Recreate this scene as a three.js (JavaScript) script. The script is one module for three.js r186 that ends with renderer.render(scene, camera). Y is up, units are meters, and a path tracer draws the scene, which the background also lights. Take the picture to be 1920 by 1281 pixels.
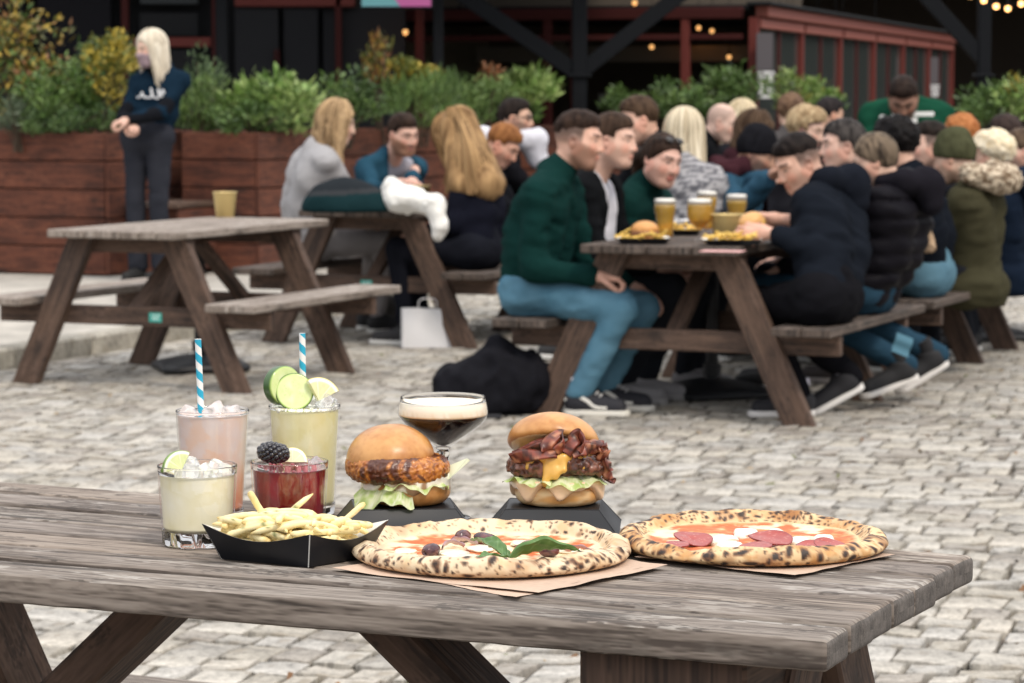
import * as THREE from 'three';
import { mergeGeometries, mergeVertices } from 'three/addons/utils/BufferGeometryUtils.js';

// ---------------------------------------------------------------- camera, sky, sun, exposure
const F = 5300, PITCH = Math.atan(460.5 / F), CAMH = 1.30;
const scene = new THREE.Scene();
const camera = new THREE.PerspectiveCamera(2 * Math.atan(640.5 / F) * 180 / Math.PI, 1920 / 1281, 0.1, 400);
camera.position.set(0, CAMH, 0);
camera.rotation.x = -PITCH;
camera.focus = 3.12;
camera.userData.fStop = 15;
scene.add(camera);

const renderer = new THREE.WebGLRenderer({ antialias: true });
renderer.setSize(1024, 683);
renderer.toneMapping = THREE.LinearToneMapping;
renderer.toneMappingExposure = 1.34;
renderer.shadowMap.enabled = true;

{ // overcast sky: brightest overhead, about a third of that at the horizon
  const w = 64, h = 32, d = new Float32Array(w * h * 4);
  for (let j = 0; j < h; j++) for (let i = 0; i < w; i++) {
    const el = ((j + 0.5) / h - 0.5) * Math.PI, s = Math.max(0, Math.sin(el));
    const L = el > 0 ? 1.15 * (1 + 2 * s) / 3 * 1.25 : 0.25, k = (j * w + i) * 4;
    d[k] = L * 0.985; d[k + 1] = L * 0.995; d[k + 2] = L * 1.03; d[k + 3] = 1;
  }
  const t = new THREE.DataTexture(d, w, h, THREE.RGBAFormat, THREE.FloatType);
  t.mapping = THREE.EquirectangularReflectionMapping; t.magFilter = THREE.LinearFilter; t.needsUpdate = true;
  scene.background = t; scene.environment = t;
}
const sun = new THREE.DirectionalLight(0xfff3e2, 1.5);
sun.position.set(7, 16, 3); sun.target.position.set(0, 0, -8);
sun.castShadow = true; sun.shadow.radius = 24; sun.shadow.mapSize.set(2048, 2048);
Object.assign(sun.shadow.camera, { left: -16, right: 16, top: 20, bottom: -30, near: 0.5, far: 80 });
scene.add(sun, sun.target);

// ---------------------------------------------------------------- helpers
const V = (x, y, z) => new THREE.Vector3(x, y, z);
const cP = Math.cos(PITCH), sP = Math.sin(PITCH);
const lerp = (a, b, t) => a + (b - a) * t, clamp = (x, a, b) => Math.min(b, Math.max(a, x));
const sstep = (a, b, x) => { const t = clamp((x - a) / (b - a), 0, 1); return t * t * (3 - 2 * t); };
function rayOf(px, py) { const a = (px - 960) / F, b = -(py - 640.5) / F; return V(a, b * cP - sP, -(cP + b * sP)); }
function at(px, py, h) { const d = rayOf(px, py); return d.multiplyScalar((h - CAMH) / d.y).add(V(0, CAMH, 0)); }     // photo point on the plane y = h
function atZ(px, py, depth) { const d = rayOf(px, py); return d.multiplyScalar(depth / -d.z).add(V(0, CAMH, 0)); }     // photo point at a depth
function toPix(p) { const y = p.y - CAMH, Z = -p.z, zc = Z * cP - y * sP, yc = y * cP + Z * sP; return [960 + F * p.x / zc, 640.5 - F * yc / zc, zc]; }
function rng(seed) { let s = seed >>> 0; return () => { s = (s + 0x6D2B79F5) | 0; let t = Math.imul(s ^ (s >>> 15), 1 | s); t = (t + Math.imul(t ^ (t >>> 7), 61 | t)) ^ t; return ((t ^ (t >>> 14)) >>> 0) / 4294967296; }; }
const PERM = new Uint8Array(512); { const r = rng(7), p = [...Array(256).keys()]; for (let i = 255; i > 0; i--) { const j = Math.floor(r() * (i + 1)); [p[i], p[j]] = [p[j], p[i]]; } for (let i = 0; i < 512; i++) PERM[i] = p[i & 255]; }
const VAL = new Float32Array(256); { const r = rng(11); for (let i = 0; i < 256; i++) VAL[i] = r(); }
function noise3(x, y, z) {
  const xi = Math.floor(x), yi = Math.floor(y), zi = Math.floor(z); let u = x - xi, v = y - yi, w = z - zi;
  u = u * u * (3 - 2 * u); v = v * v * (3 - 2 * v); w = w * w * (3 - 2 * w);
  const X = xi & 255, Y = yi & 255, Z = zi & 255;
  const a = PERM[X] + Y, b = PERM[X + 1] + Y, aa = PERM[a & 255] + Z, ab = PERM[(a + 1) & 255] + Z, ba = PERM[b & 255] + Z, bb = PERM[(b + 1) & 255] + Z;
  const g = i => VAL[PERM[i & 511]];
  return lerp(lerp(lerp(g(aa), g(ba), u), lerp(g(ab), g(bb), u), v), lerp(lerp(g(aa + 1), g(ba + 1), u), lerp(g(ab + 1), g(bb + 1), u), v), w);
}
function fbm(x, y, z, o = 4) { let s = 0, a = 0.5, n = 0; for (let i = 0; i < o; i++) { s += a * noise3(x, y, z); n += a; a *= 0.5; x = x * 2.03 + 5.1; y = y * 2.03 + 1.7; z = z * 2.03 + 3.3; } return s / n; }
function worley(x, y, z = 0) {     // distance to the nearest scattered point, id of that point
  const xi = Math.floor(x), yi = Math.floor(y), zi = Math.floor(z); let best = 9, id = 0;
  for (let i = -1; i < 2; i++) for (let j = -1; j < 2; j++) for (let k = -1; k < 2; k++) {
    const h = PERM[(PERM[(PERM[(xi + i) & 255] + yi + j) & 255] + zi + k) & 255];
    const dx = xi + i + VAL[h] - x, dy = yi + j + VAL[(h + 57) & 255] - y, dz = zi + k + VAL[(h + 131) & 255] - z;
    const d = dx * dx + dy * dy + dz * dz; if (d < best) { best = d; id = h; }
  }
  return [Math.sqrt(best), id];
}
function worley2(x, y) { const xi = Math.floor(x), yi = Math.floor(y); let best = 9, id = 0; for (let i = -1; i < 2; i++) for (let j = -1; j < 2; j++) { const h = PERM[(PERM[(xi + i) & 255] + yi + j) & 255], dx = xi + i + 0.15 + 0.7 * VAL[h] - x, dy = yi + j + 0.15 + 0.7 * VAL[(h + 57) & 255] - y, d = dx * dx + dy * dy; if (d < best) { best = d; id = h; } } return [Math.sqrt(best), id]; }
const taken = {};
function numbered(n) { const k = taken[n] = (taken[n] ?? -1) + 1; return k ? n + '_' + String(k).padStart(3, '0') : n; }
function mesh(name, geo, mat, parent) {
  const m = new THREE.Mesh(geo, mat); m.castShadow = m.receiveShadow = true; m.name = parent ? name : numbered(name); (parent || scene).add(m); return m;
}
function tag(o, label, category, group, kind) { if (label) o.userData.label = label; if (category) o.userData.category = category; if (group) o.userData.group = group; if (kind) o.userData.kind = kind; return o; }
function thing(name, label, category, pos = V(0, 0, 0), group) { const g = new THREE.Group(); g.name = numbered(name); g.position.copy(pos); scene.add(g); return tag(g, label, category, group); }
function struct(name, geo, mat) { const m = mesh(name, geo, mat); m.userData.kind = 'structure'; return m; }
function mat(r, g, b, rough = 0.8, extra = {}) { const m = new THREE.MeshPhysicalMaterial({ roughness: rough, ...extra }); m.color.setRGB(r, g, b); return m; }
const VC = (rough = 0.8, extra = {}) => new THREE.MeshPhysicalMaterial({ roughness: rough, vertexColors: true, ...extra });
function tex(w, h, fn, srgb = false, repeat = true) {   // fn(u, v, i, j) -> [r, g, b] 0..1 (linear values are stored as such unless srgb)
  const d = new Uint8Array(w * h * 4);
  for (let j = 0; j < h; j++) for (let i = 0; i < w; i++) { const c = fn(i / w, j / h, i, j), k = (j * w + i) * 4; d[k] = clamp(c[0], 0, 1) * 255; d[k + 1] = clamp(c[1], 0, 1) * 255; d[k + 2] = clamp(c[2], 0, 1) * 255; d[k + 3] = 255; }
  const t = new THREE.DataTexture(d, w, h); t.magFilter = THREE.LinearFilter; t.minFilter = THREE.LinearMipmapLinearFilter; t.generateMipmaps = true;
  if (repeat) t.wrapS = t.wrapT = THREE.RepeatWrapping; if (srgb) t.colorSpace = THREE.SRGBColorSpace; t.needsUpdate = true; return t;
}
const S = x => Math.pow(clamp(x, 0, 1), 1 / 2.2);   // linear to stored sRGB
function geoOf(pos, idx, extra = {}) { const g = new THREE.BufferGeometry(); g.setAttribute('position', new THREE.Float32BufferAttribute(pos, 3)); if (extra.uv) g.setAttribute('uv', new THREE.Float32BufferAttribute(extra.uv, 2)); if (extra.color) g.setAttribute('color', new THREE.Float32BufferAttribute(extra.color, 3)); g.setIndex(idx); g.computeVertexNormals(); return g; }
function colorize(g, fn) { const p = g.attributes.position, c = new Float32Array(p.count * 3), o = [0, 0, 0]; for (let i = 0; i < p.count; i++) { const r = fn(p.getX(i), p.getY(i), p.getZ(i), i); c[i * 3] = r[0]; c[i * 3 + 1] = r[1]; c[i * 3 + 2] = r[2]; } g.setAttribute('color', new THREE.BufferAttribute(c, 3)); return g; }
function displace(g, fn) { const p = g.attributes.position, v = V(); for (let i = 0; i < p.count; i++) { v.fromBufferAttribute(p, i); fn(v, i); p.setXYZ(i, v.x, v.y, v.z); } p.needsUpdate = true; g.computeVertexNormals(); return g; }
const mixc = (a, b, t) => [lerp(a[0], b[0], t), lerp(a[1], b[1], t), lerp(a[2], b[2], t)];
// meshes the zero surface of a distance field (surface nets); field negative inside
function iso(f, lo, hi, h, color) {
  const nx = Math.ceil((hi[0] - lo[0]) / h) + 1, ny = Math.ceil((hi[1] - lo[1]) / h) + 1, nz = Math.ceil((hi[2] - lo[2]) / h) + 1;
  const A = new Float32Array(nx * ny * nz), sy = nx, sz = nx * ny;
  // sample coarsely first: skip blocks that are far from the surface
  const B = 4;
  for (let k0 = 0; k0 < nz; k0 += B) for (let j0 = 0; j0 < ny; j0 += B) for (let i0 = 0; i0 < nx; i0 += B) {
    const c = f(lo[0] + (i0 + B / 2) * h, lo[1] + (j0 + B / 2) * h, lo[2] + (k0 + B / 2) * h), far = Math.abs(c) > B * h * 1.15 + (h > 0.004 ? 0.03 : 0.008);
    for (let k = k0; k < Math.min(nz, k0 + B); k++) for (let j = j0; j < Math.min(ny, j0 + B); j++) for (let i = i0; i < Math.min(nx, i0 + B); i++)
      A[i + j * sy + k * sz] = far ? c : f(lo[0] + i * h, lo[1] + j * h, lo[2] + k * h);
  }
  const id = new Int32Array(nx * ny * nz).fill(-1), pos = [], idx = [];
  const co = [0, 1, sy, sy + 1, sz, sz + 1, sz + sy, sz + sy + 1], ed = [[0, 1], [2, 3], [4, 5], [6, 7], [0, 2], [1, 3], [4, 6], [5, 7], [0, 4], [1, 5], [2, 6], [3, 7]];
  for (let k = 0; k < nz - 1; k++) for (let j = 0; j < ny - 1; j++) for (let i = 0; i < nx - 1; i++) {
    const b = i + j * sy + k * sz; let m = 0; for (let q = 0; q < 8; q++) if (A[b + co[q]] < 0) m |= 1 << q;
    if (m === 0 || m === 255) continue;
    let x = 0, y = 0, z = 0, n = 0;
    for (const [p, q] of ed) { const s = (m >> p) & 1, t = (m >> q) & 1; if (s === t) continue; const a = A[b + co[p]], c = A[b + co[q]], w = a / (a - c); x += (p & 1) + w * ((q & 1) - (p & 1)); y += ((p >> 1) & 1) + w * (((q >> 1) & 1) - ((p >> 1) & 1)); z += (p >> 2) + w * ((q >> 2) - (p >> 2)); n++; }
    id[b] = pos.length / 3; pos.push(lo[0] + (i + x / n) * h, lo[1] + (j + y / n) * h, lo[2] + (k + z / n) * h);
  }
  for (let k = 1; k < nz - 1; k++) for (let j = 1; j < ny - 1; j++) for (let i = 1; i < nx - 1; i++) {
    const b = i + j * sy + k * sz, s = A[b] < 0;
    for (const [d, u, v] of [[1, sy, sz], [sy, sz, 1], [sz, 1, sy]]) {
      if (s === (A[b + d] < 0)) continue;
      const q0 = id[b], q1 = id[b - u], q2 = id[b - u - v], q3 = id[b - v]; if (q0 < 0 || q1 < 0 || q2 < 0 || q3 < 0) continue;
      if (s) idx.push(q0, q1, q2, q0, q2, q3); else idx.push(q0, q2, q1, q0, q3, q2);
    }
  }
  const g = geoOf(pos, idx);
  if (color) colorize(g, color);
  return g;
}
// distance helpers
const len = Math.hypot, smin = (a, b, k) => { const h = Math.max(k - Math.abs(a - b), 0) / k; return Math.min(a, b) - h * h * k * 0.25; }, smax = (a, b, k) => -smin(-a, -b, k);
function cap(x, y, z, a, b, r1, r2) { const bx = b[0] - a[0], by = b[1] - a[1], bz = b[2] - a[2], px = x - a[0], py = y - a[1], pz = z - a[2]; const t = clamp((px * bx + py * by + pz * bz) / (bx * bx + by * by + bz * bz + 1e-9), 0, 1); return len(px - bx * t, py - by * t, pz - bz * t) - lerp(r1, r2, t); }
function ell(x, y, z, c, r) { const a = (x - c[0]) / r[0], b = (y - c[1]) / r[1], d = (z - c[2]) / r[2], k = len(a, b, d), k2 = len(a / r[0], b / r[1], d / r[2]); return k < 1e-6 ? -Math.min(...r) : k * (k - 1) / k2; }
// box with bevelled edges, uv in metres, grain along x
function plank(w, h, d, ch = 0.004, uo = 0, vo = 0) {
  const H = [w / 2, h / 2, d / 2], pos = [], uv = [];
  const P = (s, k) => { const p = [0, 0, 0]; for (let i = 0; i < 3; i++) p[i] = s[i] * (H[i] - (i === k ? 0 : ch)); return p; };
  const put = (...ps) => { const a = ps.map(p => V(...p)), n = V().subVectors(a[1], a[0]).cross(V().subVectors(a[2], a[0])), m = a.reduce((s, p) => s.add(p), V()); if (n.dot(m) < 0) ps.reverse();
    n.set(Math.abs(n.x), Math.abs(n.y), Math.abs(n.z));
    const f = p => n.x > n.y && n.x > n.z ? [uo + p[1] * 0.3, vo + p[2]] : n.y > n.z ? [uo + p[0], vo + p[2]] : [uo + p[0], vo + 0.21 + p[1]];
    for (let i = 1; i + 1 < ps.length; i++) for (const q of [ps[0], ps[i], ps[i + 1]]) { pos.push(...q); uv.push(...f(q)); } };
  for (let k = 0; k < 3; k++) for (const s of [-1, 1]) { const a = (k + 1) % 3, b = (k + 2) % 3, c = [[1, 1], [1, -1], [-1, -1], [-1, 1]].map(([x, y]) => { const t = [0, 0, 0]; t[k] = s; t[a] = x; t[b] = y; return P(t, k); }); put(...c); }
  for (let k = 0; k < 3; k++) { const a = (k + 1) % 3, b = (k + 2) % 3; for (const x of [-1, 1]) for (const y of [-1, 1]) { const t = [0, 0, 0], u = [0, 0, 0]; t[a] = u[a] = x; t[b] = u[b] = y; t[k] = 1; u[k] = -1; put(P(t, a), P(t, b), P(u, b), P(u, a)); } }
  for (const x of [-1, 1]) for (const y of [-1, 1]) for (const z of [-1, 1]) put(P([x, y, z], 0), P([x, y, z], 1), P([x, y, z], 2));
  const g = new THREE.BufferGeometry(); g.setAttribute('position', new THREE.Float32BufferAttribute(pos, 3)); g.setAttribute('uv', new THREE.Float32BufferAttribute(uv, 2)); g.computeVertexNormals(); return g;
}
function orient(g, p, xdir, ydir) { const x = xdir.clone().normalize(), z = x.clone().cross(ydir).normalize(), y = z.clone().cross(x); return g.applyMatrix4(new THREE.Matrix4().makeBasis(x, y, z).setPosition(p)); }
const tube = (pts, r, seg = 24, rad = 8, closed = false) => new THREE.TubeGeometry(new THREE.CatmullRomCurve3(pts, closed), seg, r, rad, closed);
const lathe = (prof, seg = 64) => new THREE.LatheGeometry(prof.map(p => new THREE.Vector2(p[0], p[1])), seg);
const cyl = (r1, r2, h, seg = 24, y = 0) => new THREE.CylinderGeometry(r1, r2, h, seg).translate(0, y + h / 2, 0);
function wipeUV(gs) { return mergeGeometries(gs.map(g => { const q = g.index ? g.toNonIndexed() : g.clone(); for (const k of Object.keys(q.attributes)) if (!['position', 'normal', 'color'].includes(k)) q.deleteAttribute(k); return q; })); }

// ---------------------------------------------------------------- textures
function woodMap(seed, dark, mid, light, wear, knots = 5, W = 768, H = 192, patchy = 1) {     // covers 2 m along the grain, 0.5 m across
  const r = rng(seed), K = []; for (let i = 0; i < knots; i++) K.push([r(), r(), 0.012 + r() * 0.016]);
  const bump = new Float32Array(W * H);
  const map = tex(W, H, (u, v, i, j) => {
    let x = u * 2, y = v * 0.5, kn = 0;
    for (const [a, b, s] of K) { let dx = (u - a); dx -= Math.round(dx); dx *= 2; let dy = (v - b); dy -= Math.round(dy); dy *= 0.5; const d = len(dx / 2.2, dy) / s; if (d < 4) { y += Math.sign(dy || 1) * s * 0.5 * Math.exp(-d * d * 0.5); kn = Math.max(kn, Math.exp(-d * d * 1.6)); } }
    const warp = fbm(x * 1.5, y * 8, seed, 3) * 0.03;
    const g1 = fbm(x * 7, (y + warp) * 300, seed + 3, 3), g2 = fbm(x * 6, (y + warp) * 60, seed + 9, 4), g3 = fbm(x * 46, y * 760, seed + 5, 2), g4 = fbm(x * 3, y * 7, seed + 15, 3);
    const ck = fbm(x * 3.2, (y + warp * 1.4) * 90, seed + 21, 3), crack = sstep(0.67, 0.735, ck) * sstep(0.40, 0.6, fbm(x * 2, y * 9, seed + 44, 2));
    const worn = sstep(0.50, 0.60, fbm(x * 15, y * 44, seed + 31, 5)) * sstep(0.36, 0.56, fbm(x * 80, y * 330, seed + 37, 2)) * sstep(0.36, 0.62, fbm(x * 2.5, y * 11, seed + 71, 3)), pit = sstep(0.58, 0.68, fbm(x * 18, y * 55, seed + 51, 4)) * sstep(0.42, 0.6, fbm(x * 110, y * 330, seed + 57, 2));
    const t = clamp((g1 - 0.5) * 1.5 + (g2 - 0.5) * 1.2 + (g3 - 0.5) * 1.0 + (g4 - 0.5) * 0.8 + 0.5, 0, 1);
    let c = t < 0.5 ? mixc(dark, mid, t * 2) : mixc(mid, light, (t - 0.5) * 1.2);
    c = mixc(c, wear, worn * 0.6 * patchy); c = mixc(c, dark.map(q => q * 0.6), pit * 0.7 * patchy); c = mixc(c, dark.map(q => q * 0.45), crack * 0.8); c = mixc(c, dark.map(q => q * 0.45), kn * 0.85);
    bump[j * W + i] = clamp(0.25 + t * 0.5 + worn * 0.12 - crack * 0.45 - pit * 0.25, 0, 1);
    return c.map(S);
  }, true);
  const bm = tex(W, H, (u, v, i, j) => { const b = bump[j * W + i]; return [b, b, b]; });
  for (const t of [map, bm]) t.repeat.set(0.5, 2);
  return [map, bm];
}
function woodMat(seed, dark, mid, light, wear, bump = 0.0016, rough = 0.85, knots = 5, W, H, patchy = 1) { const [m, b] = woodMap(seed, dark, mid, light, wear, knots, W, H, patchy); return new THREE.MeshStandardMaterial({ map: m, bumpMap: b, bumpScale: bump, roughness: rough }); }
const greyWood = woodMat(3, [0.075, 0.058, 0.047], [0.215, 0.180, 0.152], [0.35, 0.308, 0.268], [0.50, 0.465, 0.42], 0.0026, 0.82, 7, 2048, 512);
const greyTones = [[1, 1, 1], [0.86, 0.84, 0.83], [1.10, 1.06, 1.02], [0.93, 0.92, 0.93]].map(c => { const m = greyWood.clone(); m.color.setRGB(...c); return m; });
const sideWood = woodMat(61, [0.075, 0.058, 0.047], [0.215, 0.178, 0.150], [0.34, 0.295, 0.255], [0.44, 0.40, 0.355], 0.0012, 0.85, 9, 1024, 256, 0.25), sideTones = [sideWood, sideWood];
const endTex = tex(512, 256, (u, v) => { const n = fbm(u * 150, v * 24, 3, 3), m = fbm(u * 18, v * 14, 6, 3), k = fbm(u * 260, v * 260, 9, 2); const t = 0.11 + (n - 0.5) * 0.09 + (m - 0.5) * 0.10 + (k - 0.5) * 0.10; return [t * 1.06, t * 0.93, t * 0.84].map(S); }, true);
const endWood = new THREE.MeshStandardMaterial({ map: endTex, roughness: 0.9, bumpMap: endTex, bumpScale: 0.0015 });
const paleWood = woodMat(17, [0.16, 0.125, 0.10], [0.29, 0.245, 0.21], [0.40, 0.35, 0.31], [0.50, 0.46, 0.42]);
const brownWood = woodMat(29, [0.034, 0.018, 0.012], [0.092, 0.052, 0.034], [0.15, 0.090, 0.061], [0.19, 0.12, 0.088], 0.001, 0.75);
const darkWood = woodMat(41, [0.028, 0.019, 0.014], [0.075, 0.053, 0.041], [0.13, 0.096, 0.076], [0.18, 0.14, 0.115], 0.001, 0.75);
const redWood = woodMat(53, [0.045, 0.011, 0.005], [0.108, 0.029, 0.013], [0.165, 0.050, 0.024], [0.19, 0.064, 0.033], 0.001, 0.85);

// ---------------------------------------------------------------- ground
const GA = -0.30, gc = Math.cos(GA), gs = Math.sin(GA);      // direction of the sett courses
const soilTex = tex(512, 512, (u, v) => { const n = fbm(u * 40, v * 40, 1, 4), m = sstep(0.55, 0.7, fbm(u * 9, v * 9, 4, 3)), o = sstep(0.62, 0.75, fbm(u * 14, v * 14, 9, 3)); let c = mixc([0.055, 0.043, 0.033], [0.17, 0.14, 0.115], n); c = mixc(c, [0.09, 0.10, 0.03], m * 0.6); c = mixc(c, [0.20, 0.11, 0.045], o * 0.6); return c.map(S); }, true);
soilTex.repeat.set(60, 60);
const ground = new THREE.Group(); ground.name = 'cobbled_ground'; ground.userData = { kind: 'structure', label: 'pale grey granite setts laid in uneven courses' }; scene.add(ground);
{ const g = new THREE.PlaneGeometry(160, 160).rotateX(-Math.PI / 2).translate(0, -0.022, -60); mesh('soil_bed', g, new THREE.MeshStandardMaterial({ map: soilTex, roughness: 1 }), ground); }
const stoneTex = tex(512, 512, (u, v) => { const n = fbm(u * 60, v * 60, 2, 3), m = fbm(u * 8, v * 8, 5, 4), s = noise3(u * 300, v * 300, 3), k = sstep(0.6, 0.72, fbm(u * 16, v * 16, 8, 3)); let t = 0.62 + (n - 0.5) * 0.5 + (m - 0.5) * 0.55 + (s - 0.5) * 0.35; let c = [t, t * 0.985, t * 0.955]; c = mixc(c, [0.42, 0.36, 0.28], k * 0.35); return c.map(S); }, true);
const stoneBump = tex(256, 256, (u, v) => { const n = fbm(u * 24, v * 24, 2, 4); return [n, n, n]; });
for (const t of [stoneTex, stoneBump]) t.repeat.set(0.9, 0.9);
const stoneTones = [[1.0, 0.985, 0.95], [0.86, 0.85, 0.83], [0.98, 0.95, 0.90], [0.72, 0.69, 0.66], [0.93, 0.93, 0.93], [0.90, 0.87, 0.81]].map(c => c.map((x, i) => x * [0.655, 0.63, 0.592][i]));
const stoneMats = stoneTones.map(c => { const m = new THREE.MeshStandardMaterial({ map: stoneTex, bumpMap: stoneBump, bumpScale: 0.003, roughness: 0.82 }); m.color.setRGB(...c); return m; });
const settGeos = []; // unit sett: 1 x 1 in plan, top near 0
for (let v = 0; v < 8; v++) {
  const r = rng(100 + v), n = 5, pos = [], idx = [], uv = [], uo = r() * 3, vo = r() * 3, k = [r() - 0.5, r() - 0.5, r() - 0.5, r() - 0.5];
  const q = [-0.5, -0.455, 0, 0.455, 0.5];
  for (let j = 0; j < n; j++) for (let i = 0; i < n; i++) {
    const ei = i === 0 || i === n - 1, ej = j === 0 || j === n - 1;
    let x = q[i] + (r() - 0.5) * 0.085, z = q[j] + (r() - 0.5) * 0.085; x += z * k[0] * 0.12; z += x * k[1] * 0.12;
    let y = -0.0 + (r() - 0.5) * 0.006 + x * k[2] * 0.012 + z * k[3] * 0.012; if (ei) y -= 0.0045; if (ej) y -= 0.0045; if (ei && ej) { x *= 0.95 - r() * 0.06; z *= 0.96 - r() * 0.05; y -= 0.004; }
    pos.push(x, y, z); uv.push(uo + x * 0.17, vo + z * 0.19);
  }
  for (let j = 0; j < n - 1; j++) for (let i = 0; i < n - 1; i++) { const a = j * n + i; idx.push(a, a + n, a + 1, a + 1, a + n, a + n + 1); }
  const rim = []; for (let i = 0; i < n; i++) rim.push(i); for (let j = 1; j < n; j++) rim.push(j * n + n - 1); for (let i = n - 2; i >= 0; i--) rim.push((n - 1) * n + i); for (let j = n - 2; j > 0; j--) rim.push(j * n);
  const corner = rim.filter(a => true), b0 = pos.length / 3;
  for (const a of corner) { pos.push(pos[a * 3] * 1.0, -0.06, pos[a * 3 + 2] * 1.0); uv.push(uv[a * 2] + 0.03, uv[a * 2 + 1] + 0.03); }
  for (let i = 0; i < rim.length; i++) { const a = rim[i], b = rim[(i + 1) % rim.length], c = b0 + i, d = b0 + (i + 1) % rim.length; idx.push(a, b, c, b, d, c); }
  settGeos.push(geoOf(pos, idx, { uv }));
}
{ // lay the courses
  const r = rng(5), list = [];
  for (let row = -10, z = 2.2; z < 30; row++) {
    const d = 0.118 + r() * 0.06; let x = -9 + r() * 0.2;
    while (x < 12) {
      const w = 0.07 + r() * r() * 0.13 + r() * 0.03, cx = x + w / 2, cz = z + d / 2 + (fbm(cx * 0.5, z * 0.35, 2, 2) - 0.5) * 0.16; x += w;
      const X = cx * gc - cz * gs, Z = cx * gs + cz * gc;
      if (Math.abs(X) > 0.2 * Z + 1.6 || Z < 3 || Z > 25) continue;
      if (X < -2.42 + (Z - 13.38) * 0.40 - 0.12 && Z > 9) continue;      // the platform stands here
      const gap = 0.006 + r() * r() * r() * 0.034, gapD = 0.005 + r() * r() * 0.02, p = V(X, (r() - 0.5) * 0.006, -Z), [px, py] = toPix(p);
      const hid = py > 885 + 0.0817 * px && py < 1142 + 0.084 * px && px < 1850 - (py > 1040 ? (py - 1040) * 1.7 : 0);
      list.push({ p, w: w - gap, d: d - gapD, t: r(), v: Math.floor(r() * 8), m: Math.floor(r() * 6), rx: (r() - 0.5) * 0.05, rz: (r() - 0.5) * 0.07, ry: GA + (r() - 0.5) * 0.07, see: !hid && px > -20 && px < 1940 && py < 1300, Z });
    }
    z += d;
  }
  list.sort((a, b) => (b.see - a.see) || a.Z - b.Z);
  const near = list.slice(0, 300), rest = list.slice(300), e = new THREE.Euler(), q = new THREE.Quaternion(), M = new THREE.Matrix4();
  for (const s of near) { const m = mesh('sett', settGeos[s.v], stoneMats[s.m], ground); m.position.copy(s.p); m.rotation.set(s.rx, s.ry, s.rz); m.scale.set(s.w, 1, s.d); }
  ground.children.filter(c => c.name === 'sett').forEach((c, i) => { if (i) c.name = 'sett_' + String(i).padStart(3, '0'); });
  const base = new THREE.MeshStandardMaterial({ map: stoneTex, bumpMap: stoneBump, bumpScale: 0.006, roughness: 0.82 }), col = new THREE.Color();
  const byV = settGeos.map((g, v) => rest.filter(s => s.v === v));
  byV.forEach((L, v) => {
    const im = new THREE.InstancedMesh(settGeos[v], base, L.length); im.name = 'setts_beyond' + (v ? '_' + String(v).padStart(3, '0') : ''); im.userData.kind = 'stuff'; im.castShadow = im.receiveShadow = true;
    L.forEach((s, i) => { M.compose(s.p, q.setFromEuler(e.set(s.rx, s.ry, s.rz)), V(s.w, 1, s.d)); im.setMatrixAt(i, M); im.setColorAt(i, col.setRGB(...stoneTones[s.m])); });
    ground.add(im);
  });
  // dry leaf scraps and moss caught in the joints
  const lg = geoOf([-0.5, 0, -0.3, 0.5, 0.15, -0.3, 0.5, 0.1, 0.3, -0.5, 0.2, 0.3], [0, 2, 1, 0, 3, 2]);
  const lm = new THREE.InstancedMesh(lg, mat(1, 1, 1, 0.9), 900); lm.name = 'leaf_scraps'; lm.userData.kind = 'stuff';
  const cols = [[0.25, 0.13, 0.05], [0.16, 0.08, 0.035], [0.10, 0.11, 0.03], [0.30, 0.20, 0.09], [0.07, 0.05, 0.04]];
  for (let i = 0; i < 900; i++) { const Z = 5.5 + r() * 9, X = (r() - 0.5) * Z * 0.42, s = 0.008 + r() * 0.016; M.compose(V(X, -0.012 + r() * 0.012, -Z), q.setFromEuler(e.set((r() - 0.5) * 0.8, r() * 6, (r() - 0.5) * 0.8)), V(s * 1.6, s, s)); lm.setMatrixAt(i, M); lm.setColorAt(i, col.setRGB(...cols[Math.floor(r() * 5)])); }
  ground.add(lm);
}
// raised platform on the left with its kerb stones
const PLAT = 0.10;
const kdir = V(0.37, 0, -0.929), kA = at(0, 695, 0), kside = V(-0.929, 0, -0.37);   // along the kerb (away), and to its left
{
  const slab = thing('raised_platform', 'low concrete platform with a kerb under the planters', null, V(0, 0, 0)); slab.userData.kind = 'structure'; 
  const concTex = tex(512, 512, (u, v) => { const n = fbm(u * 50, v * 50, 3, 4), m = fbm(u * 6, v * 6, 6, 4); const t = 0.40 + (n - 0.5) * 0.16 + (m - 0.5) * 0.3; return [t * 1.04, t * 0.97, t * 0.86].map(S); }, true); concTex.repeat.set(0.5, 0.5);
  const conc = new THREE.MeshStandardMaterial({ map: concTex, roughness: 0.9 });
  const a0 = kA.clone().addScaledVector(kdir, -6), L = 26, W = 14;
  mesh('paving', orient(plank(L, PLAT - 0.004, W, 0.005), a0.clone().addScaledVector(kdir, L / 2).addScaledVector(kside, W / 2 + 0.15).setY((PLAT - 0.004) / 2 - 0.002), kdir, V(0, 1, 0)), conc, slab);
  const r = rng(77), km = [[0.30, 0.285, 0.25], [0.24, 0.23, 0.205], [0.34, 0.32, 0.28]].map(c => { const m = conc.clone(); m.map = stoneTex; m.color.setRGB(...c.map(x => x * 1.7)); return m; });
  for (let s = -6, i = 0; s < 20; i++) { const l = 0.6 + r() * 0.5; const m = mesh('kerb_stone' + (i ? '_' + String(i).padStart(3, '0') : ''), orient(plank(l - 0.012, 0.16, 0.15, 0.012, r() * 3, r() * 3), kA.clone().addScaledVector(kdir, s + l / 2).addScaledVector(kside, 0.075 + (r() - 0.5) * 0.006).setY(PLAT - 0.08 + (r() - 0.5) * 0.005), kdir, V(0, 1, 0)), km[i % 3], slab); s += l; }
}

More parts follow.
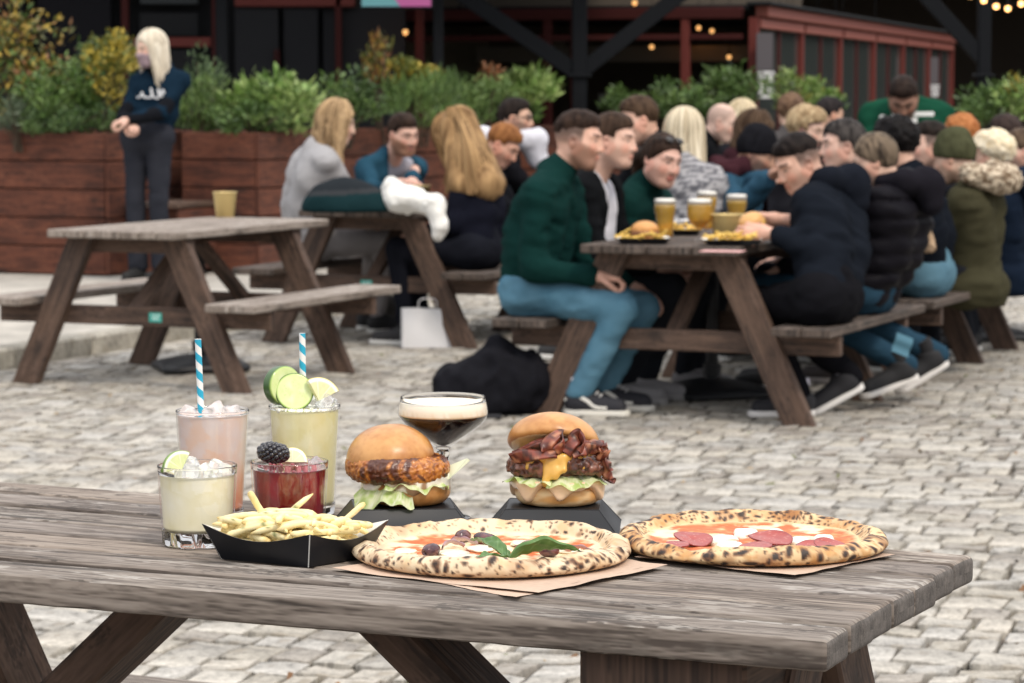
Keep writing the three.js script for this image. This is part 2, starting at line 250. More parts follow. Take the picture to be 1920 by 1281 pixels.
// ---------------------------------------------------------------- picnic tables
const tealTex = tex(128, 64, (u, v) => { const x = Math.abs(u - 0.5), ln = (y, w, h) => Math.abs(v - y) < h && x < w && fbm(u * 40, y * 9, 1, 2) > 0.36; return (ln(0.72, 0.34, 0.07) || ln(0.48, 0.25, 0.045) || ln(0.3, 0.3, 0.045) ? [0.75, 0.9, 0.86] : [0.03, 0.36, 0.30]).map(S); }, true);
const tealMat = new THREE.MeshStandardMaterial({ map: tealTex, roughness: 0.5 });
// local frame: x = across, z = -along (away from the end), origin on the ground under the middle of the near end of the top
function picnicTable(label, pos, turn, o = {}) {
  const W = 0.66, L = o.L ?? 1.46, ht = 0.71, hs = 0.40, SO = 0.715, t = thing('picnic_table', label, 'picnic table', pos, 'picnic tables on the setts'); t.rotation.y = turn;
  const r = rng(o.seed ?? 1), topM = o.top ?? greyWood, legM = o.leg ?? brownWood, X = V(1, 0, 0), Y = V(0, 1, 0), A = V(0, 0, -1);
  const bw = W / 7;
  for (let i = 0; i < 7; i++) mesh('tabletop_plank', orient(plank(L + (r() - 0.5) * 0.012, 0.036, bw - 0.005, 0.005, r() * 2, Math.floor(r() * 5) * 0.1), V(-W / 2 + bw * (i + 0.5), ht - 0.018, -L / 2 + (r() - 0.5) * 0.006), A, Y), topM, t);
  for (const s of [-1, 1]) for (let i = 0; i < 2; i++) mesh('seat_plank', orient(plank(L + (r() - 0.5) * 0.012, 0.036, 0.118, 0.005, r() * 2, Math.floor(r() * 5) * 0.1), V(s * (SO - 0.06 - i * 0.123), hs - 0.018, -L / 2), A, Y), topM, t);
  for (const v of [0.20, L - 0.26]) {
    mesh('top_batten', orient(plank(W * 0.92, 0.07, 0.042, 0.004, r() * 2, r()), V(0, ht - 0.036 - 0.035, -v), X, Y), legM, t);
    mesh('seat_beam', orient(plank(2 * SO - 0.03, 0.085, 0.042, 0.004, r() * 2, r()), V(0, hs - 0.036 - 0.0435, -v), X, Y), legM, t);
    for (const s of [-1, 1]) { // splayed leg, cut level at foot and top
      const a = V(s * 0.235, ht - 0.038, 0), b = V(s * 0.545, 0.004, 0), dv = v + 0.045, hw = 0.062, th = 0.042;
      const sh = new THREE.Shape([new THREE.Vector2(b.x - hw, b.y), new THREE.Vector2(b.x + hw, b.y), new THREE.Vector2(a.x + hw, a.y), new THREE.Vector2(a.x - hw, a.y)]);
      const g = new THREE.ExtrudeGeometry(sh, { depth: th, bevelEnabled: true, bevelSize: 0.003, bevelThickness: 0.003, bevelSegments: 1 }); g.translate(0, 0, -th / 2);
      const p = g.attributes.position, u = g.attributes.uv, uo = r() * 2, vo = r(); for (let i = 0; i < p.count; i++) u.setXY(i, uo + p.getY(i), vo + (p.getX(i) - lerp(b.x, a.x, p.getY(i) / ht)) + p.getZ(i));
      g.translate(0, 0, -v + 0.0445 * 1); mesh('leg', g, legM, t);
    }
    const inw = v < L / 2 ? 1 : -1;
    mesh('brace', orient(plank(0.52, 0.07, 0.04, 0.004, r() * 2, r()), V(0, (ht + hs) / 2 - 0.07, -(v + inw * 0.22)), V(0, 0.27, -inw * 0.40), X), legM, t);
  }
  if (o.sticker) mesh('sticker', new THREE.PlaneGeometry(0.066, 0.042).translate(o.sticker, hs - 0.036 - 0.045, -0.20 + 0.0445 + 0.021 + 0.0 - 0.0205 * 0 - 0.0435), tealMat, t);
  return t;
}
const T1 = { x: -1.767, z: 12.41, t: -0.413 }, T2 = { x: 0.574, z: 11.17, t: -0.3975 };
const onT = (T, u, v, y = 0) => V(T.x + Math.cos(T.t) * u - Math.sin(T.t) * v, y, -(T.z + Math.sin(T.t) * u + Math.cos(T.t) * v));
const tp = T => V(T.x, 0, -T.z);
const tbl1 = picnicTable('empty picnic table with pale worn top and a gold bucket on it', tp(T1), T1.t, { top: paleWood, seed: 3, sticker: 0.12 });
const tbl2 = picnicTable('picnic table laid with beers and burgers, men on both benches', tp(T2), T2.t, { seed: 5, top: darkWood });
const q3 = at(878, 652, 0);
const T3 = { t: -0.36, x: 0, z: 0 }; { const c = Math.cos(T3.t), s = Math.sin(T3.t), u = 0.545, v = 0.2; T3.x = q3.x - c * u + s * v; T3.z = -q3.z - s * u - c * v; }
const tbl3 = picnicTable('picnic table with a dark cap shaped bag and white fluffy scarf on it', tp(T3), T3.t, { seed: 8, top: darkWood, sticker: -0.02, leg: brownWood });
const T4 = { x: 1.2, z: 12.68, t: -0.3975 };
const tbl4 = picnicTable('picnic table behind the hoodie man, crowded with people in dark coats', tp(T4), T4.t, { seed: 11, top: darkWood, L: 1.7 });
const T5 = { x: 0.40, z: 15.3, t: -0.38 };
const tbl5 = picnicTable('picnic table with a ginger man and a man in sunglasses on its bench', tp(T5), T5.t, { seed: 13, top: darkWood, L: 1.7 });
const T6 = { x: 1.98, z: 14.55, t: -0.3975 };
const tbl6 = picnicTable('picnic table hidden behind the crowd near the standing man in green', tp(T6), T6.t, { seed: 14, top: darkWood, L: 1.7 });

// ---------------------------------------------------------------- the near table
const TH = 0.76, TT = 0.034;
const tA = at(1552, 1200, TH), tB = at(1832, 1040, TH), tC = at(0, 1075, TH);
const nearTable = thing('weathered_picnic_table', 'weathered grey plank picnic table carrying the burgers, pizzas and drinks', 'picnic table', V(-0.35, 0, -3.35));
{
  const org = nearTable.position, r = rng(21), end = tB.clone().sub(tA), W = end.length(), fd = tC.clone().sub(tA).setY(0).normalize(), bw = W / 7;
  const L = 1.62, RR = 0.009;
  for (let i = 0; i < 7; i++) {
    const a = tA.clone().addScaledVector(end, (i + 0.5) / 7).addScaledVector(fd, (r() - 0.5) * 0.009), ang = -i / 6 * 0.052, d = fd.clone().applyAxisAngle(V(0, 1, 0), ang), sd = V(0, 1, 0).cross(d);
    // rounded, worn board: dense at its ends and edges
    const wd = bw - 0.0065, H = [L / 2, TT / 2, wd / 2], nx = 150, ny = 8, nz = 14, g = new THREE.BoxGeometry(2, 2, 2, nx, ny, nz), seed = i * 7.3;
    const edge = (t, h, n) => { const s = Math.sign(t), b = Math.abs(t), in0 = 1 - 4.0 / n * 1.5; return s * (b < 1 - 6 / n ? b / (1 - 6 / n) * (h - RR) : h - RR + (b - (1 - 6 / n)) / (6 / n) * RR); };
    const p = g.attributes.position, uo = r() * 2, vo = i * 0.0873 + 0.02;
    const uv = g.attributes.uv, nn = g.attributes.normal;
    for (let k = 0; k < p.count; k++) {
      let x = edge(p.getX(k), H[0], 60), y = p.getY(k) * H[1], z = edge(p.getZ(k), H[2], nz);
      if (Math.abs(p.getY(k)) < 1) y = edge(p.getY(k), H[1], ny);
      const zr = x > H[0] - 0.05 || x < -H[0] + 0.05 ? 0.8 : 0.5, rr = RR * (0.45 + 0.8 * fbm(x * 30, seed, Math.sign(z) * 5 + 9, 2)), endR = x > 0 ? 0 : 1;
      const q = [clamp(x, -H[0] + RR, H[0] - RR), clamp(y, -H[1] + rr, H[1] - rr), clamp(z, -H[2] + rr * zr, H[2] - rr * zr)], dv = [x - q[0], (y - q[1]), (z - q[2]) / zr], l = len(...dv);
      if (l > 1e-6) { x = q[0] + dv[0] / l * Math.min(l, rr); y = q[1] + dv[1] / l * Math.min(l, rr); z = q[2] + dv[2] / l * Math.min(l, rr) * zr; }
      y += (fbm(x * 3, z * 60, seed, 3) - 0.5) * 0.0022 * (y > 0 ? 1 : 0.3);
      const an = [Math.abs(nn.getX(k)), Math.abs(nn.getY(k)), Math.abs(nn.getZ(k))];
      if (an[0] > 0.5) uv.setXY(k, i * 0.37 + z * 4, y * 4); else if (an[1] > 0.5) uv.setXY(k, uo + x, vo + z); else uv.setXY(k, uo + x, vo + 0.045 + y);
      p.setXYZ(k, x, y, z);
    }
    g.computeVertexNormals();
    orient(g, a.clone().addScaledVector(d, L / 2).sub(org).setY(TH - TT / 2 + (r() - 0.5) * 0.0035), d.clone().negate(), V(0, 1, 0));
    mesh('tabletop_plank', g, [endWood, endWood, ...Array(2).fill(greyTones[[0, 1, 2, 3, 0, 3, 2][i]]), ...Array(2).fill(sideTones[i % 2])], nearTable);
  }
  // frame: battens, legs, beams, braces
  const mid = tA.clone().lerp(tB, 0.5), U = end.clone().normalize(), Ud = fd.clone().applyAxisAngle(V(0, 1, 0), -0.026);
  const loc = (v, u, y) => mid.clone().addScaledVector(Ud, v).addScaledVector(U, u).setY(y).sub(org);
  for (const v of [0.17, 1.36]) {
    mesh('top_batten', orient(plank(W * 0.42, 0.05, 0.185, 0.004, r(), r()), loc(v + 0.02, -W * 0.24, TH - TT - 0.028), U, V(0, 1, 0)), brownWood, nearTable);
    mesh('seat_beam', orient(plank(1.5, 0.095, 0.045, 0.004, r(), r()), loc(v, 0, 0.33), U, V(0, 1, 0)), brownWood, nearTable);
    for (const s of [-1, 1]) { const a = loc(v - 0.06, s * 0.05, TH - TT - 0.004), b = loc(v - 0.06, s * 0.52, 0.0); const d = a.clone().sub(b), l = d.length(); mesh('leg', orient(plank(l, 0.095, 0.045, 0.004, r(), r()), a.clone().lerp(b, 0.5), d, U.clone().cross(V(0, 1, 0)).cross(d)), brownWood, nearTable); }
  }
  for (const s of [-1, 1]) for (let i = 0; i < 2; i++) mesh('seat_plank', orient(plank(1.62, 0.036, 0.12, 0.006, r(), r()), loc(0.81, s * (0.70 - 0.062 - i * 0.125), 0.395), Ud, V(0, 1, 0)), greyWood, nearTable);
  for (const [v0, v1] of [[0.20, 0.66], [1.34, 0.92]]) { const a = loc(v1, 0, TH - TT - 0.02), b = loc(v0, 0, 0.33), d = a.clone().sub(b); mesh('brace', orient(plank(d.length(), 0.05, 0.10, 0.005, r(), r()), a.clone().lerp(b, 0.5), d, d.clone().cross(U)), brownWood, nearTable); }
}

// ---------------------------------------------------------------- drinks on the near table
const glassM = new THREE.MeshPhysicalMaterial({ transmission: 1, thickness: 0.01, ior: 1.5, roughness: 0.0, color: 0xffffff });
const iceM = new THREE.MeshPhysicalMaterial({ transmission: 0.75, thickness: 0.02, ior: 1.31, roughness: 0.08, color: 0xffffff });
const wallGlass = new THREE.MeshPhysicalMaterial({ transmission: 1, thickness: 0, ior: 1.5, roughness: 0.0, color: 0xffffff, side: THREE.DoubleSide });
function tumbler(name, label, pos, r0, r1, h, base, wall, fill, liqMat, liqColor, flutes, tint) {
  const g = thing(name, label, 'drink', pos);
  const prof = [[0.0001, 0.0012], [r0 * 0.75, 0.001], [r0 * 0.93, 0], [r0, 0.003], [lerp(r0, r1, 0.15) + 0.0003, h * 0.15], [lerp(r0, r1, 0.5), h * 0.5], [r1, h - 0.0015], [r1 - 0.0006, h - 0.0003], [r1 - wall * 0.5, h], [r1 - wall + 0.0004, h - 0.0004], [r1 - wall, h - 0.002], [lerp(r0, r1, 0.5) - wall, h * 0.5], [lerp(r0, r1, (base + 0.004) / h) - wall, base + 0.004], [lerp(r0, r1, base / h) - wall - 0.004, base], [0.0001, base - 0.001]];
  const wallY = base + 0.001, rw = y => lerp(r0, r1, y / h);
  const gg = lathe([[0.0001, 0.0012], [r0 * 0.75, 0.001], [r0 * 0.93, 0], [r0, 0.003], [rw(wallY), wallY], [rw(wallY) - 0.0012, wallY], [0.0001, base - 0.0015]], 96);
  if (flutes) displace(gg, v => { const r = len(v.x, v.z); if (r > r0 * 0.7 && v.y < base * 0.97) { const a = Math.atan2(v.z, v.x), k = 1 - 0.07 * Math.max(0, Math.cos(a * flutes)) * sstep(base, base * 0.8, v.y); v.x *= k; v.z *= k; } });
  mesh('glass_base', gg, glassM, g);
  const fy = fill + 0.0006;
  mesh('glass_wall', lathe([[rw(wallY), wallY], [rw(h * 0.5), h * 0.5], [rw(fy), fy - 0.0004]], 96), wallGlass, g);
  mesh('glass_rim', lathe([[rw(fy) - wall, fy], [rw(fy), fy], [r1, h - 0.0015], [r1 - 0.0006, h - 0.0003], [r1 - wall * 0.5, h], [r1 - wall + 0.0004, h - 0.0004], [r1 - wall, h - 0.002], [rw(fy) - wall, fy]], 96), glassM, g);
  const ri = y => lerp(r0, r1, y / h) - wall, lp = [[0.0001, base - 0.0006]]; lp.push([ri(base) - 0.0042, base - 0.0002]); for (let k = 0; k <= 40; k++) { const y = lerp(base + 0.003, fill, k / 40); lp.push([ri(y), y]); } lp.push([ri(fill) - 0.002, fill - 0.0007], [0.0001, fill - 0.001]);
  const lg = lathe(lp, 80); if (liqColor) colorize(lg, liqColor);
  mesh('liquid', lg, liqMat, g);
  return g;
}
const iceTone = (x, y, z, seed, y0) => { const wx = x + 0.004 * Math.sin(y * 90), [d, id] = worley(wx * 52 + seed, y * 52, z * 52); return sstep(y0, y0 + 0.035, y) * ((id % 9) / 9 * 0.75 + 0.25 * sstep(0.5, 0.2, d)); };   // pieces of ice showing through the drink
const milky = (seed, c0, c1, f = 60, y0 = 0.03) => (x, y, z) => mixc(c0, c1, clamp(0.45 * sstep(0.35, 0.68, fbm(x * f + seed, y * f * 0.6, z * f, 3)) + 0.75 * iceTone(x, y, z, seed, y0), 0, 1));
const gLime = at(371, 1021, TH), gRed = at(543.5, 1012, TH), gPink = at(400, 976, TH), gYel = at(572, 965, TH), gCoupe = at(831, 973, TH);
tumbler('lime_cocktail', 'short tumbler of cloudy pale lime cocktail with ice and lime wedge', gLime, 0.0425, 0.0482, 0.0975, 0.0185, 0.0026, 0.0865, VC(0.25, { clearcoat: 0.3 }), milky(1, [0.78, 0.72, 0.46], [0.90, 0.88, 0.76], 34), 9);
tumbler('red_berry_cocktail', 'short tumbler of deep red cocktail topped with a blackberry', gRed, 0.0415, 0.0476, 0.0975, 0.017, 0.0026, 0.088, VC(0.12, { clearcoat: 0.5 }), milky(5, [0.13, 0.003, 0.008], [0.25, 0.010, 0.018], 60), 9);
tumbler('pink_cocktail', 'tall glass of cloudy pink cocktail with a striped straw', gPink, 0.0385, 0.0468, 0.1425, 0.014, 0.0022, 0.137, VC(0.25, { clearcoat: 0.3 }), (x, y, z) => { const s = fbm(x * 30, y * 22, z * 30, 3); const k = sstep(0.075, 0.02, y + (s - 0.5) * 0.09 - x * 0.45); const c = mixc([0.78, 0.55, 0.43], [0.72, 0.63, 0.62], clamp(0.4 * sstep(0.3, 0.7, s) + 0.8 * iceTone(x, y, z, 3, 0.05), 0, 1)); return mixc(c, [0.68, 0.28, 0.17], k); });
tumbler('yellow_cocktail', 'tall glass of pale yellow cocktail with cucumber, lemon and striped straw', gYel, 0.0385, 0.0465, 0.143, 0.014, 0.0022, 0.138, VC(0.25, { clearcoat: 0.3 }), milky(9, [0.75, 0.69, 0.32], [0.84, 0.81, 0.54], 28, 0.05));
{ // froth line in the yellow drink and red drink
  const fr = (p, r, y, n, seed, name, parentName, col) => { const rr = rng(seed), gs = []; for (let i = 0; i < n; i++) { const a = rr() * 6.283, q = Math.sqrt(rr()) * r, s = 0.0012 + rr() * 0.0022; gs.push(new THREE.SphereGeometry(s, 8, 6).translate(Math.cos(a) * q, y + rr() * 0.0012, Math.sin(a) * q)); } const o = scene.children.find(c => c.name === parentName); tag(mesh(name, mergeGeometries(gs), mat(...col, 0.3), o), null, null, null, null); };
  fr(gYel, 0.0425, 0.138, 330, 4, 'froth', 'yellow_cocktail', [0.93, 0.92, 0.82]);
  fr(gRed, 0.042, 0.0875, 70, 5, 'froth', 'red_berry_cocktail', [0.34, 0.07, 0.09]);
}
{ // coffee cocktail in a coupe
  const g = thing('coffee_martini', 'stemmed coupe of dark coffee cocktail with thick cream foam', 'drink', gCoupe);
  const R = 0.0574, prof = [[0.0001, 0.0012], [0.034, 0.0002], [0.0355, 0.0014], [0.034, 0.0026], [0.018, 0.0045], [0.008, 0.009], [0.0052, 0.02], [0.0050, 0.045], [0.0062, 0.062], [0.0078, 0.078], [0.0086, 0.086], [0.0082, 0.0895], [0.0098, 0.0925], [0.0145, 0.0965], [0.0262, 0.1045], [0.0400, 0.1145], [0.0500, 0.1225], [0.0555, 0.1295], [R, 0.1365], [0.0568, 0.1445], [0.0553, 0.152], [0.0541, 0.1575], [0.0535, 0.1579], [0.0529, 0.1574], [0.0541, 0.151], [0.0556, 0.1440], [R - 0.0014, 0.1366], [0.0540, 0.1302], [0.0488, 0.1238], [0.0388, 0.1160], [0.0250, 0.1062], [0.012, 0.0985], [0.005, 0.0955], [0.0001, 0.0945]];
  mesh('stem', lathe([...prof.slice(0, 13), [0.006, 0.0938], [0.0001, 0.0940]], 96), glassM, g);
  mesh('bowl', lathe([[0.0098, 0.0925], ...prof.slice(13, 20), [0.0554, 0.1515]], 96), wallGlass, g);
  mesh('rim', lathe([[0.0539, 0.1517], [0.0553, 0.1517], ...prof.slice(21, 24), [0.0539, 0.1517]], 96), glassM, g);
  const inn = [[0.0001, 0.0942], [0.005, 0.0952], [0.012, 0.0982], [0.0252, 0.1059], [0.0391, 0.1157], [0.0491, 0.1235], [0.0543, 0.13], [0.0557, 0.1335]];
  mesh('coffee', lathe([...inn, [0.054, 0.1336], [0.0001, 0.1336]], 80), mat(0.012, 0.005, 0.003, 0.12), g);
  const fo = lathe([[0.0001, 0.1337], [0.0545, 0.1337], [0.0560, 0.1342], [R - 0.001, 0.1366], [0.0559, 0.1440], [0.0546, 0.1498], [0.0530, 0.1508], [0.03, 0.1512], [0.0001, 0.1512]], 96);
  mesh('cream_foam', colorize(fo, (x, y, z) => mixc([0.90, 0.82, 0.68], [0.70, 0.52, 0.32], sstep(0.1385, 0.134, y + (fbm(x * 300, y * 300, z * 300, 2) - 0.5) * 0.004))), VC(0.6), g);
}
// straws: paper with a blue spiral
const strawTex = tex(64, 512, (u, v) => { const s = (v * 9 + u) % 1; return (s < 0.5 ? [0.02, 0.42, 0.62] : [0.88, 0.88, 0.86]).map(S); }, true);
const strawM = new THREE.MeshStandardMaterial({ map: strawTex, roughness: 0.65 });
function straw(label, a, b, r = 0.0041) {
  const d = b.clone().sub(a), L = d.length(), g = new THREE.CylinderGeometry(r, r, L, 24, 1, true), gi = new THREE.CylinderGeometry(r - 0.0006, r - 0.0006, L, 20, 1, true);
  const uv = g.attributes.uv; for (let i = 0; i < uv.count; i++) uv.setY(i, uv.getY(i) * L / 0.2); const q = new THREE.Quaternion().setFromUnitVectors(V(0, 1, 0), d.clone().normalize()), m = a.clone().lerp(b, 0.5);
  const t = thing('straw', label, 'straw', m, 'striped paper straws'); t.quaternion.copy(q);
  mesh('outer_paper', g, strawM, t); mesh('inner_paper', gi, mat(0.75, 0.75, 0.73), t); mesh('rim', new THREE.RingGeometry(r - 0.0006, r, 24).rotateX(-Math.PI / 2).translate(0, L / 2, 0), mat(0.8, 0.8, 0.78), t);
}
{ const a = atZ(371, 636, -gPink.z + 0.005), b = atZ(378, 800, -gPink.z + 0.012), d = b.clone().sub(a); straw('blue and white striped paper straw in the pink cocktail', b.clone().addScaledVector(d, 0.25), a); }
{ const a = atZ(566.5, 625, -gYel.z + 0.014), b = atZ(569, 790, -gYel.z + 0.016); straw('blue and white striped paper straw behind the cucumber slices', b, a); }
function slab(pts, depth, bev = 0.0012) { const s = new THREE.Shape(pts.map(p => new THREE.Vector2(p[0], p[1]))); const g = new THREE.ExtrudeGeometry(s, { depth: depth - 2 * bev, bevelEnabled: true, bevelSize: bev, bevelThickness: bev, bevelSegments: 2, curveSegments: 24 }); g.translate(0, 0, -depth / 2 + bev); return g; }
// cucumber slices: disc subdivided so that rind, flesh and seeds show
function disc(r, th, colorFn, rings = 26, seg = 72) {
  const pos = [], idx = [], N = rings; const put = (x, y, z) => pos.push(x, y, z);
  for (const s of [1, -1]) { for (let i = 0; i <= N; i++) for (let j = 0; j < seg; j++) { const q = i / N, e = sstep(0.9, 1, q), a = j / seg * 6.2832; put(Math.cos(a) * r * q, Math.sin(a) * r * q, s * (th / 2) * (1 - 0.35 * e * e)); } }
  const o = (N + 1) * seg;
  for (let i = 0; i < N; i++) for (let j = 0; j < seg; j++) { const a = i * seg + j, b = i * seg + (j + 1) % seg, c = a + seg, d = b + seg; idx.push(a, c, b, b, c, d); idx.push(o + a, o + b, o + c, o + b, o + d, o + c); }
  for (let j = 0; j < seg; j++) { const a = N * seg + j, b = N * seg + (j + 1) % seg; idx.push(a, o + a, b, b, o + a, o + b); }
  return colorize(geoOf(pos, idx), colorFn);
}
const cucCol = r => (x, y, z) => { const q = len(x, y) / r, a = Math.atan2(y, x); let c = mixc([0.62, 0.74, 0.30], [0.72, 0.80, 0.42], fbm(x * 260, y * 260, 2, 3)); const seed = Math.max(0, Math.cos(a * 3 + 0.4)) ** 2 * sstep(0.12, 0.3, q) * sstep(0.72, 0.5, q); c = mixc(c, [0.80, 0.86, 0.58], seed * 0.5); const sp = worley(x * 420, y * 420, 5)[0]; if (q < 0.68 && q > 0.2) c = mixc(c, [0.48, 0.58, 0.2], sstep(0.3, 0.15, sp) * 0.6); c = mixc(c, [0.42, 0.60, 0.14], sstep(0.86, 0.95, q)); return mixc(c, mixc([0.012, 0.055, 0.008], [0.05, 0.13, 0.02], fbm(a * 9, z * 80, 1, 2)), sstep(0.94, 0.975, q)); };
{
  const zf = -gYel.z - 0.018, c1 = atZ(552, 735, zf), c2 = atZ(529, 723, zf + 0.012), r = 0.0245;
  const a = mesh('cucumber_slice', disc(r, 0.005, cucCol(r)), VC(0.3, { clearcoat: 0.3 })); a.position.copy(c1); a.rotation.set(-0.30, 0.15, 0.3); tag(a, 'cucumber slice with its pale cut face turned outwards on the yellow drink', 'cucumber slice');
  const b = mesh('cucumber_slice', disc(0.0255, 0.016, cucCol(0.0255)), VC(0.3, { clearcoat: 0.3 })); b.scale.set(1.05, 1, 1); b.position.copy(c2); b.rotation.set(-0.1, 0.75, 0.25); tag(b, 'cucumber slice showing its dark green rind behind the pale one', 'cucumber slice');
}
function citrus(name, label, cat, p, r, rot, rind, flesh, from, to, th = 0.009) { // wedge of a slice
  const n = 40, pos = [], idx = [], rings = 14, ang = j => lerp(from, to, j / n); const put = (i, j, s) => { const q = i / rings; pos.push(Math.cos(ang(j)) * r * q, Math.sin(ang(j)) * r * q, s * th / 2 * (1 - 0.25 * sstep(0.85, 1, q))); };
  for (const s of [1, -1]) for (let i = 0; i <= rings; i++) for (let j = 0; j <= n; j++) put(i, j, s);
  const o = (rings + 1) * (n + 1), k = n + 1;
  for (let i = 0; i < rings; i++) for (let j = 0; j < n; j++) { const a = i * k + j; idx.push(a, a + k, a + 1, a + 1, a + k, a + k + 1, o + a, o + a + 1, o + a + k, o + a + 1, o + a + k + 1, o + a + k); }
  for (let j = 0; j < n; j++) { const a = rings * k + j; idx.push(a, o + a, a + 1, a + 1, o + a, o + a + 1); }
  for (let i = 0; i < rings; i++) for (const j of [0, n]) { const a = i * k + j, b = a + k; j ? idx.push(a, b, o + a, b, o + b, o + a) : idx.push(a, o + a, b, b, o + a, o + b); }
  const g = colorize(geoOf(pos, idx), (x, y, z) => { const q = len(x, y) / r, a = Math.atan2(y, x); let c = mixc(flesh, flesh.map(v => v * 0.82), fbm(a * 9, q * 6, 3, 3)); const m = Math.abs(((a / 0.785 + 20) % 1) - 0.5); c = mixc(c, [0.92, 0.9, 0.74], sstep(0.43, 0.48, m) * 0.7); c = mixc(c, [0.93, 0.92, 0.78], sstep(0.80, 0.86, q)); return mixc(c, rind, sstep(0.93, 0.96, q)); });
  const m = mesh(name, g, VC(0.3, { clearcoat: 0.4 })); m.position.copy(p); m.rotation.set(...rot); return tag(m, label, cat);
}
citrus('lemon_wedge', 'pale lemon wedge on the rim of the yellow drink', 'lemon wedge', atZ(596, 752, -gYel.z - 0.022), 0.030, [-0.2, 0.35, 0.1], [0.85, 0.70, 0.12], [0.86, 0.84, 0.46], 0.35, 2.0, 0.010);
citrus('lime_wedge', 'lime wedge sitting in the cloudy lime cocktail', 'lime wedge', atZ(339, 880, -gLime.z - 0.016), 0.0225, [-0.1, 0.4, 0.2], [0.20, 0.36, 0.04], [0.78, 0.84, 0.42], 0.9, 3.1, 0.010);
citrus('lemon_slice', 'lemon slice half sunk behind the blackberry', 'lemon slice', atZ(548, 868, -gRed.z - 0.004), 0.0185, [-0.35, 0.1, 0.0], [0.85, 0.72, 0.15], [0.88, 0.86, 0.56], 0, 3.14, 0.006);
{ // blackberry
  const c = atZ(512.5, 849, -gRed.z - 0.022), r = rng(9), gs = [], n = 78;
  for (let i = 0; i < n; i++) { const y = 1 - 2 * (i + 0.5) / n, ph = i * 2.39996, q = Math.sqrt(1 - y * y); const s = 0.0037 * (0.85 + r() * 0.3); gs.push(new THREE.SphereGeometry(s, 12, 9).translate(y * 0.0172, Math.cos(ph) * q * 0.0102, Math.sin(ph) * q * 0.0102)); }
  const g = thing('blackberry', 'black blackberry lying on the rim of the red cocktail', 'blackberry', c); g.rotation.z = -0.12;
  mesh('drupelets', mergeGeometries(gs), mat(0.008, 0.006, 0.012, 0.18, { clearcoat: 0.6, clearcoatRoughness: 0.15 }), g); mesh('core', new THREE.SphereGeometry(1, 20, 14).scale(0.0172, 0.0105, 0.0105), mat(0.01, 0.004, 0.006, 0.6), g);
}
{ // ice cubes showing at the top of the glasses
  const r = rng(31), cube = s => { const g = new THREE.BoxGeometry(1, 1, 1, 6, 6, 6); return displace(g, v => { const q = V(clamp(v.x, -0.34, 0.34), clamp(v.y, -0.34, 0.34), clamp(v.z, -0.34, 0.34)), d = v.clone().sub(q); if (d.length() > 1e-6) v.copy(q).addScaledVector(d.normalize(), 0.16); v.multiplyScalar(s * (1 + (noise3(v.x * 3 + s * 900, v.y * 3, v.z * 3) - 0.5) * 0.16)); }); };
  const put = (p, s, label, group) => { const m = mesh('ice_cube', cube(s), iceM); m.position.copy(p); m.rotation.set(r() * 3, r() * 3, r() * 3); tag(m, label, 'ice cube', group); };
  for (const [x, y, dz, s] of [[357, 866, -0.008, 0.018], [358, 880, -0.02, 0.019], [382, 876, -0.006, 0.016], [403, 872, 0.0, 0.020], [420, 880, -0.01, 0.018], [340, 886, 0.004, 0.017]]) put(atZ(x, y + 6, -gLime.z + dz), s * 0.9, 'ice cube breaking the surface of the cloudy lime cocktail', 'ice in the lime cocktail');
  for (const [x, y, dz, s] of [[352, 770, 0, 0.019], [402, 767, -0.012, 0.024], [432, 770, 0.0, 0.023], [415, 774, 0.012, 0.02]]) put(atZ(x, y + 6, -gPink.z + dz), s * 0.88, 'ice cube floating at the top of the pink cocktail', 'ice in the pink cocktail');
  for (const [x, y, dz, s] of [[612, 755, -0.016, 0.02], [590, 758, 0.006, 0.02]]) put(atZ(x, y, -gYel.z + dz), s, 'ice cube beside the lemon wedge of the yellow drink', 'ice in the yellow cocktail');
  for (const [x, y, dz, s] of [[590, 874, 0.004, 0.018], [570, 876, 0.018, 0.018]]) put(atZ(x, y, -gRed.z + dz), s, 'ice cube at the surface of the red cocktail', 'ice in the red cocktail');
}

// ---------------------------------------------------------------- food on the near table
const boxM = mat(0.007, 0.008, 0.011, 0.40, { specularIntensity: 0.8 }), cardInner = mat(0.82, 0.81, 0.77, 0.7);
function quadPatch(a, b, c, d, nu, nv, f) { // bilinear grid a-b (u), d-c (u) along v
  const pos = [], idx = []; for (let j = 0; j <= nv; j++) for (let i = 0; i <= nu; i++) { const u = i / nu, v = j / nv, p = a.clone().lerp(b, u).lerp(d.clone().lerp(c, u), v); if (f) f(p, u, v); pos.push(p.x, p.y, p.z); }
  for (let j = 0; j < nv; j++) for (let i = 0; i < nu; i++) { const q = j * (nu + 1) + i; idx.push(q, q + 1, q + nu + 1, q + 1, q + nu + 2, q + nu + 1); } return geoOf(pos, idx);
}
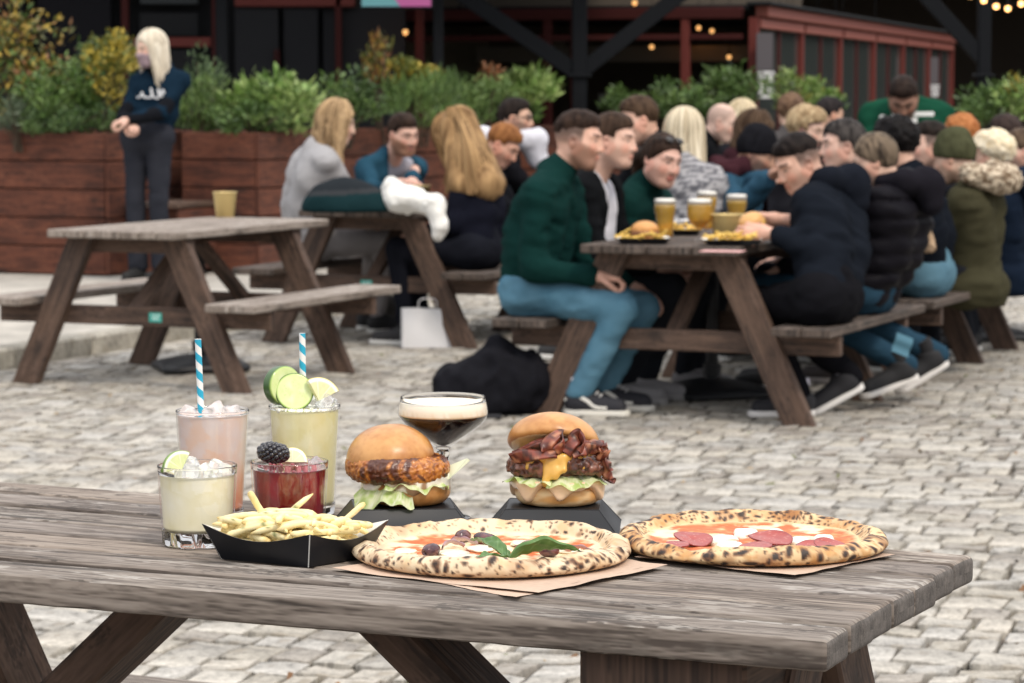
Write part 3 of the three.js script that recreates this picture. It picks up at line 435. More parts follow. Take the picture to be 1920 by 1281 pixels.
// fries tray
const tray0 = at(414, 1050, TH), tray1 = at(578, 1066, TH), tray2 = at(688, 1047, TH), tray3 = tray0.clone().add(tray2).sub(tray1);
{
  const cen = tray0.clone().add(tray2).multiplyScalar(0.5), t = thing('fries_tray', 'black card tray with white lining full of fries', 'food tray', cen.clone());
  const B = [tray0, tray1, tray2, tray3].map(p => p.clone().sub(cen).setY(0.0012)), hts = [0.043, 0.0405, 0.0455, 0.044], out = [0.022, 0.008, 0.026, 0.02];
  const T = B.map((p, i) => { const d = p.clone().setY(0).normalize(); return p.clone().addScaledVector(d, out[i]).setY(hts[i]); });
  const wall = (i, off, inset) => { const j = (i + 1) % 4, n = B[j].clone().sub(B[i]).cross(V(0, 1, 0)).normalize(); const sh = V(0, 0, 0).addScaledVector(n, -inset); return quadPatch(B[i].clone().add(sh), B[j].clone().add(sh), T[j].clone().add(sh), T[i].clone().add(sh), 20, 6, (p, u, v) => { p.y -= v * 0.0125 * Math.sin(u * Math.PI) * (1 + 0.12 * Math.sin(u * 3)); p.addScaledVector(n, 0.004 * Math.sin(u * Math.PI) * v); if (off) p.y += 0.0006; }); };
  const sgn = B[1].clone().sub(B[0]).cross(B[2].clone().sub(B[1])).y > 0 ? 1 : -1;
  mesh('outer_card', mergeGeometries([0, 1, 2, 3].map(i => wall(i, 0, 0)).concat(quadPatch(B[0], B[1], B[2], B[3], 2, 2))), boxM, t);
  mesh('white_lining', mergeGeometries([0, 1, 2, 3].map(i => wall(i, 0, sgn * 0.0012)).concat(quadPatch(...B.map(p => p.clone().setY(0.0022)), 2, 2))), cardInner, t);
  const corner = mesh('corner_fold', tube([B[1].clone().multiplyScalar(1.002), T[1].clone()], 0.0007, 2, 6), mat(0.5, 0.5, 0.48, 0.6), t);
}
{
  const r = rng(88), cen = tray0.clone().add(tray2).multiplyScalar(0.5).setY(TH), eu = tray0.clone().sub(tray1), ev = tray2.clone().sub(tray1);
  const fryM = VC(0.55);
  const variants = [], lens = []; for (let v = 0; v < 10; v++) {
    const L = 0.045 + r() * 0.032, n = 14, w = 0.0030 + r() * 0.0010, pos = [], idx = [], K = 8, bx = (r() - 0.5) * 0.018, by = (r() - 0.3) * 0.012;
    for (let i = 0; i <= n; i++) { const t = i / n - 0.5, q = Math.min(1, (0.5 - Math.abs(t)) * (5 + v % 3 * 3) + 0.28 + (v % 2) * 0.3), cy = by * (0.25 - t * t) * 4, cz = bx * (0.25 - t * t) * 4; for (let k = 0; k < K; k++) { const a = k / K * 6.2832, sq = 0.75 / Math.max(Math.abs(Math.cos(a)), Math.abs(Math.sin(a))) + 0.3, rr = w * q * sq * (1 + (noise3(i * 0.5 + v * 9, Math.cos(a) * 1.2 + 3, Math.sin(a) * 1.2 + 3) - 0.5) * 0.32); pos.push(t * L, cy + Math.sin(a) * rr, cz + Math.cos(a) * rr); } }
    for (let i = 0; i < n; i++) for (let k = 0; k < K; k++) { const a = i * K + k, b = i * K + (k + 1) % K; idx.push(a, b, a + K, b, b + K, a + K); }
    for (const [i, s] of [[0, 1], [n, 0]]) { const c = pos.length / 3; pos.push((i / n - 0.5) * L * 1.03, 0, 0); for (let k = 0; k < K; k++) { const a = i * K + k, b = i * K + (k + 1) % K; s ? idx.push(c, b, a) : idx.push(c, a, b); } }
    lens.push(L); variants.push(colorize(geoOf(pos, idx), (x, y, z) => { let c = mixc([0.86, 0.69, 0.29], [0.94, 0.85, 0.55], fbm(x * 90 + v, y * 200, z * 200, 3)); c = mixc(c, [0.72, 0.47, 0.13], sstep(0.42, 0.5, Math.abs(x / L)) * 0.55 + sstep(0.62, 0.75, fbm(x * 160, y * 160, z * 160 + v, 2)) * 0.4); if (worley(x * 330 + v, y * 330, z * 330)[0] < 0.12) c = [0.22, 0.24, 0.08]; return c; }));
  }
  const put = (p, rot, v) => { const m = mesh('french_fry', variants[v % 10], fryM); m.position.copy(p); m.rotation.set(...rot); tag(m, 'pale golden french fry heaped in the black card tray', 'french fry', 'fries in the black tray'); };
  for (let i = 0; i < 240; i++) {
    const u = 0.04 + r() * 0.92, v = 0.06 + r() * 0.88, lay = Math.floor(i / 60), edge = Math.min(u, 1 - u, v, 1 - v);
    const y = 0.010 + lay * 0.0085 + Math.min(edge, 0.3) * 0.030 + r() * 0.003, k = lay < 2 ? 0.82 : 0.98;
    const p = tray1.clone().addScaledVector(eu, 0.5 + (u - 0.5) * k).addScaledVector(ev, 0.5 + (v - 0.5) * k).setY(TH + y);
const vi = Math.floor(r() * 10), HL = (lens[vi] ?? 0.06) / 2, mg = 0.02 + y * 2.6; let yaw = 0, ok = false;
    for (let q = 0; q < 40 && !ok; q++) { yaw = r() * 6.28; ok = true; for (const sg of [-1, 1]) { const dx = p.x + sg * Math.cos(yaw) * HL - tray1.x, dz = p.z - sg * Math.sin(yaw) * HL - tray1.z, D = eu.x * ev.z - eu.z * ev.x, a = (dx * ev.z - dz * ev.x) / D, b = (eu.x * dz - eu.z * dx) / D; if (Math.min(a, b, 1 - a, 1 - b) < 0.04 - mg * 0.8) ok = false; } }
    if (ok) put(p, [(r() - 0.5) * 0.5, yaw, (r() - 0.5) * (lay > 2 ? 0.4 : 0.2)], vi);
  }
  for (const [x, y, z, tilt, yaw] of [[487, 955, 3.30, 2.1, 0.2], [545, 966, 3.33, 0.75, 0.2], [455, 972, 3.27, 0.12, 0.0], [650, 974, 3.32, 0.7, 0.3]]) put(atZ(x, y, z), [0, yaw, tilt], Math.floor(r() * 10));
}
// card stands under the burgers
function stand(label, cx, w0, w1, d0, d1, h, zf, turn) {
  const zc = zf + d0 / 2, t = thing('burger_box', label, 'burger box', V((cx - 960) / F * (zf + 0.04), TH, -zc)); t.rotation.y = turn;
  const b = [[-w0, d0], [w0, d0], [w0, -d0], [-w0, -d0]].map(([x, z]) => V(x / 2, 0.0005, z / 2)), u = [[-w1, d1], [w1, d1], [w1, -d1], [-w1, -d1]].map(([x, z]) => V(x / 2, h, z / 2 - 0.0));
  const f = i => { const j = (i + 1) % 4; const mid = b[i].clone().lerp(b[j], 0.5); return quadPatch(b[i], b[j], u[j], u[i], 12, 5, (p, s, v) => { p.y -= 0; const k = Math.sin(s * Math.PI) * Math.sin(v * Math.PI); p.addScaledVector(mid.clone().setY(0).normalize(), -0.0022 * k); }); };
  for (let i = 0; i < 4; i++) mesh('side_panel', f(i), boxM, t);
  mesh('top_panel', quadPatch(u[0], u[1], u[2], u[3], 4, 4), boxM, t);
  for (let i = 0; i < 4; i++) mesh('fold', tube([b[i], u[i]], 0.0006, 2, 6), boxM, t);
  for (let i = 0; i < 4; i++) mesh('fold', tube([u[i], u[(i + 1) % 4]], 0.0006, 2, 6), boxM, t);
  return t;
}
const BZ = 3.435, BH = 0.031;
stand('black card box under the crispy chicken burger', 752, 0.170, 0.125, 0.145, 0.095, BH, BZ, 0.10);
stand('black card box under the bacon cheeseburger', 1040, 0.166, 0.116, 0.145, 0.095, BH, BZ, -0.06);
const bunCol = (seed, dark = 0) => (x, y, z) => { const n = fbm(x * 40 + seed, y * 40, z * 40, 4), m = fbm(x * 220, y * 220, z * 220 + seed, 2); let c = mixc([0.42, 0.17, 0.042], [0.62, 0.32, 0.11], sstep(0.3, 0.75, n * 0.8 + m * 0.2)); return c.map(v => v * (1 - dark)); };
const rcyl = (x, y, z, r, y0, y1, k) => { const a = len(x, z) - (r - k), b = Math.abs(y - (y0 + y1) / 2) - ((y1 - y0) / 2 - k); return len(Math.max(a, 0), Math.max(b, 0)) + Math.min(Math.max(a, b), 0) - k; };
function ribbon(pts, w, th, twist, colFn, seg = 50) { // strip with thickness along a curve; twist(t) -> direction across
  const cv = new THREE.CatmullRomCurve3(pts), pos = [], idx = [], R = 8, prof = [[-1, 0], [-0.6, 1], [0, 1], [0.6, 1], [1, 0], [0.6, -1], [0, -1], [-0.6, -1]];
  for (let i = 0; i <= seg; i++) { const t = i / seg, p = cv.getPoint(t), tg = cv.getTangent(t), ac = twist(t).clone().addScaledVector(tg, -twist(t).dot(tg)).normalize(), n = tg.clone().cross(ac); const ww = w * (0.75 + 0.5 * noise3(t * 4, w * 900, 3)); for (const [a, b] of prof) { const q = p.clone().addScaledVector(ac, a * ww / 2).addScaledVector(n, b * th / 2 + a * a * 0.0010 * Math.sin(t * 17)); pos.push(q.x, q.y, q.z); } }
  for (let i = 0; i < seg; i++) for (let k = 0; k < R; k++) { const a = i * R + k, b = i * R + (k + 1) % R; idx.push(a, b, a + R, b, b + R, a + R); }
  const g = geoOf(pos, idx), c = []; for (let i = 0; i <= seg; i++) for (let k = 0; k < R; k++) { const pp = g.attributes.position, q = i * R + k; c.push(...colFn(i / seg, prof[k][0], pp.getX(q), pp.getY(q), pp.getZ(q))); } g.setAttribute('color', new THREE.Float32BufferAttribute(c, 3)); return g;
}
function leafSheet(r0, r1, a0, a1, y0, droop, ruff, k, seed, n = 90, m = 12) { // frilled lettuce round the front of a burger
  const pos = [], idx = []; for (let i = 0; i <= n; i++) for (let j = 0; j <= m; j++) { const a = lerp(a0, a1, i / n), s = j / m, w = fbm(a * 1.6 + seed, s * 2, seed, 2); const r = lerp(r0, r1 + (w - 0.5) * 0.012, s) + 0.002 * Math.sin(a * k * 1.1 + seed) * s, y = y0 - droop * s * s * (0.5 + w) + ruff * Math.sin(a * k + seed + s * 2) * s * s + ruff * 0.6 * Math.sin(a * k * 2.3 + 1) * s; pos.push(Math.sin(a) * r, y, Math.cos(a) * r); }
  for (let i = 0; i < n; i++) for (let j = 0; j < m; j++) { const q = i * (m + 1) + j; idx.push(q, q + 1, q + m + 1, q + 1, q + m + 2, q + m + 1); }
  return colorize(geoOf(pos, idx), (x, y, z) => { const v = fbm(x * 120 + seed, y * 120, z * 120, 3), ve = sstep(0.46, 0.5, fbm(Math.atan2(x, z) * 9 + seed, y * 60, 2, 2)) * sstep(0.56, 0.5, fbm(Math.atan2(x, z) * 9 + seed, y * 60, 2, 2)); let c = mixc([0.42, 0.56, 0.14], [0.78, 0.82, 0.50], sstep(0.3, 0.7, v)); return mixc(c, [0.86, 0.88, 0.68], ve * 0.8); });
}
const lettM = new THREE.MeshPhysicalMaterial({ vertexColors: true, roughness: 0.45, transmission: 0.25, thickness: 0, side: THREE.DoubleSide });
const CZ = BZ + 0.082;
{ // crispy chicken burger
  const t = thing('chicken_burger', 'fried chicken burger with brown sauce, lettuce and mayo in a bun', 'burger', V((750 - 960) / F * CZ, TH + BH, -CZ));
  mesh('bottom_bun', iso((x, y, z) => rcyl(x - 0.008, y, z, 0.0535, 0.0006, 0.036, 0.015) + (fbm(x * 40, y * 40, z * 40, 3) - 0.5) * 0.003, [-0.055, -0.003, -0.065], [0.08, 0.045, 0.065], 0.0017, bunCol(3, 0.12)), VC(0.42), t);
  // crumbed fillet
  const crumb = (x, y, z) => { const d0 = rcyl((x + 0.003) * 0.97, y + x * 0.04, z, 0.062 + (fbm(x * 25, y * 10, z * 25, 2) - 0.5) * 0.012, 0.027, 0.0625, 0.017); if (Math.abs(d0) > 0.007) return d0; const w = worley(x * 210, y * 210, z * 210)[0]; return d0 - (0.5 - w) * 0.0022 - (fbm(x * 320, y * 320, z * 320, 2) - 0.5) * 0.0032; };
  const saucy = (x, y, z) => sstep(0.45, 0.58, fbm(x * 70 + 0.6 * Math.sin(y * 160), y * 16, z * 22 + 4, 3) + 0.09 * Math.sin(x * 420 + y * 60));
  mesh('fried_chicken', iso(crumb, [-0.077, 0.016, -0.072], [0.07, 0.075, 0.072], 0.0014, (x, y, z) => { const n = fbm(x * 260, y * 260, z * 260, 3); let c = mixc([0.30, 0.085, 0.014], [0.56, 0.215, 0.036], sstep(0.3, 0.7, n)); c = mixc(c, [0.16, 0.045, 0.012], sstep(0.66, 0.8, fbm(x * 90, y * 90, z * 90, 2)) * 0.7); return mixc(c, [0.055, 0.012, 0.008], saucy(x, y, z) * 0.9); }), VC(0.36, { clearcoat: 0.25, clearcoatRoughness: 0.3 }), t);
  // mayonnaise running over the bun
  mesh('mayonnaise', iso((x, y, z) => { const a = Math.atan2(x - 0.006, z), dr = 0.010 * fbm(a * 4, 2, 1, 2) + 0.006 * Math.sin(a * 5 + 1); return smax(smin(rcyl(x - 0.006, y, z, 0.0565, 0.025 - dr, 0.041, 0.0055) + (fbm(x * 50, y * 50, z * 50, 2) - 0.5) * 0.006, 1, 0.01), -(x + 0.052), 0.006); }, [-0.06, 0.005, -0.065], [0.08, 0.05, 0.068], 0.0017, (x, y, z) => mixc([0.88, 0.85, 0.74], [0.26, 0.10, 0.02], sstep(0.55, 0.62, fbm(x * 60 + 3, y * 18, z * 20, 2)) * sstep(0.01, 0.03, x + 0.03) * 0.85)), VC(0.25, { clearcoat: 0.3 }), t);
  mesh('lettuce', leafSheet(0.03, 0.066, -1.25, 0.30, 0.033, 0.030, 0.0038, 7, 2.2), lettM, t);
  mesh('lettuce', leafSheet(0.03, 0.064, -0.3, 1.5, 0.0365, 0.012, 0.0035, 8, 5.1), lettM, t);
  mesh('lettuce', geoOf([0.045, 0.040, -0.01, 0.083, 0.058, 0.012, 0.087, 0.055, 0.010, 0.060, 0.032, 0.02, 0.066, 0.048, -0.004], [0, 3, 1, 1, 3, 2, 0, 1, 4], { color: Array(5).fill([0.82, 0.86, 0.62]).flat() }), lettM, t);
  const bun = mesh('top_bun', iso((x, y, z) => smax(ell(x, y, z, [0, 0.0, 0], [0.0560, 0.0445, 0.0560]) + (fbm(x * 22, y * 22, z * 22, 3) - 0.5) * 0.0035 + 0.0012 * sstep(0.12, 0.02, worley(x * 60, y * 60, z * 60)[0]), -(y + 0.0035 + 0.003 * Math.sin(x * 60)), 0.009), [-0.065, -0.012, -0.065], [0.065, 0.052, 0.065], 0.0016, bunCol(1)), VC(0.33, { clearcoat: 0.15, clearcoatRoughness: 0.4 }), t);
  bun.position.set(-0.0135, 0.0545, -0.004); bun.rotation.set(0.03, 0, 0.10);
}
{ // bacon cheeseburger
  const t = thing('bacon_cheeseburger', 'cheeseburger with crisp bacon, beef patty, pink sauce and lifted bun', 'burger', V((1047 - 960) / F * CZ, TH + BH, -CZ));
  mesh('bottom_bun', iso((x, y, z) => rcyl(x, y, z, 0.0545, 0.0006, 0.026, 0.0125) + (fbm(x * 40, y * 40, z * 40, 3) - 0.5) * 0.003, [-0.065, -0.003, -0.065], [0.065, 0.035, 0.065], 0.0017, (x, y, z) => mixc([0.78, 0.58, 0.33], [0.60, 0.31, 0.10], sstep(0.4, 0.65, fbm(x * 30, y * 90, z * 30, 3) + (y - 0.013) * 12))), VC(0.5), t);
  mesh('burger_sauce', iso((x, y, z) => { const a = Math.atan2(x, z), dr = 0.007 * Math.sin(a * 6.5 + 0.6) + 0.005 * Math.sin(a * 10 + 2) + 0.006 * fbm(a * 3, 5, 2, 2); return rcyl(x, y, z, 0.0605 + 0.0015 * Math.sin(a * 6.5 + 0.6), 0.021 - dr, 0.0335, 0.006) + (fbm(x * 40, y * 40, z * 40, 2) - 0.5) * 0.004; }, [-0.07, 0.0, -0.07], [0.07, 0.042, 0.07], 0.0017, (x, y, z) => mixc([0.80, 0.54, 0.33], [0.86, 0.64, 0.44], fbm(x * 90, y * 90, z * 90, 3))), VC(0.24, { clearcoat: 0.35 }), t);
  mesh('lettuce', leafSheet(0.03, 0.071, -1.5, -0.15, 0.0385, 0.009, 0.0035, 8, 1.2), lettM, t);
  mesh('lettuce', leafSheet(0.03, 0.066, -0.25, 1.3, 0.0405, 0.012, 0.0035, 7, 6.4), lettM, t);
  const beef = (cx, cy, cz, r, s) => (x, y, z) => { const d0 = rcyl((x - cx), y - cy - (x - cx) * s, z - cz, r, -0.0125, 0.0125, 0.0115); return Math.abs(d0) > 0.008 ? d0 : d0 - (0.45 - worley(x * 115, y * 115, z * 115)[0]) * 0.0058 - (fbm(x * 300, y * 300, z * 300, 2) - 0.5) * 0.003; };
  const beefCol = (x, y, z) => { const n = fbm(x * 200, y * 200, z * 200, 3); return mixc([0.045, 0.014, 0.009], [0.24, 0.095, 0.06], sstep(0.3, 0.75, n)); };
  mesh('beef_patty', iso(beef(-0.012, 0.049, 0, 0.0525, 0.02), [-0.075, 0.028, -0.07], [0.055, 0.072, 0.07], 0.0015, beefCol), VC(0.35, { clearcoat: 0.3, clearcoatRoughness: 0.3 }), t);
  mesh('beef_patty', iso(beef(0.020, 0.054, 0.006, 0.046, -0.14), [-0.04, 0.028, -0.06], [0.08, 0.082, 0.07], 0.0015, beefCol), VC(0.35, { clearcoat: 0.3, clearcoatRoughness: 0.3 }), t);
  mesh('melted_cheese', iso((x, y, z) => { const top = rcyl(x + 0.002, y, z, 0.052, 0.0605, 0.066, 0.0026); let d = top; for (const [a, l, w] of [[-0.30, 0.030, 0.010], [-0.08, 0.020, 0.012], [0.12, 0.012, 0.010], [-0.75, 0.012, 0.009], [0.62, 0.010, 0.014]]) d = smin(d, cap(x, y, z, [Math.sin(a) * 0.048, 0.062, Math.cos(a) * 0.050], [Math.sin(a) * 0.054, 0.062 - l, Math.cos(a) * 0.0565], 0.006, 0.0045) , 0.008); return d + (fbm(x * 90, y * 90, z * 90, 2) - 0.5) * 0.003; }, [-0.065, 0.02, -0.06], [0.065, 0.075, 0.075], 0.0016, (x, y, z) => mixc([0.66, 0.36, 0.06], [0.74, 0.46, 0.12], fbm(x * 60, y * 60, z * 60, 2))), VC(0.28, { clearcoat: 0.3 }), t);
  const r = rng(42), bacCol = s => (u, v, x, y, z) => { const n = fbm(v * 2.5 + s, u * 5, s, 3); let c = mixc([0.085, 0.017, 0.010], [0.25, 0.055, 0.030], sstep(0.3, 0.7, fbm(x * 150, y * 150, z * 150, 2))); c = mixc(c, [0.55, 0.24, 0.13], sstep(0.55, 0.64, n) * 0.8); return mixc(c, [0.03, 0.008, 0.005], sstep(0.62, 0.72, fbm(u * 12, v + s, 7, 2)) * 0.8); };
  const B = [[[-0.064, 0.058, 0.03], [-0.045, 0.066, 0.048], [-0.022, 0.068, 0.055], [0.0, 0.073, 0.05], [0.02, 0.070, 0.04]], [[-0.02, 0.07, 0.052], [-0.012, 0.088, 0.05], [0.002, 0.098, 0.044], [0.006, 0.084, 0.056], [-0.004, 0.072, 0.058]], [[0.008, 0.070, 0.052], [0.02, 0.086, 0.048], [0.027, 0.094, 0.04], [0.034, 0.08, 0.05], [0.03, 0.068, 0.056]], [[0.018, 0.070, 0.054], [0.038, 0.076, 0.05], [0.055, 0.074, 0.04], [0.066, 0.070, 0.025], [0.068, 0.066, 0.01]], [[0.056, 0.066, 0.03], [0.063, 0.050, 0.034], [0.068, 0.038, 0.032], [0.074, 0.030, 0.024], [0.068, 0.024, 0.03]], [[-0.05, 0.068, 0.036], [-0.03, 0.078, 0.045], [-0.006, 0.083, 0.044], [0.014, 0.080, 0.046], [0.034, 0.084, 0.04]], [[-0.06, 0.062, 0.015], [-0.02, 0.08, 0.03], [0.02, 0.086, 0.03], [0.05, 0.078, 0.02], [0.062, 0.07, 0.0]], [[0.040, 0.072, 0.046], [0.05, 0.080, 0.044], [0.06, 0.076, 0.036], [0.058, 0.068, 0.042], [0.066, 0.062, 0.036]]];
  B.forEach((pts, i) => mesh('bacon', ribbon(pts.map(p => V(p[0] * 0.9, 0.066 + (p[1] - 0.066) * 0.8 + Math.sin(i) * 0.001, p[2])), 0.015 + r() * 0.005, 0.0024, u => V(0.15 * Math.sin(i * 2 + u * 5), 0.75 + 0.3 * Math.sin(i + u * 7), 0.65 * Math.cos(u * 6 + i)).normalize(), bacCol(i * 3.1)), VC(0.42, { clearcoat: 0.2, clearcoatRoughness: 0.35 }), t));
  const bun = mesh('top_bun', iso((x, y, z) => smax(ell(x, y, z, [0, 0, 0], [0.0585, 0.039, 0.0575]) + (fbm(x * 22, y * 22, z * 22, 3) - 0.5) * 0.003, -(y + 0.004), 0.008), [-0.065, -0.012, -0.065], [0.065, 0.045, 0.065], 0.0016, (x, y, z) => y < -0.0015 && len(x, z) < 0.053 ? [0.84, 0.68, 0.44] : bunCol(8)(x, y, z)), VC(0.35, { clearcoat: 0.15, clearcoatRoughness: 0.4 }), t);
  bun.position.set(-0.006, 0.0725, -0.014); bun.rotation.set(-0.42, 0, -0.05);
}
// ---------------------------------------------------------------- pizzas
function pizza(name, label, c, R, seed, o) {
  const t = thing(name, label, 'pizza', c), NA = 420, pos = [], idx = [], meta = [], rows = [];
  for (let i = 0; i <= 34; i++) rows.push(['in', i / 34]); for (let i = 1; i <= 30; i++) rows.push(['arc', i / 30]); rows.push(['bot', 0.8], ['bot', 0.0]);
  const crustW = a => 0.090 + 0.040 * fbm(Math.cos(a) * 1.6 + seed, Math.sin(a) * 1.6, 1, 3), crustH = a => 0.0205 * (0.62 + 0.75 * fbm(Math.cos(a) * 2.6 + seed, Math.sin(a) * 2.6, 4, 3));
  const Ra = a => R * (1 + 0.035 * (fbm(Math.cos(a) * 1.2 + seed + 3, Math.sin(a) * 1.2, 7, 2) - 0.5));
  for (const [k, s] of rows) for (let j = 0; j < NA; j++) {
    const a = j / NA * 6.28318, RR = Ra(a), w = crustW(a) * RR, H = crustH(a), rin = RR - 2 * w; let r, y;
    if (k === 'in') { r = rin * 1.03 * s; y = 0.0085 + (fbm(r * Math.cos(a) * 45 + seed, r * Math.sin(a) * 45, 2, 3) - 0.5) * 0.004 + sstep(0.9, 1, s) * 0.002; }
    else if (k === 'arc') { if (s < 0.42) { const q = s / 0.42; r = lerp(rin * 1.03, RR - w, q); y = lerp(0.0085, H * 1.04, sstep(-0.15, 1.05, q)); } else { const b = lerp(Math.PI * 0.5, -Math.PI * 0.42, (s - 0.42) / 0.58); r = RR - w + Math.cos(b) * w; y = H * 0.42 + Math.sin(b) * H * (b > 0 ? 0.62 : 0.42); } }
    else { r = (RR - w) * s; y = 0.0008; }
    let x = Math.cos(a) * r, z = Math.sin(a) * r;
    if (k === 'arc') { const bb = (fbm(x * 38 + seed, y * 38, z * 38, 3) - 0.5) * 0.010 * Math.sin(Math.PI * Math.min(1, s * 1.15)); x *= 1 + bb * 0.6 / RR; z *= 1 + bb * 0.6 / RR; y = Math.max(0.0006, y + bb * (s < 0.8 ? 1 : 0.3));
      const [d, id] = worley(x * 48 + seed, y * 48, z * 48); if (id % 3 === 0 && d < 0.32) y += (0.32 - d) * 0.009; }
    pos.push(x, y, z); meta.push(k === 'arc' ? s : k === 'in' ? -1 + s * 0.999 : 2);
  }
  for (let i = 0; i < rows.length - 1; i++) for (let j = 0; j < NA; j++) { const p = i * NA + j, q = i * NA + (j + 1) % NA; idx.push(p, q, p + NA, q, q + NA, p + NA); }
  const g = colorize(geoOf(pos, idx), (x, y, z, i) => {
    const m = meta[i], n = fbm(x * 55 + seed, y * 55, z * 55, 4);
    if (m < 0) { const s = m + 1, q = fbm(x * 34 + seed * 2, 3, z * 34, 4), e = fbm(x * 130, 8, z * 130 + seed, 3); let c = mixc([0.50, 0.085, 0.020], [0.66, 0.21, 0.06], e); c = mixc(c, [0.86, 0.72, 0.48], sstep(o.cheese - 0.03, o.cheese + 0.10, q + (e - 0.5) * 0.16)); c = mixc(c, [0.80, 0.50, 0.22], sstep(0.58, 0.7, e) * 0.35); return mixc(c, o.dough, sstep(0.93, 0.995, s + (n - 0.5) * 0.10)); }
    const st = m > 1 ? 0.9 : m, body = sstep(0.0, 0.12, st); let c = mixc(o.dough, o.toast, sstep(0.42, 0.7, n) * o.brown * (0.35 + 0.65 * body));
    const ua = (Math.atan2(z, x) + 3.2) * 0.155 + seed + (fbm(x * 26 + 9, y * 26, z * 26, 2) - 0.5) * 0.03, va = st * 0.062 + (fbm(x * 30, y * 30, z * 30 + seed, 2) - 0.5) * 0.03, [d1, id1] = worley2(ua * 118, va * 118 + 3), [d2, id2] = worley(x * 48 + seed, y * 48, z * 48), [d3, id3] = worley(x * 210, y * 210 + seed, z * 210), wz = (fbm(x * 200, y * 200, z * 200, 2) - 0.5) * 0.16, patch = sstep(0.38, 0.62, fbm(x * 14 + seed * 3, y * 14, z * 14, 2));
    c = mixc(c, [0.30, 0.12, 0.035], sstep(0.52, 0.66, fbm(x * 20 + seed, y * 20, z * 20 + 7, 3)) * o.brown * 0.8 * body); const ch = [0.030, 0.017, 0.012], br = [0.20, 0.085, 0.035];
    if (id3 % 3 === 0) c = mixc(c, br, sstep(0.40, 0.26, d3 + wz) * 0.75 * body);
    if (id1 % 100 < o.spots * (0.45 + patch)) { const rr = 0.14 + (id1 % 7) * 0.035; c = mixc(c, br, sstep(rr + 0.16, rr, d1 + wz) * 0.75); c = mixc(c, ch, sstep(rr + 0.02, rr - 0.10, d1 + wz)); }
    if (o.big) { const [d4, id4] = worley2(ua * 66 + 40, va * 66); if (id4 % 100 < o.big && st > 0.3) { const rr = 0.20 + (id4 % 6) * o.bigR; c = mixc(c, br, sstep(rr + 0.16, rr, d4 + wz) * 0.9); c = mixc(c, ch, sstep(rr + 0.02, rr - 0.08, d4 + wz)); } }
    if (id2 % 3 === 0 && patch > 0.25) { c = mixc(c, br, sstep(0.40, 0.22, d2 + wz * 0.7) * 0.9); c = mixc(c, ch, sstep(0.27, 0.15, d2 + wz * 0.7)); }
    return c;
  });
  mesh('pizza_base', g, VC(0.58), t);
  return t;
}
const pzP1 = V((922 - 960) / F * 3.268, TH + 0.0035, -3.268), pzP2 = at(1412, 1030, TH).setY(TH + 0.0035);
const pz1 = pizza('olive_pizza', 'blistered pizza with olives and basil leaves on brown paper', pzP1, 0.1625, 2.3, { cheese: 0.47, dough: [0.74, 0.59, 0.40], toast: [0.60, 0.34, 0.13], brown: 0.5, spots: 34, big: 12, bigR: 0.02 });
const pz2 = pizza('salami_pizza', 'charred crust pizza topped with red salami and mozzarella', pzP2, 0.1610, 7.7, { cheese: 0.53, dough: [0.72, 0.52, 0.29], toast: [0.50, 0.24, 0.07], brown: 0.9, spots: 62, big: 52, bigR: 0.034 });
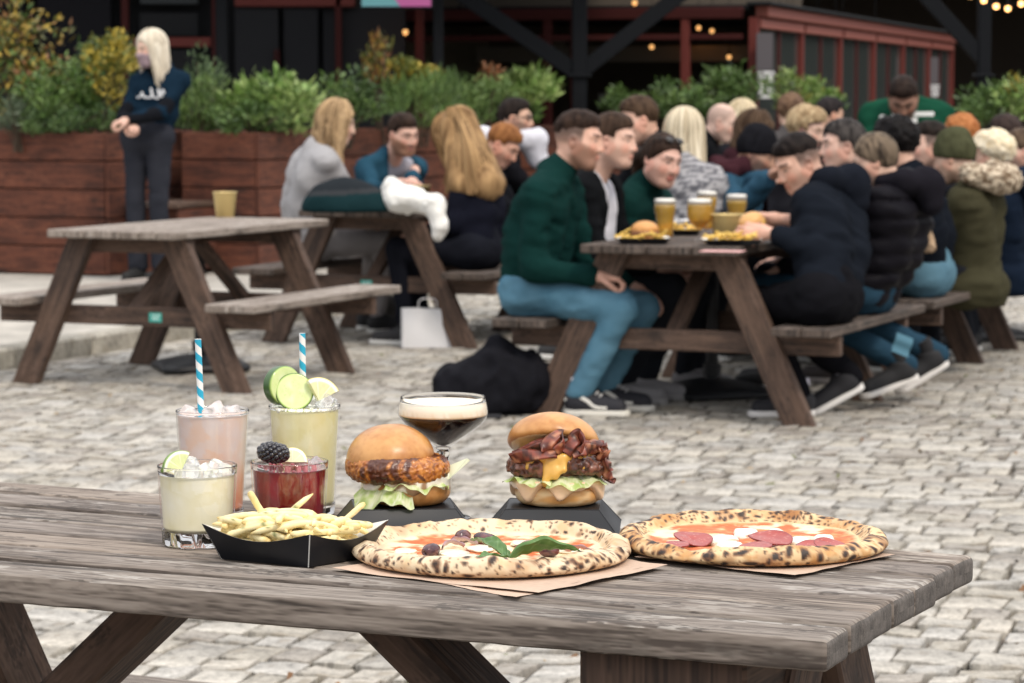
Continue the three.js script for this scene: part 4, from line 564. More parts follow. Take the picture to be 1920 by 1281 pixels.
{
  const P = (px, py, h, base) => at(px, py, TH + 0.0055 + h).sub(base);
  const oliveM = mat(0.035, 0.012, 0.018, 0.2, { clearcoat: 0.3 }), olive = (px, py, rot, len0, o2) => { const g = displace(new THREE.SphereGeometry(1, 28, 20), v => { const hole = Math.max(0, 1 - len(v.y, v.z) / 0.34); v.multiplyScalar(1 + (noise3(v.x * 3, v.y * 3, v.z * 3 + px) - 0.5) * 0.12); if (v.x > 0.5) v.x = Math.min(v.x, 0.86) - hole * 0.5; v.set(v.x * len0, v.y * 0.0082, v.z * 0.0088); }); const m = mesh('olive', colorize(g, (x, y, z) => mixc([0.045, 0.014, 0.022], [0.16, 0.06, 0.06], sstep(0.4, 0.7, fbm(x * 200, y * 200, z * 200, 3)))), VC(0.22, { clearcoat: 0.3 }), pz1); m.position.copy(P(px, py, 0.0135, pzP1)); m.rotation.set(...rot); };
  olive(808, 1033, [0.3, -2.3, 0.1], 0.013); olive(912, 1012, [0, -0.5, -0.15], 0.017); olive(868, 1006, [0, 1.0, 0], 0.012); olive(1030, 1032, [0, 0.4, 0], 0.013);
  const leaf = (a, b, w, lift, curl, seed) => { const n = 26, m = 12, pos = [], idx = [], ax = b.clone().sub(a), sd = V(0, 1, 0).cross(ax).normalize(); for (let i = 0; i <= n; i++) for (let j = 0; j <= m; j++) { const u = i / n, v = j / m * 2 - 1, ww = w * Math.pow(Math.sin(Math.PI * Math.pow(u, 0.8)), 0.8) * (1 - 0.35 * u * u), p = a.clone().addScaledVector(ax, u).addScaledVector(sd, v * ww); p.y += lift * Math.sin(u * Math.PI * 0.8) + Math.abs(v) * curl * ww * 2.2 - 0.0015 * Math.sin(Math.abs(v) * 9 + u * 16) * Math.abs(v) + 0.0008 * Math.sin(u * 40) * (1 - Math.abs(v)); pos.push(p.x, p.y, p.z); } for (let i = 0; i < n; i++) for (let j = 0; j < m; j++) { const q = i * (m + 1) + j; idx.push(q, q + 1, q + m + 1, q + 1, q + m + 2, q + m + 1); } let k = 0; mesh('basil_leaf', colorize(geoOf(pos, idx), (x, y, z, i) => { const j = i % (m + 1), v = Math.abs(j / m * 2 - 1), u = Math.floor(i / (m + 1)) / n; let c = mixc([0.045, 0.13, 0.020], [0.13, 0.25, 0.06], fbm(x * 140, y * 90, z * 140 + seed, 3)); const ve = Math.max(sstep(0.12, 0.04, v), sstep(0.09, 0.03, Math.abs(((u * 6 - v * 1.2) % 1) - 0.5))); return mixc(c, [0.20, 0.33, 0.12], ve * 0.6); }), new THREE.MeshPhysicalMaterial({ vertexColors: true, roughness: 0.38, side: THREE.DoubleSide, transmission: 0.15 }), pz1); };
  leaf(P(948, 1046, 0.014, pzP1), P(882, 1019, 0.020, pzP1), 0.0125, 0.006, 0.35, 1);
  leaf(P(950, 1050, 0.012, pzP1), P(888, 1058, 0.012, pzP1), 0.0115, 0.006, 0.2, 2);
  leaf(P(952, 1050, 0.013, pzP1), P(1088, 1043, 0.017, pzP1), 0.0140, 0.009, 0.5, 3);
  leaf(P(955, 1045, 0.010, pzP1), P(915, 1030, 0.012, pzP1), 0.008, 0.004, 0.2, 4);
  const blob = (par, base, px, py, sx, sz, seed, name, c0, c1, hgt = 0.005) => { const m = mesh(name, colorize(displace(new THREE.SphereGeometry(1, 26, 16), v => { v.multiplyScalar(1 + (fbm(v.x * 1.5 + seed, v.y * 1.5, v.z * 1.5, 2) - 0.5) * 0.6); v.set(v.x * sx, v.y * hgt, v.z * sz); }), (x, y, z) => mixc(c0, c1, fbm(x * 160, y * 160, z * 160 + seed, 3))), VC(0.32, { clearcoat: 0.2 }), par); m.position.copy(P(px, py, 0.0085, base)); };
  for (const [x, y, a, b] of [[850, 1038, 0.02, 0.026], [880, 1048, 0.026, 0.02], [830, 1050, 0.02, 0.016], [900, 1030, 0.016, 0.02], [1060, 1030, 0.02, 0.022], [760, 1036, 0.014, 0.018], [985, 1020, 0.018, 0.02], [960, 1060, 0.016, 0.012]]) blob(pz1, pzP1, x, y, a, b, x, 'mozzarella', [0.86, 0.76, 0.55], [0.92, 0.86, 0.72], 0.004);
  for (const [x, y, a, b] of [[1357, 1013, 0.018, 0.012], [1398, 1000, 0.014, 0.012], [1392, 1006, 0.010, 0.010], [1502, 1016, 0.014, 0.014], [1340, 1016, 0.012, 0.016], [1455, 1000, 0.01, 0.012], [1370, 1024, 0.016, 0.01], [1545, 1012, 0.012, 0.01], [1480, 1034, 0.010, 0.008]]) blob(pz2, pzP2, x, y, a, b, x, 'mozzarella', [0.88, 0.82, 0.68], [0.93, 0.90, 0.82], 0.006);
  const onion = (px, py, a, l) => { const d = V(Math.cos(a), 0, Math.sin(a)), s = V(-d.z, 0, d.x); const m = mesh('onion_strip', ribbon([0, 0.33, 0.66, 1].map(k => d.clone().multiplyScalar((k - 0.5) * l).addScaledVector(s, 0.006 * Math.sin(k * 3.1)).setY(0.006 * Math.sin(k * 3.1))), 0.009, 0.0016, () => V(0, 0.6, 0.8), (u, v) => mixc([0.62, 0.50, 0.50], [0.36, 0.20, 0.26], sstep(0.3, 1, v)), 20), VC(0.35), pz1); m.position.copy(P(px, py, 0.0125, pzP1)); };
  onion(1000, 1024, -0.35, 0.045); onion(872, 1018, 0.5, 0.034); onion(1085, 1033, 0.2, 0.03); onion(850, 1026, 2.6, 0.03);
  const salami = (px, py, r, rot, curl, seed) => { const g = disc(r, 0.0022, (x, y, z) => { const q = len(x, y) / r, w = worley(x * 300 + seed, y * 300, 2)[0]; let c = mixc([0.30, 0.030, 0.022], [0.40, 0.062, 0.045], fbm(x * 160, y * 160, seed, 3)); c = mixc(c, [0.60, 0.26, 0.20], sstep(0.30, 0.18, w) * 0.55); return mixc(c, [0.22, 0.012, 0.010], sstep(0.90, 0.98, q)); }, 14, 48); displace(g, v => { const q = len(v.x, v.y) / r; v.z += curl * q * q * r * (1 + 0.5 * Math.sin(Math.atan2(v.y, v.x) * 2 + seed)) + (noise3(v.x * 90, v.y * 90, seed) - 0.5) * 0.002; }); const m = mesh('salami_slice', g, VC(0.35, { clearcoat: 0.25 }), pz2); m.position.copy(P(px, py, 0.012, pzP2)); m.rotation.set(-Math.PI / 2 + rot[0], rot[1], rot[2]); };
  salami(1299, 1013, 0.0235, [0.20, 0.12, 0], 0.12, 1); salami(1444, 1015, 0.0265, [0.14, 0.06, 1], 0.18, 2); salami(1416, 1026, 0.020, [0.05, -0.1, 2], 0.05, 3); salami(1528, 1028, 0.0225, [0.10, 0.0, 3], 0.10, 4); salami(1556, 1024, 0.019, [0.18, 0.1, 4], 0.12, 5); salami(1505, 1033, 0.018, [0.02, 0, 5], 0.06, 6); salami(1270, 1022, 0.014, [0.1, 0, 5], 0.06, 7);
}
// brown paper under the pizzas
{
  const pm = new THREE.MeshStandardMaterial({ roughness: 0.85, side: THREE.DoubleSide, map: tex(256, 256, (u, v) => { const t = 0.5 + 0.12 * (fbm(u * 60, v * 60, 2, 3) - 0.5) + 0.1 * (fbm(u * 5, v * 5, 8, 2) - 0.5); return [t * 1.10, t * 0.80, t * 0.60].map(S); }, true) });
  const sheet = (label, c, h0, lift, seed) => { const P = c.map(([x, y]) => at(x, y, TH)), g = quadPatch(...P, 40, 30, (p, u, v) => { const e = Math.max(Math.abs(u - 0.5), Math.abs(v - 0.5)) * 2, k = Math.pow(Math.max(0, e - 0.45), 1.3); p.y = TH + h0 + (fbm(u * 4 + seed, v * 4, 3, 3)) * 0.0022 + lift * k * fbm(u * 2.2 + seed, v * 2.2, 9, 2) + k * 0.006 * Math.abs(fbm(u * 7 + seed, v * 7, 4, 2) - 0.5); }); const uv = []; for (let j = 0; j <= 30; j++) for (let i = 0; i <= 40; i++) uv.push(i / 40, j / 30); g.setAttribute('uv', new THREE.Float32BufferAttribute(uv, 2)); tag(mesh('paper_sheet', g, pm), label, 'paper', 'brown paper under the pizzas'); };
  sheet('crumpled brown paper sheet sticking out under the olive pizza', [[622, 1074], [1010, 1119], [1252, 1068], [900, 1024]], 0.0006, 0.010, 1);
  sheet('second brown paper sheet pointing forward under the olive pizza', [[760, 1085], [968, 1125], [1232, 1064], [1050, 1030]], 0.0002, 0.006, 5);
  sheet('brown paper sheet almost hidden under the salami pizza', [[1190, 1050], [1490, 1084], [1678, 1046], [1390, 1016]], 0.0003, 0.008, 9);
}

// ---------------------------------------------------------------- people
const RAD = Math.PI / 180;
const arr = v => [v.x, v.y, v.z];
// one hand, relaxed or gripping: x = towards the fingertips, y = back of the hand, z = thumb side; wrist at the origin
function makeHand(curl, thumb) {
  const fingers = [[0.030, 0.078, 0.0085], [0.010, 0.085, 0.0088], [-0.010, 0.080, 0.0085], [-0.028, 0.064, 0.0076]].map(([z, l, r], i) => { const p = [0.088 - Math.abs(i - 1) * 0.004, 0.002, z], s = [0.42, 0.33, 0.25], ps = [p]; let a = 0, q = p; for (let k = 0; k < 3; k++) { a += curl * (0.55 + k * 0.35) + i * 0.05; q = [q[0] + Math.cos(a) * l * s[k], q[1] - Math.sin(a) * l * s[k], q[2] - (q[2] * 0.04)]; ps.push(q); } return [ps, r]; });
  const th = [[0.025, -0.006, 0.028], [0.055, -0.012 - thumb * 0.01, 0.050], [0.080, -0.018 - thumb * 0.02, 0.052 - thumb * 0.01], [0.098, -0.024 - thumb * 0.022, 0.046 - thumb * 0.016]];
  return iso((x, y, z) => {
    let d = smin(cap(x, y, z, [0.02, 0, 0.018], [0.085, 0, 0.026], 0.017, 0.013), cap(x, y, z, [0.02, 0, -0.014], [0.082, 0, -0.024], 0.017, 0.012), 0.02);
    d = smin(d, cap(x, y, z, [0.03, 0, 0], [0.084, 0.001, 0.004], 0.018, 0.014), 0.015); d = smin(d, cap(x, y, z, [-0.05, 0, 0], [0.02, 0, 0], 0.027, 0.024), 0.02);
    let t = 9; for (let k = 0; k < 3; k++) t = Math.min(t, cap(x, y, z, th[k], th[k + 1], 0.0125 - k * 0.0012, 0.0115 - k * 0.0012)); d = smin(d, t, 0.008);
    for (const [ps, r] of fingers) { let e = 9; for (let k = 0; k < 3; k++) e = Math.min(e, cap(x, y, z, ps[k], ps[k + 1], r - k * 0.0006, r - 0.0006 - k * 0.0006)); d = smin(d, e, 0.004); }
    return d;
  }, [-0.07, -0.09, -0.06], [0.19, 0.04, 0.085], 0.0042);
}
const handGeos = { relaxed: makeHand(0.42, 0.3), grip: makeHand(0.75, 0.8), fist: makeHand(1.15, 1.1) };
// shoe: x forward, sole on y = 0, heel at -0.09
const shoeUpper = iso((x, y, z) => { const foot = smin(cap(x, y, z, [-0.055, 0.055, 0], [0.12, 0.036, 0.004], 0.043, 0.036), cap(x, y, z, [-0.045, 0.06, 0], [-0.035, 0.115, 0], 0.04, 0.042), 0.035); return smax(smax(foot, -(y - 0.018), 0.006), y - 0.112 - x * 0.25, 0.01); }, [-0.12, 0, -0.07], [0.19, 0.15, 0.07], 0.0075);
const shoeSole = (() => { const g = iso((x, y, z) => { const w = 0.036 + 0.010 * sstep(-0.05, 0.09, x); const d = cap(x, 0, z, [-0.062, 0, 0], [0.128, 0, 0.004], 0.040, 0.042); return smax(smax(d, y - 0.026, 0.004), -y + 0.001, 0.003); }, [-0.12, -0.01, -0.07], [0.19, 0.04, 0.07], 0.0065); return g; })();
const HEADC = { skin: [0.60, 0.36, 0.26] };
function headField(o) {
  const w = o.w ?? 1, fem = o.fem ? 1 : 0;
  return (x, y, z) => {
    const X = Math.abs(x) / w;
    let d = ell(X, y, z, [0, 0.034, -0.014], [0.077, 0.092, 0.096]);
    d = smin(d, ell(X, y, z, [0, -0.036, 0.022], [0.066, 0.080, 0.068]), 0.035);
    d = smin(d, cap(X, y, z, [0.0, -0.098, 0.064], [0.022, -0.094, 0.056], 0.019 - fem * 0.003, 0.018 - fem * 0.004), 0.026);
    d = smin(d, cap(X, y, z, [0.026, -0.088, 0.050], [0.058, -0.050, 0.0], 0.020 - fem * 0.004, 0.020), 0.035);          // jaw line
    d = smin(d, cap(X, y, z, [0.036, -0.026, 0.056], [0.056, -0.018, 0.030], 0.013, 0.012), 0.045);      // cheek
    d = smin(d, cap(X, y, z, [0.0, 0.034, 0.086], [0.046, 0.030, 0.066], 0.011 - fem * 0.002, 0.010), 0.018);     // brow
    d = smax(d, -(len(X - 0.031, y - 0.010, z - 0.100) - 0.0165), 0.018);                                    // eye socket
    d = smin(d, ell(X, y, z, [0.031, 0.009, 0.070], [0.0165, 0.0115, 0.0125]), 0.005);                                       // eyeball
    d = smin(d, cap(X, y, z, [0.0, 0.020, 0.086], [0.0, -0.028, 0.104], 0.0085, 0.0115), 0.014);             // nose
    d = smin(d, len(X - 0.0105, y + 0.030, z - 0.094) - 0.0090, 0.008);
    d = smin(d, cap(X, y, z, [0, -0.056, 0.092], [0.017, -0.058, 0.083], 0.0062, 0.004), 0.006);            // lips
    d = smin(d, cap(X, y, z, [0, -0.066, 0.090], [0.014, -0.066, 0.084], 0.0070, 0.005), 0.006);
    d = smax(d, -(cap(X, y, z, [0, -0.0612, 0.1], [0.02, -0.0612, 0.091], 0.0016, 0.001)), 0.003);
    const ear = smax(ell(X, y, z, [0.079, 0.000, -0.012], [0.010, 0.031, 0.019]), -(len(X - 0.090, y - 0.003, z + 0.006) - 0.012), 0.006);
    d = smin(d, ear, 0.008);
    d = smin(d, cap(X, y, z, [0, -0.045, -0.030], [0, -0.185, -0.088], 0.055 - fem * 0.008, 0.060 - fem * 0.006), 0.03);
    return d;
  };
}
function headColor(o) {
  const sk = o.skin ?? HEADC.skin, hc = o.hair?.c ?? [0.05, 0.03, 0.02];
  return (x, y, z) => {
    const X = Math.abs(x), n = fbm(x * 60, y * 60, z * 60, 3); let c = sk.map((v, i) => v * (0.90 + 0.2 * n));
    const red = Math.max(sstep(0.035, 0.01, len(X - 0.045, y + 0.025, z - 0.07)), sstep(0.02, 0.006, len(x, y + 0.025, z - 0.108)), X > 0.078 ? 0.8 : 0); c = mixc(c, [c[0] * 1.06, c[1] * 0.72, c[2] * 0.66], red * 0.55);
    if (o.beard) { const m = sstep(-0.030, -0.048, y + (n - 0.5) * 0.02 - Math.max(0, X - 0.035) * 0.75) * sstep(-0.035, 0.0, z) * (len(X * 0.9, y + 0.06, z - 0.09) < 0.019 ? 0.25 : 1) * sstep(-0.135, -0.118, y); c = mixc(c, o.beardC ?? hc.map(v => v * 1.5 + 0.02), m * o.beard); }
    if (z > 0.075 && y > -0.075 && y < -0.048 && X < 0.022) c = mixc(c, [sk[0] * 0.72, sk[1] * 0.36, sk[2] * 0.36], o.fem ? 0.85 : 0.5);
    if (z > 0.05) { const e = len((X - 0.031) * 0.8, (y - 0.0095) * 1.7, 0); if (e < 0.0125) c = len(X - 0.031, y - 0.009, 0) < 0.0062 ? [0.02, 0.015, 0.012] : mixc([0.42, 0.36, 0.33], c, sstep(0.006, 0.0115, e)); if (e < 0.0165 && y > 0.0155) c = mixc(c, [0.05, 0.03, 0.025], o.fem ? 0.8 : 0.5); const b = Math.abs(y - 0.0335 - (X - 0.03) * 0.12); if (b < 0.0058 && X > 0.012 && X < 0.052) c = mixc(c, hc.map(v => v * 0.7), 0.8); }
    if (o.fade) { const m = sstep(0.004, 0.03, y - (z > 0.03 ? 0.03 + (z - 0.03) * 1.2 : -0.03) + 0.0) * sstep(0.062, 0.045, z) * (y < 0.1 ? 1 : 0); c = mixc(c, mixc(sk, hc, 0.86), m * Math.min(1, o.fade * 1.2) * sstep(-0.05, 0.045, y + (n - 0.5) * 0.02)); }
    return c;
  };
}
// hair: cap around the skull cut along the hairline plus locks given as capsules in head space
function hairGeo(h, cell) {
  const cutN = h.cut ?? [0.062, 0.086, -0.085, -0.045], [y0, z0, y1, z1] = cutN, ny = -(z0 - z1), nz = (y0 - y1), nl = len(ny, nz), locks = h.locks ?? [], str = h.strand ?? 0.010, th = h.th ?? 0.010, [fx, fy] = h.freq ?? [55, 7];
  let lo = [-0.12, -0.12, -0.15], hi = [0.12, 0.18, 0.13]; for (const [a, b, r1, r2] of locks) for (const [p, r] of [[a, r1], [b, r2]]) for (let i = 0; i < 3; i++) { lo[i] = Math.min(lo[i], p[i] - r - 0.03); hi[i] = Math.max(hi[i], p[i] + r + 0.03); }
  const g = iso((x, y, z) => {
    const tv = h.taper ? lerp(h.side ?? 0.002, th, sstep(h.taper[0], h.taper[1], y + Math.max(0, -z - 0.03) * 0.3)) : th; let d = ell(x, y, z, [0, 0.036, -0.016], [0.079 + tv, 0.093 + tv * 1.1, 0.097 + tv]);
    if (h.top) d = smin(d, ell(x, y, z, h.top[0], h.top[1]), 0.03);
    if (h.crop) { const low = z < -0.02 ? lerp(-0.03, -0.088, clamp((-0.02 - z) / 0.08, 0, 1)) : z < 0.02 ? lerp(-0.03, 0.028, sstep(-0.03, -0.005, z)) : lerp(0.028, -0.012, sstep(0.015, 0.024, z)); const zf = 0.037 + sstep(0.048, 0.085, y) * 0.058 - Math.abs(x) * 0.12; d = smax(smax(d, low - y, 0.008), z - zf, 0.010); } else d = smax(d, ((y - y0) * ny + (z - z0) * nz) / nl, 0.012);
    if (h.sideCut) d = smax(d, -(y - h.sideCut + Math.max(0, -z) * 0.15), 0.02);
    for (const [a, b, r1, r2] of locks) d = smin(d, cap(x, y, z, a, b, r1, r2), 0.03);
    if (Math.abs(d) > 0.03) return d; return d + (fbm(x * fx, y * fy, z * fx, 3) - 0.5) * str * 2;
  }, lo, hi, cell, (x, y, z) => { const s = fbm(x * fx * 1.3 + 3, y * fy * 0.6, z * fx * 1.3, 2); return mixc(h.c, h.c2 ?? h.c.map(v => v * 2.0 + 0.01), clamp((s - 0.22) / 0.56, 0, 1)); });
  return g;
}
function strands(h, seed) { // loose locks laid over the hair, each a thin tapered tube
  const { n, l, w, back, wave } = h.flow, r = rng(seed), gs = [], cs = [];
  for (let i = 0; i < n; i++) {
    const ph = (r() * 2 - 1) * 2.25, rr = 1 + r() * 0.12, L = l * (0.75 + r() * 0.4), pts = [], k = r() * 6.28, side = Math.sin(ph), bk = Math.cos(ph), a0 = r() * 0.5;
    for (let j = 0; j <= 4; j++) { const th = lerp(a0, 1.5, j / 4); pts.push(V(side * Math.sin(th) * 0.094 * rr, 0.036 + Math.cos(th) * 0.106 * rr, -0.016 - bk * Math.sin(th) * 0.111 * rr)); }
    const e = pts[4], ex = side * (w + 0.03) * (0.85 + r() * 0.3), ez = lerp(0.03, back - 0.035, (bk + 0.63) / 1.63) + (r() - 0.5) * 0.03;
    for (let j = 1; j <= 5; j++) { const t = j / 5; pts.push(V(lerp(e.x, ex, t) + wave * Math.sin(t * 9 + k), lerp(e.y, -L, t), lerp(e.z, ez, t) + wave * Math.cos(t * 8 + k))); }
    const g = new THREE.TubeGeometry(new THREE.CatmullRomCurve3(pts), 16, 0.0042 + r() * 0.004, 4); const c = mixc(h.c, h.c2, r()), q = 0.8 + r() * 0.4; gs.push(colorize(g, () => c.map(v => v * q)));
  }
  return wipeUV(gs);
}
const clothMats = {};
function clothMat(rough = 0.9, sheen = 0.3) { const k = rough + '_' + sheen; return clothMats[k] ??= VC(rough, { specularIntensity: 0.08 }); }
const cloth = (c, amt = 0.25, f = 40, c2) => (x, y, z) => { const n = fbm(x * f, y * f, z * f, 3), k = 1 - amt / 2 + amt * n; return c2 ? mixc(c, c2, 0.5 + (n - 0.5) * 0.8) : c.map(v => v * k); };
function ik(a, b, l1, l2, pole) { const d = b.clone().sub(a), D = Math.min(d.length(), (l1 + l2) * 0.999), n = d.clone().normalize(); const x = (l1 * l1 - l2 * l2 + D * D) / (2 * D), h = Math.sqrt(Math.max(0, l1 * l1 - x * x)), p = pole.clone().addScaledVector(n, -pole.dot(n)).normalize(); return a.clone().addScaledVector(n, x).addScaledVector(p, h); }
function person(o) {
  const s = o.s ?? 1, yaw = o.yaw * RAD, f = V(Math.sin(yaw), 0, -Math.cos(yaw)), r = V(Math.cos(yaw), 0, Math.sin(yaw)), U = V(0, 1, 0), cell = o.cell ?? 0.019, hc = o.hcell ?? 0.0068;
  const org = V(o.seat.x, o.ground ?? 0, o.seat.z), t = thing('person', o.label, 'person', org, o.group);
  const L = v => v.clone().sub(org), P = L(o.seat).add(V(0, 0.10 * s, 0)), H = L(o.head);
  const look = [(o.look?.[0] ?? o.yaw) * RAD, (o.look?.[1] ?? 0) * RAD, (o.look?.[2] ?? 0) * RAD];
  const Q = new THREE.Quaternion().setFromEuler(new THREE.Euler(look[1], Math.PI - look[0], look[2], 'YXZ')), HS = s * 0.92, HM = new THREE.Matrix4().compose(H, Q, V(HS, HS, HS));
  const hp = (x, y, z) => V(x, y, z).applyMatrix4(HM);
  const NB = o.neck ? L(o.neck) : hp(0, -0.150, -0.085), up = NB.clone().sub(P).normalize(), rs = r.clone();
  const chest = P.clone().lerp(NB, 0.66).addScaledVector(f, -0.012 * s), mid = P.clone().lerp(NB, 0.4).addScaledVector(f, -(o.slouch ?? 0.02) * s);
  const shW = (o.shW ?? 0.17) * s, SHc = NB.clone().addScaledVector(up, -0.078 * s), SH = [-1, 1].map(k => SHc.clone().addScaledVector(rs, k * shW));
  const bulk = (o.bulk ?? 1) * s, defHand = k => P.clone().addScaledVector(f, 0.34 * s).addScaledVector(r, k * 0.10 * s).add(V(0, (o.stand ? 0.02 : 0.07), 0));
  const HD = [0, 1].map(i => o.hands?.[i] ? L(o.hands[i]) : defHand(i ? 1 : -1));
  const EL = [0, 1].map(i => o.elbows?.[i] ? L(o.elbows[i]) : ik(SH[i], HD[i], 0.29 * s, 0.255 * s, V(0, -1, 0).addScaledVector(rs, (i ? 1 : -1) * (o.elbowOut ?? 0.5)).addScaledVector(f, -0.35)));
  for (const i of [0, 1]) { const d = HD[i].clone().sub(EL[i]); if (d.length() > 0.26 * s) HD[i].copy(EL[i]).addScaledVector(d.normalize(), 0.26 * s); }
  const HIP = [-1, 1].map(k => P.clone().addScaledVector(r, k * 0.085 * s));
  const KN = [0, 1].map(i => o.knees?.[i] ? L(o.knees[i]) : o.stand ? HIP[i].clone().add(V(0, -0.42 * s, 0)).addScaledVector(f, 0.02) : HIP[i].clone().addScaledVector(f, 0.41 * s).add(V(0, 0.0, 0)).addScaledVector(r, (i ? 1 : -1) * 0.03));
  const gy = 0.09 * s, AN = [0, 1].map(i => o.ankles?.[i] ? L(o.ankles[i]) : (o.stand ? HIP[i].clone().addScaledVector(f, -0.01) : KN[i].clone().addScaledVector(f, -0.05 * s)).setY(gy));
  const A = arr, aP = A(P), aC = A(chest), aM = A(mid), c75 = k => A(P.clone().addScaledVector(r, k * 0.070 * bulk)), ch = k => A(chest.clone().addScaledVector(rs, k * 0.090 * bulk)), mm = k => A(mid.clone().addScaledVector(r, k * 0.072 * bulk));
  const PL = [c75(-1), c75(1)], CL = [ch(-1), ch(1)], ML = [mm(-1), mm(1)], aS = SH.map(A), aE = EL.map(A), aH = HD.map(A), aHip = HIP.map(A), aK = KN.map(A), aA = AN.map(A), aN = A(NB);
  const box = (ps, m) => { const lo = [9, 9, 9], hi = [-9, -9, -9]; for (const p of ps) for (let i = 0; i < 3; i++) { lo[i] = Math.min(lo[i], p[i] - m); hi[i] = Math.max(hi[i], p[i] + m); } return [lo, hi]; };
  const torso = (x, y, z, e) => { let d = 9; for (const k of [0, 1]) { d = smin(d, cap(x, y, z, PL[k], ML[k], (o.belly ?? 0.100) * bulk + e, 0.112 * bulk + e), 0.04); d = smin(d, cap(x, y, z, ML[k], CL[k], 0.112 * bulk + e, 0.116 * bulk + e), 0.04); } d = smin(d, cap(x, y, z, aS[0], aS[1], 0.062 * bulk + e, 0.062 * bulk + e), 0.08); for (const k of [0, 1]) d = smin(d, cap(x, y, z, aN, aS[k], 0.050 * s + e, 0.050 * s + e), 0.05); return smin(d, cap(x, y, z, A(SHc), aN, 0.075 * s + e, 0.055 * s + e), 0.05); };
  const arm = (x, y, z, e, i, short) => { let d = cap(x, y, z, aS[i], aE[i], 0.062 * bulk + e, 0.050 * bulk + e); const w = short ? A(EL[i].clone().lerp(HD[i], 0.04)) : A(EL[i].clone().lerp(HD[i], o.cuff ?? 0.86)); return smin(d, cap(x, y, z, aE[i], w, 0.050 * bulk + e, (o.cuffR ?? 0.040) * bulk + e), 0.03); };
  const T = o.top, hemY = aP[1] - (T.hem ?? 0.11) * s, fold = (x, y, z) => { const v = x * up.x + y * up.y + z * up.z, h = x * r.x + z * r.z; return (fbm(x * 6 + o.seed, y * 6, z * 6, 2) - 0.5) * (T.fold ?? 0.024) + (Math.abs(fbm(h * 6 + v * 9 + o.seed, v * 21 - h * 5, (x + z) * 3, 2) - 0.5) - 0.12) * (T.crease ?? 0.03) * 1.5; };
  const topField = (x, y, z) => { let d = torso(x, y, z, 0); if (T.skirt) d = smin(d, cap(x, y, z, aP, [aP[0], aP[1] - T.skirt, aP[2]], 0.17 * bulk, 0.21 * bulk), 0.05); if (!T.vest) d = smin(d, arm(x, y, z, 0, 0), 0.016), d = smin(d, arm(x, y, z, 0, 1), 0.016); if (Math.abs(d) > 0.07) return d; d += fold(x, y, z); if (T.quilt) { const v = y - aP[1]; d -= Math.pow(Math.abs(Math.sin(v * Math.PI / T.quilt)), 0.6) * 0.020; } if (T.collar) d = smin(d, cap(x, y, z, aN, A(NB.clone().lerp(hp(0, -0.105, -0.055), 0.8)), 0.066 * s, 0.063 * s), 0.02); d = smax(d, hemY - (T.skirt ?? 0) - y, 0.015); if (T.open) { const fx = (x - aP[0]) * f.x + (z - aP[2]) * f.z, rx = Math.abs((x - aC[0]) * r.x + (z - aC[2]) * r.z); const k = Math.max(0.03, 0.095 - (aC[1] + 0.18 - y) * 0.02); d = smax(d, -smax(rx - k, -(((x - aC[0]) * f.x + (z - aC[2]) * f.z) + 0.02 + (y - aC[1]) * -0.35), 0.01), 0.012); } return d; };
  const [lo, hi] = box([aP, ...aS, ...aE, ...aH, aN, ...CL, ...PL], 0.19 * bulk + 0.02); lo[1] = Math.max(lo[1], hemY - 0.06 - (T.skirt ?? 0)); if (T.skirt) lo[1] = aP[1] - T.skirt - 0.2;
  mesh(T.name ?? 'sweater', iso(topField, lo, hi, cell, T.color ?? cloth(T.c.map(v => v < 0.22 ? v * 0.66 : v), T.amt ?? 0.3, T.f ?? 30, T.c2 && T.c2.map(v => v < 0.22 ? v * 0.66 : v))), clothMat(T.rough ?? 0.9, T.sheen ?? 0.25), t);
  if (T.open) mesh('shirt', iso((x, y, z) => smax(smax(torso(x, y, z, -0.022) + fold(x, y, z) * 0.4, hemY + 0.05 - y, 0.02), y - aN[1] - 0.015, 0.01), lo, hi, cell, cloth(T.open, 0.08)), clothMat(0.9, 0.1), t);
  // trousers
  const B = o.pants ?? { c: [0.02, 0.022, 0.028] };
  const [plo, phi] = box([aP, ...aHip, ...aK, ...aA], 0.15);
  mesh('trousers', iso((x, y, z) => { let d = smin(cap(x, y, z, aHip[0], aHip[1], 0.112 * s, 0.112 * s), cap(x, y, z, aP, [aP[0], aP[1] + 0.08, aP[2]], 0.11 * s, 0.10 * s), 0.03); for (const i of [0, 1]) { d = smin(d, cap(x, y, z, aHip[i], aK[i], 0.092 * s, 0.064 * s), 0.03); d = smin(d, cap(x, y, z, aK[i], aA[i], 0.062 * s, (B.hemR ?? 0.046) * s), 0.02); } d = smax(d, 0.075 * s - y, 0.008); if (Math.abs(d) > 0.05) return d; return d + (fbm(x * 9, y * 9, z * 9 + o.seed, 3) - 0.5) * 0.012 + (Math.abs(fbm(x * 12, y * 26, z * 12, 2) - 0.5) - 0.12) * 0.030; }, plo, phi, cell * 1.05, cloth(B.c, B.amt ?? 0.4, 14, B.c2)), clothMat(0.95, 0.1), t);
  // shoes
  const SC = o.shoe ?? { up: [0.02, 0.02, 0.022], sole: [0.7, 0.69, 0.66] };
  for (const i of [0, 1]) { const g = new THREE.Group(); g.name = 'shoe'; t.add(g); const d = (o.toes?.[i] ?? f).clone().setY(0).normalize(); g.position.set(aA[i][0] + d.x * 0.04, Math.max(0.001, aA[i][1] - gy), aA[i][2] + d.z * 0.04); g.scale.setScalar(s); g.rotation.y = Math.atan2(-d.z, d.x); g.rotation.z = o.footTilt?.[i] ?? 0; mesh('upper', shoeUpper, mat(...SC.up, 0.8), g); mesh('sole', shoeSole, mat(...SC.sole, 0.7), g); mesh('sock', new THREE.CylinderGeometry(0.036, 0.039, 0.075, 16).translate(-0.04, 0.115, 0), mat(...(SC.sock ?? SC.up), 0.9), g); if (SC.extra) SC.extra(g); }
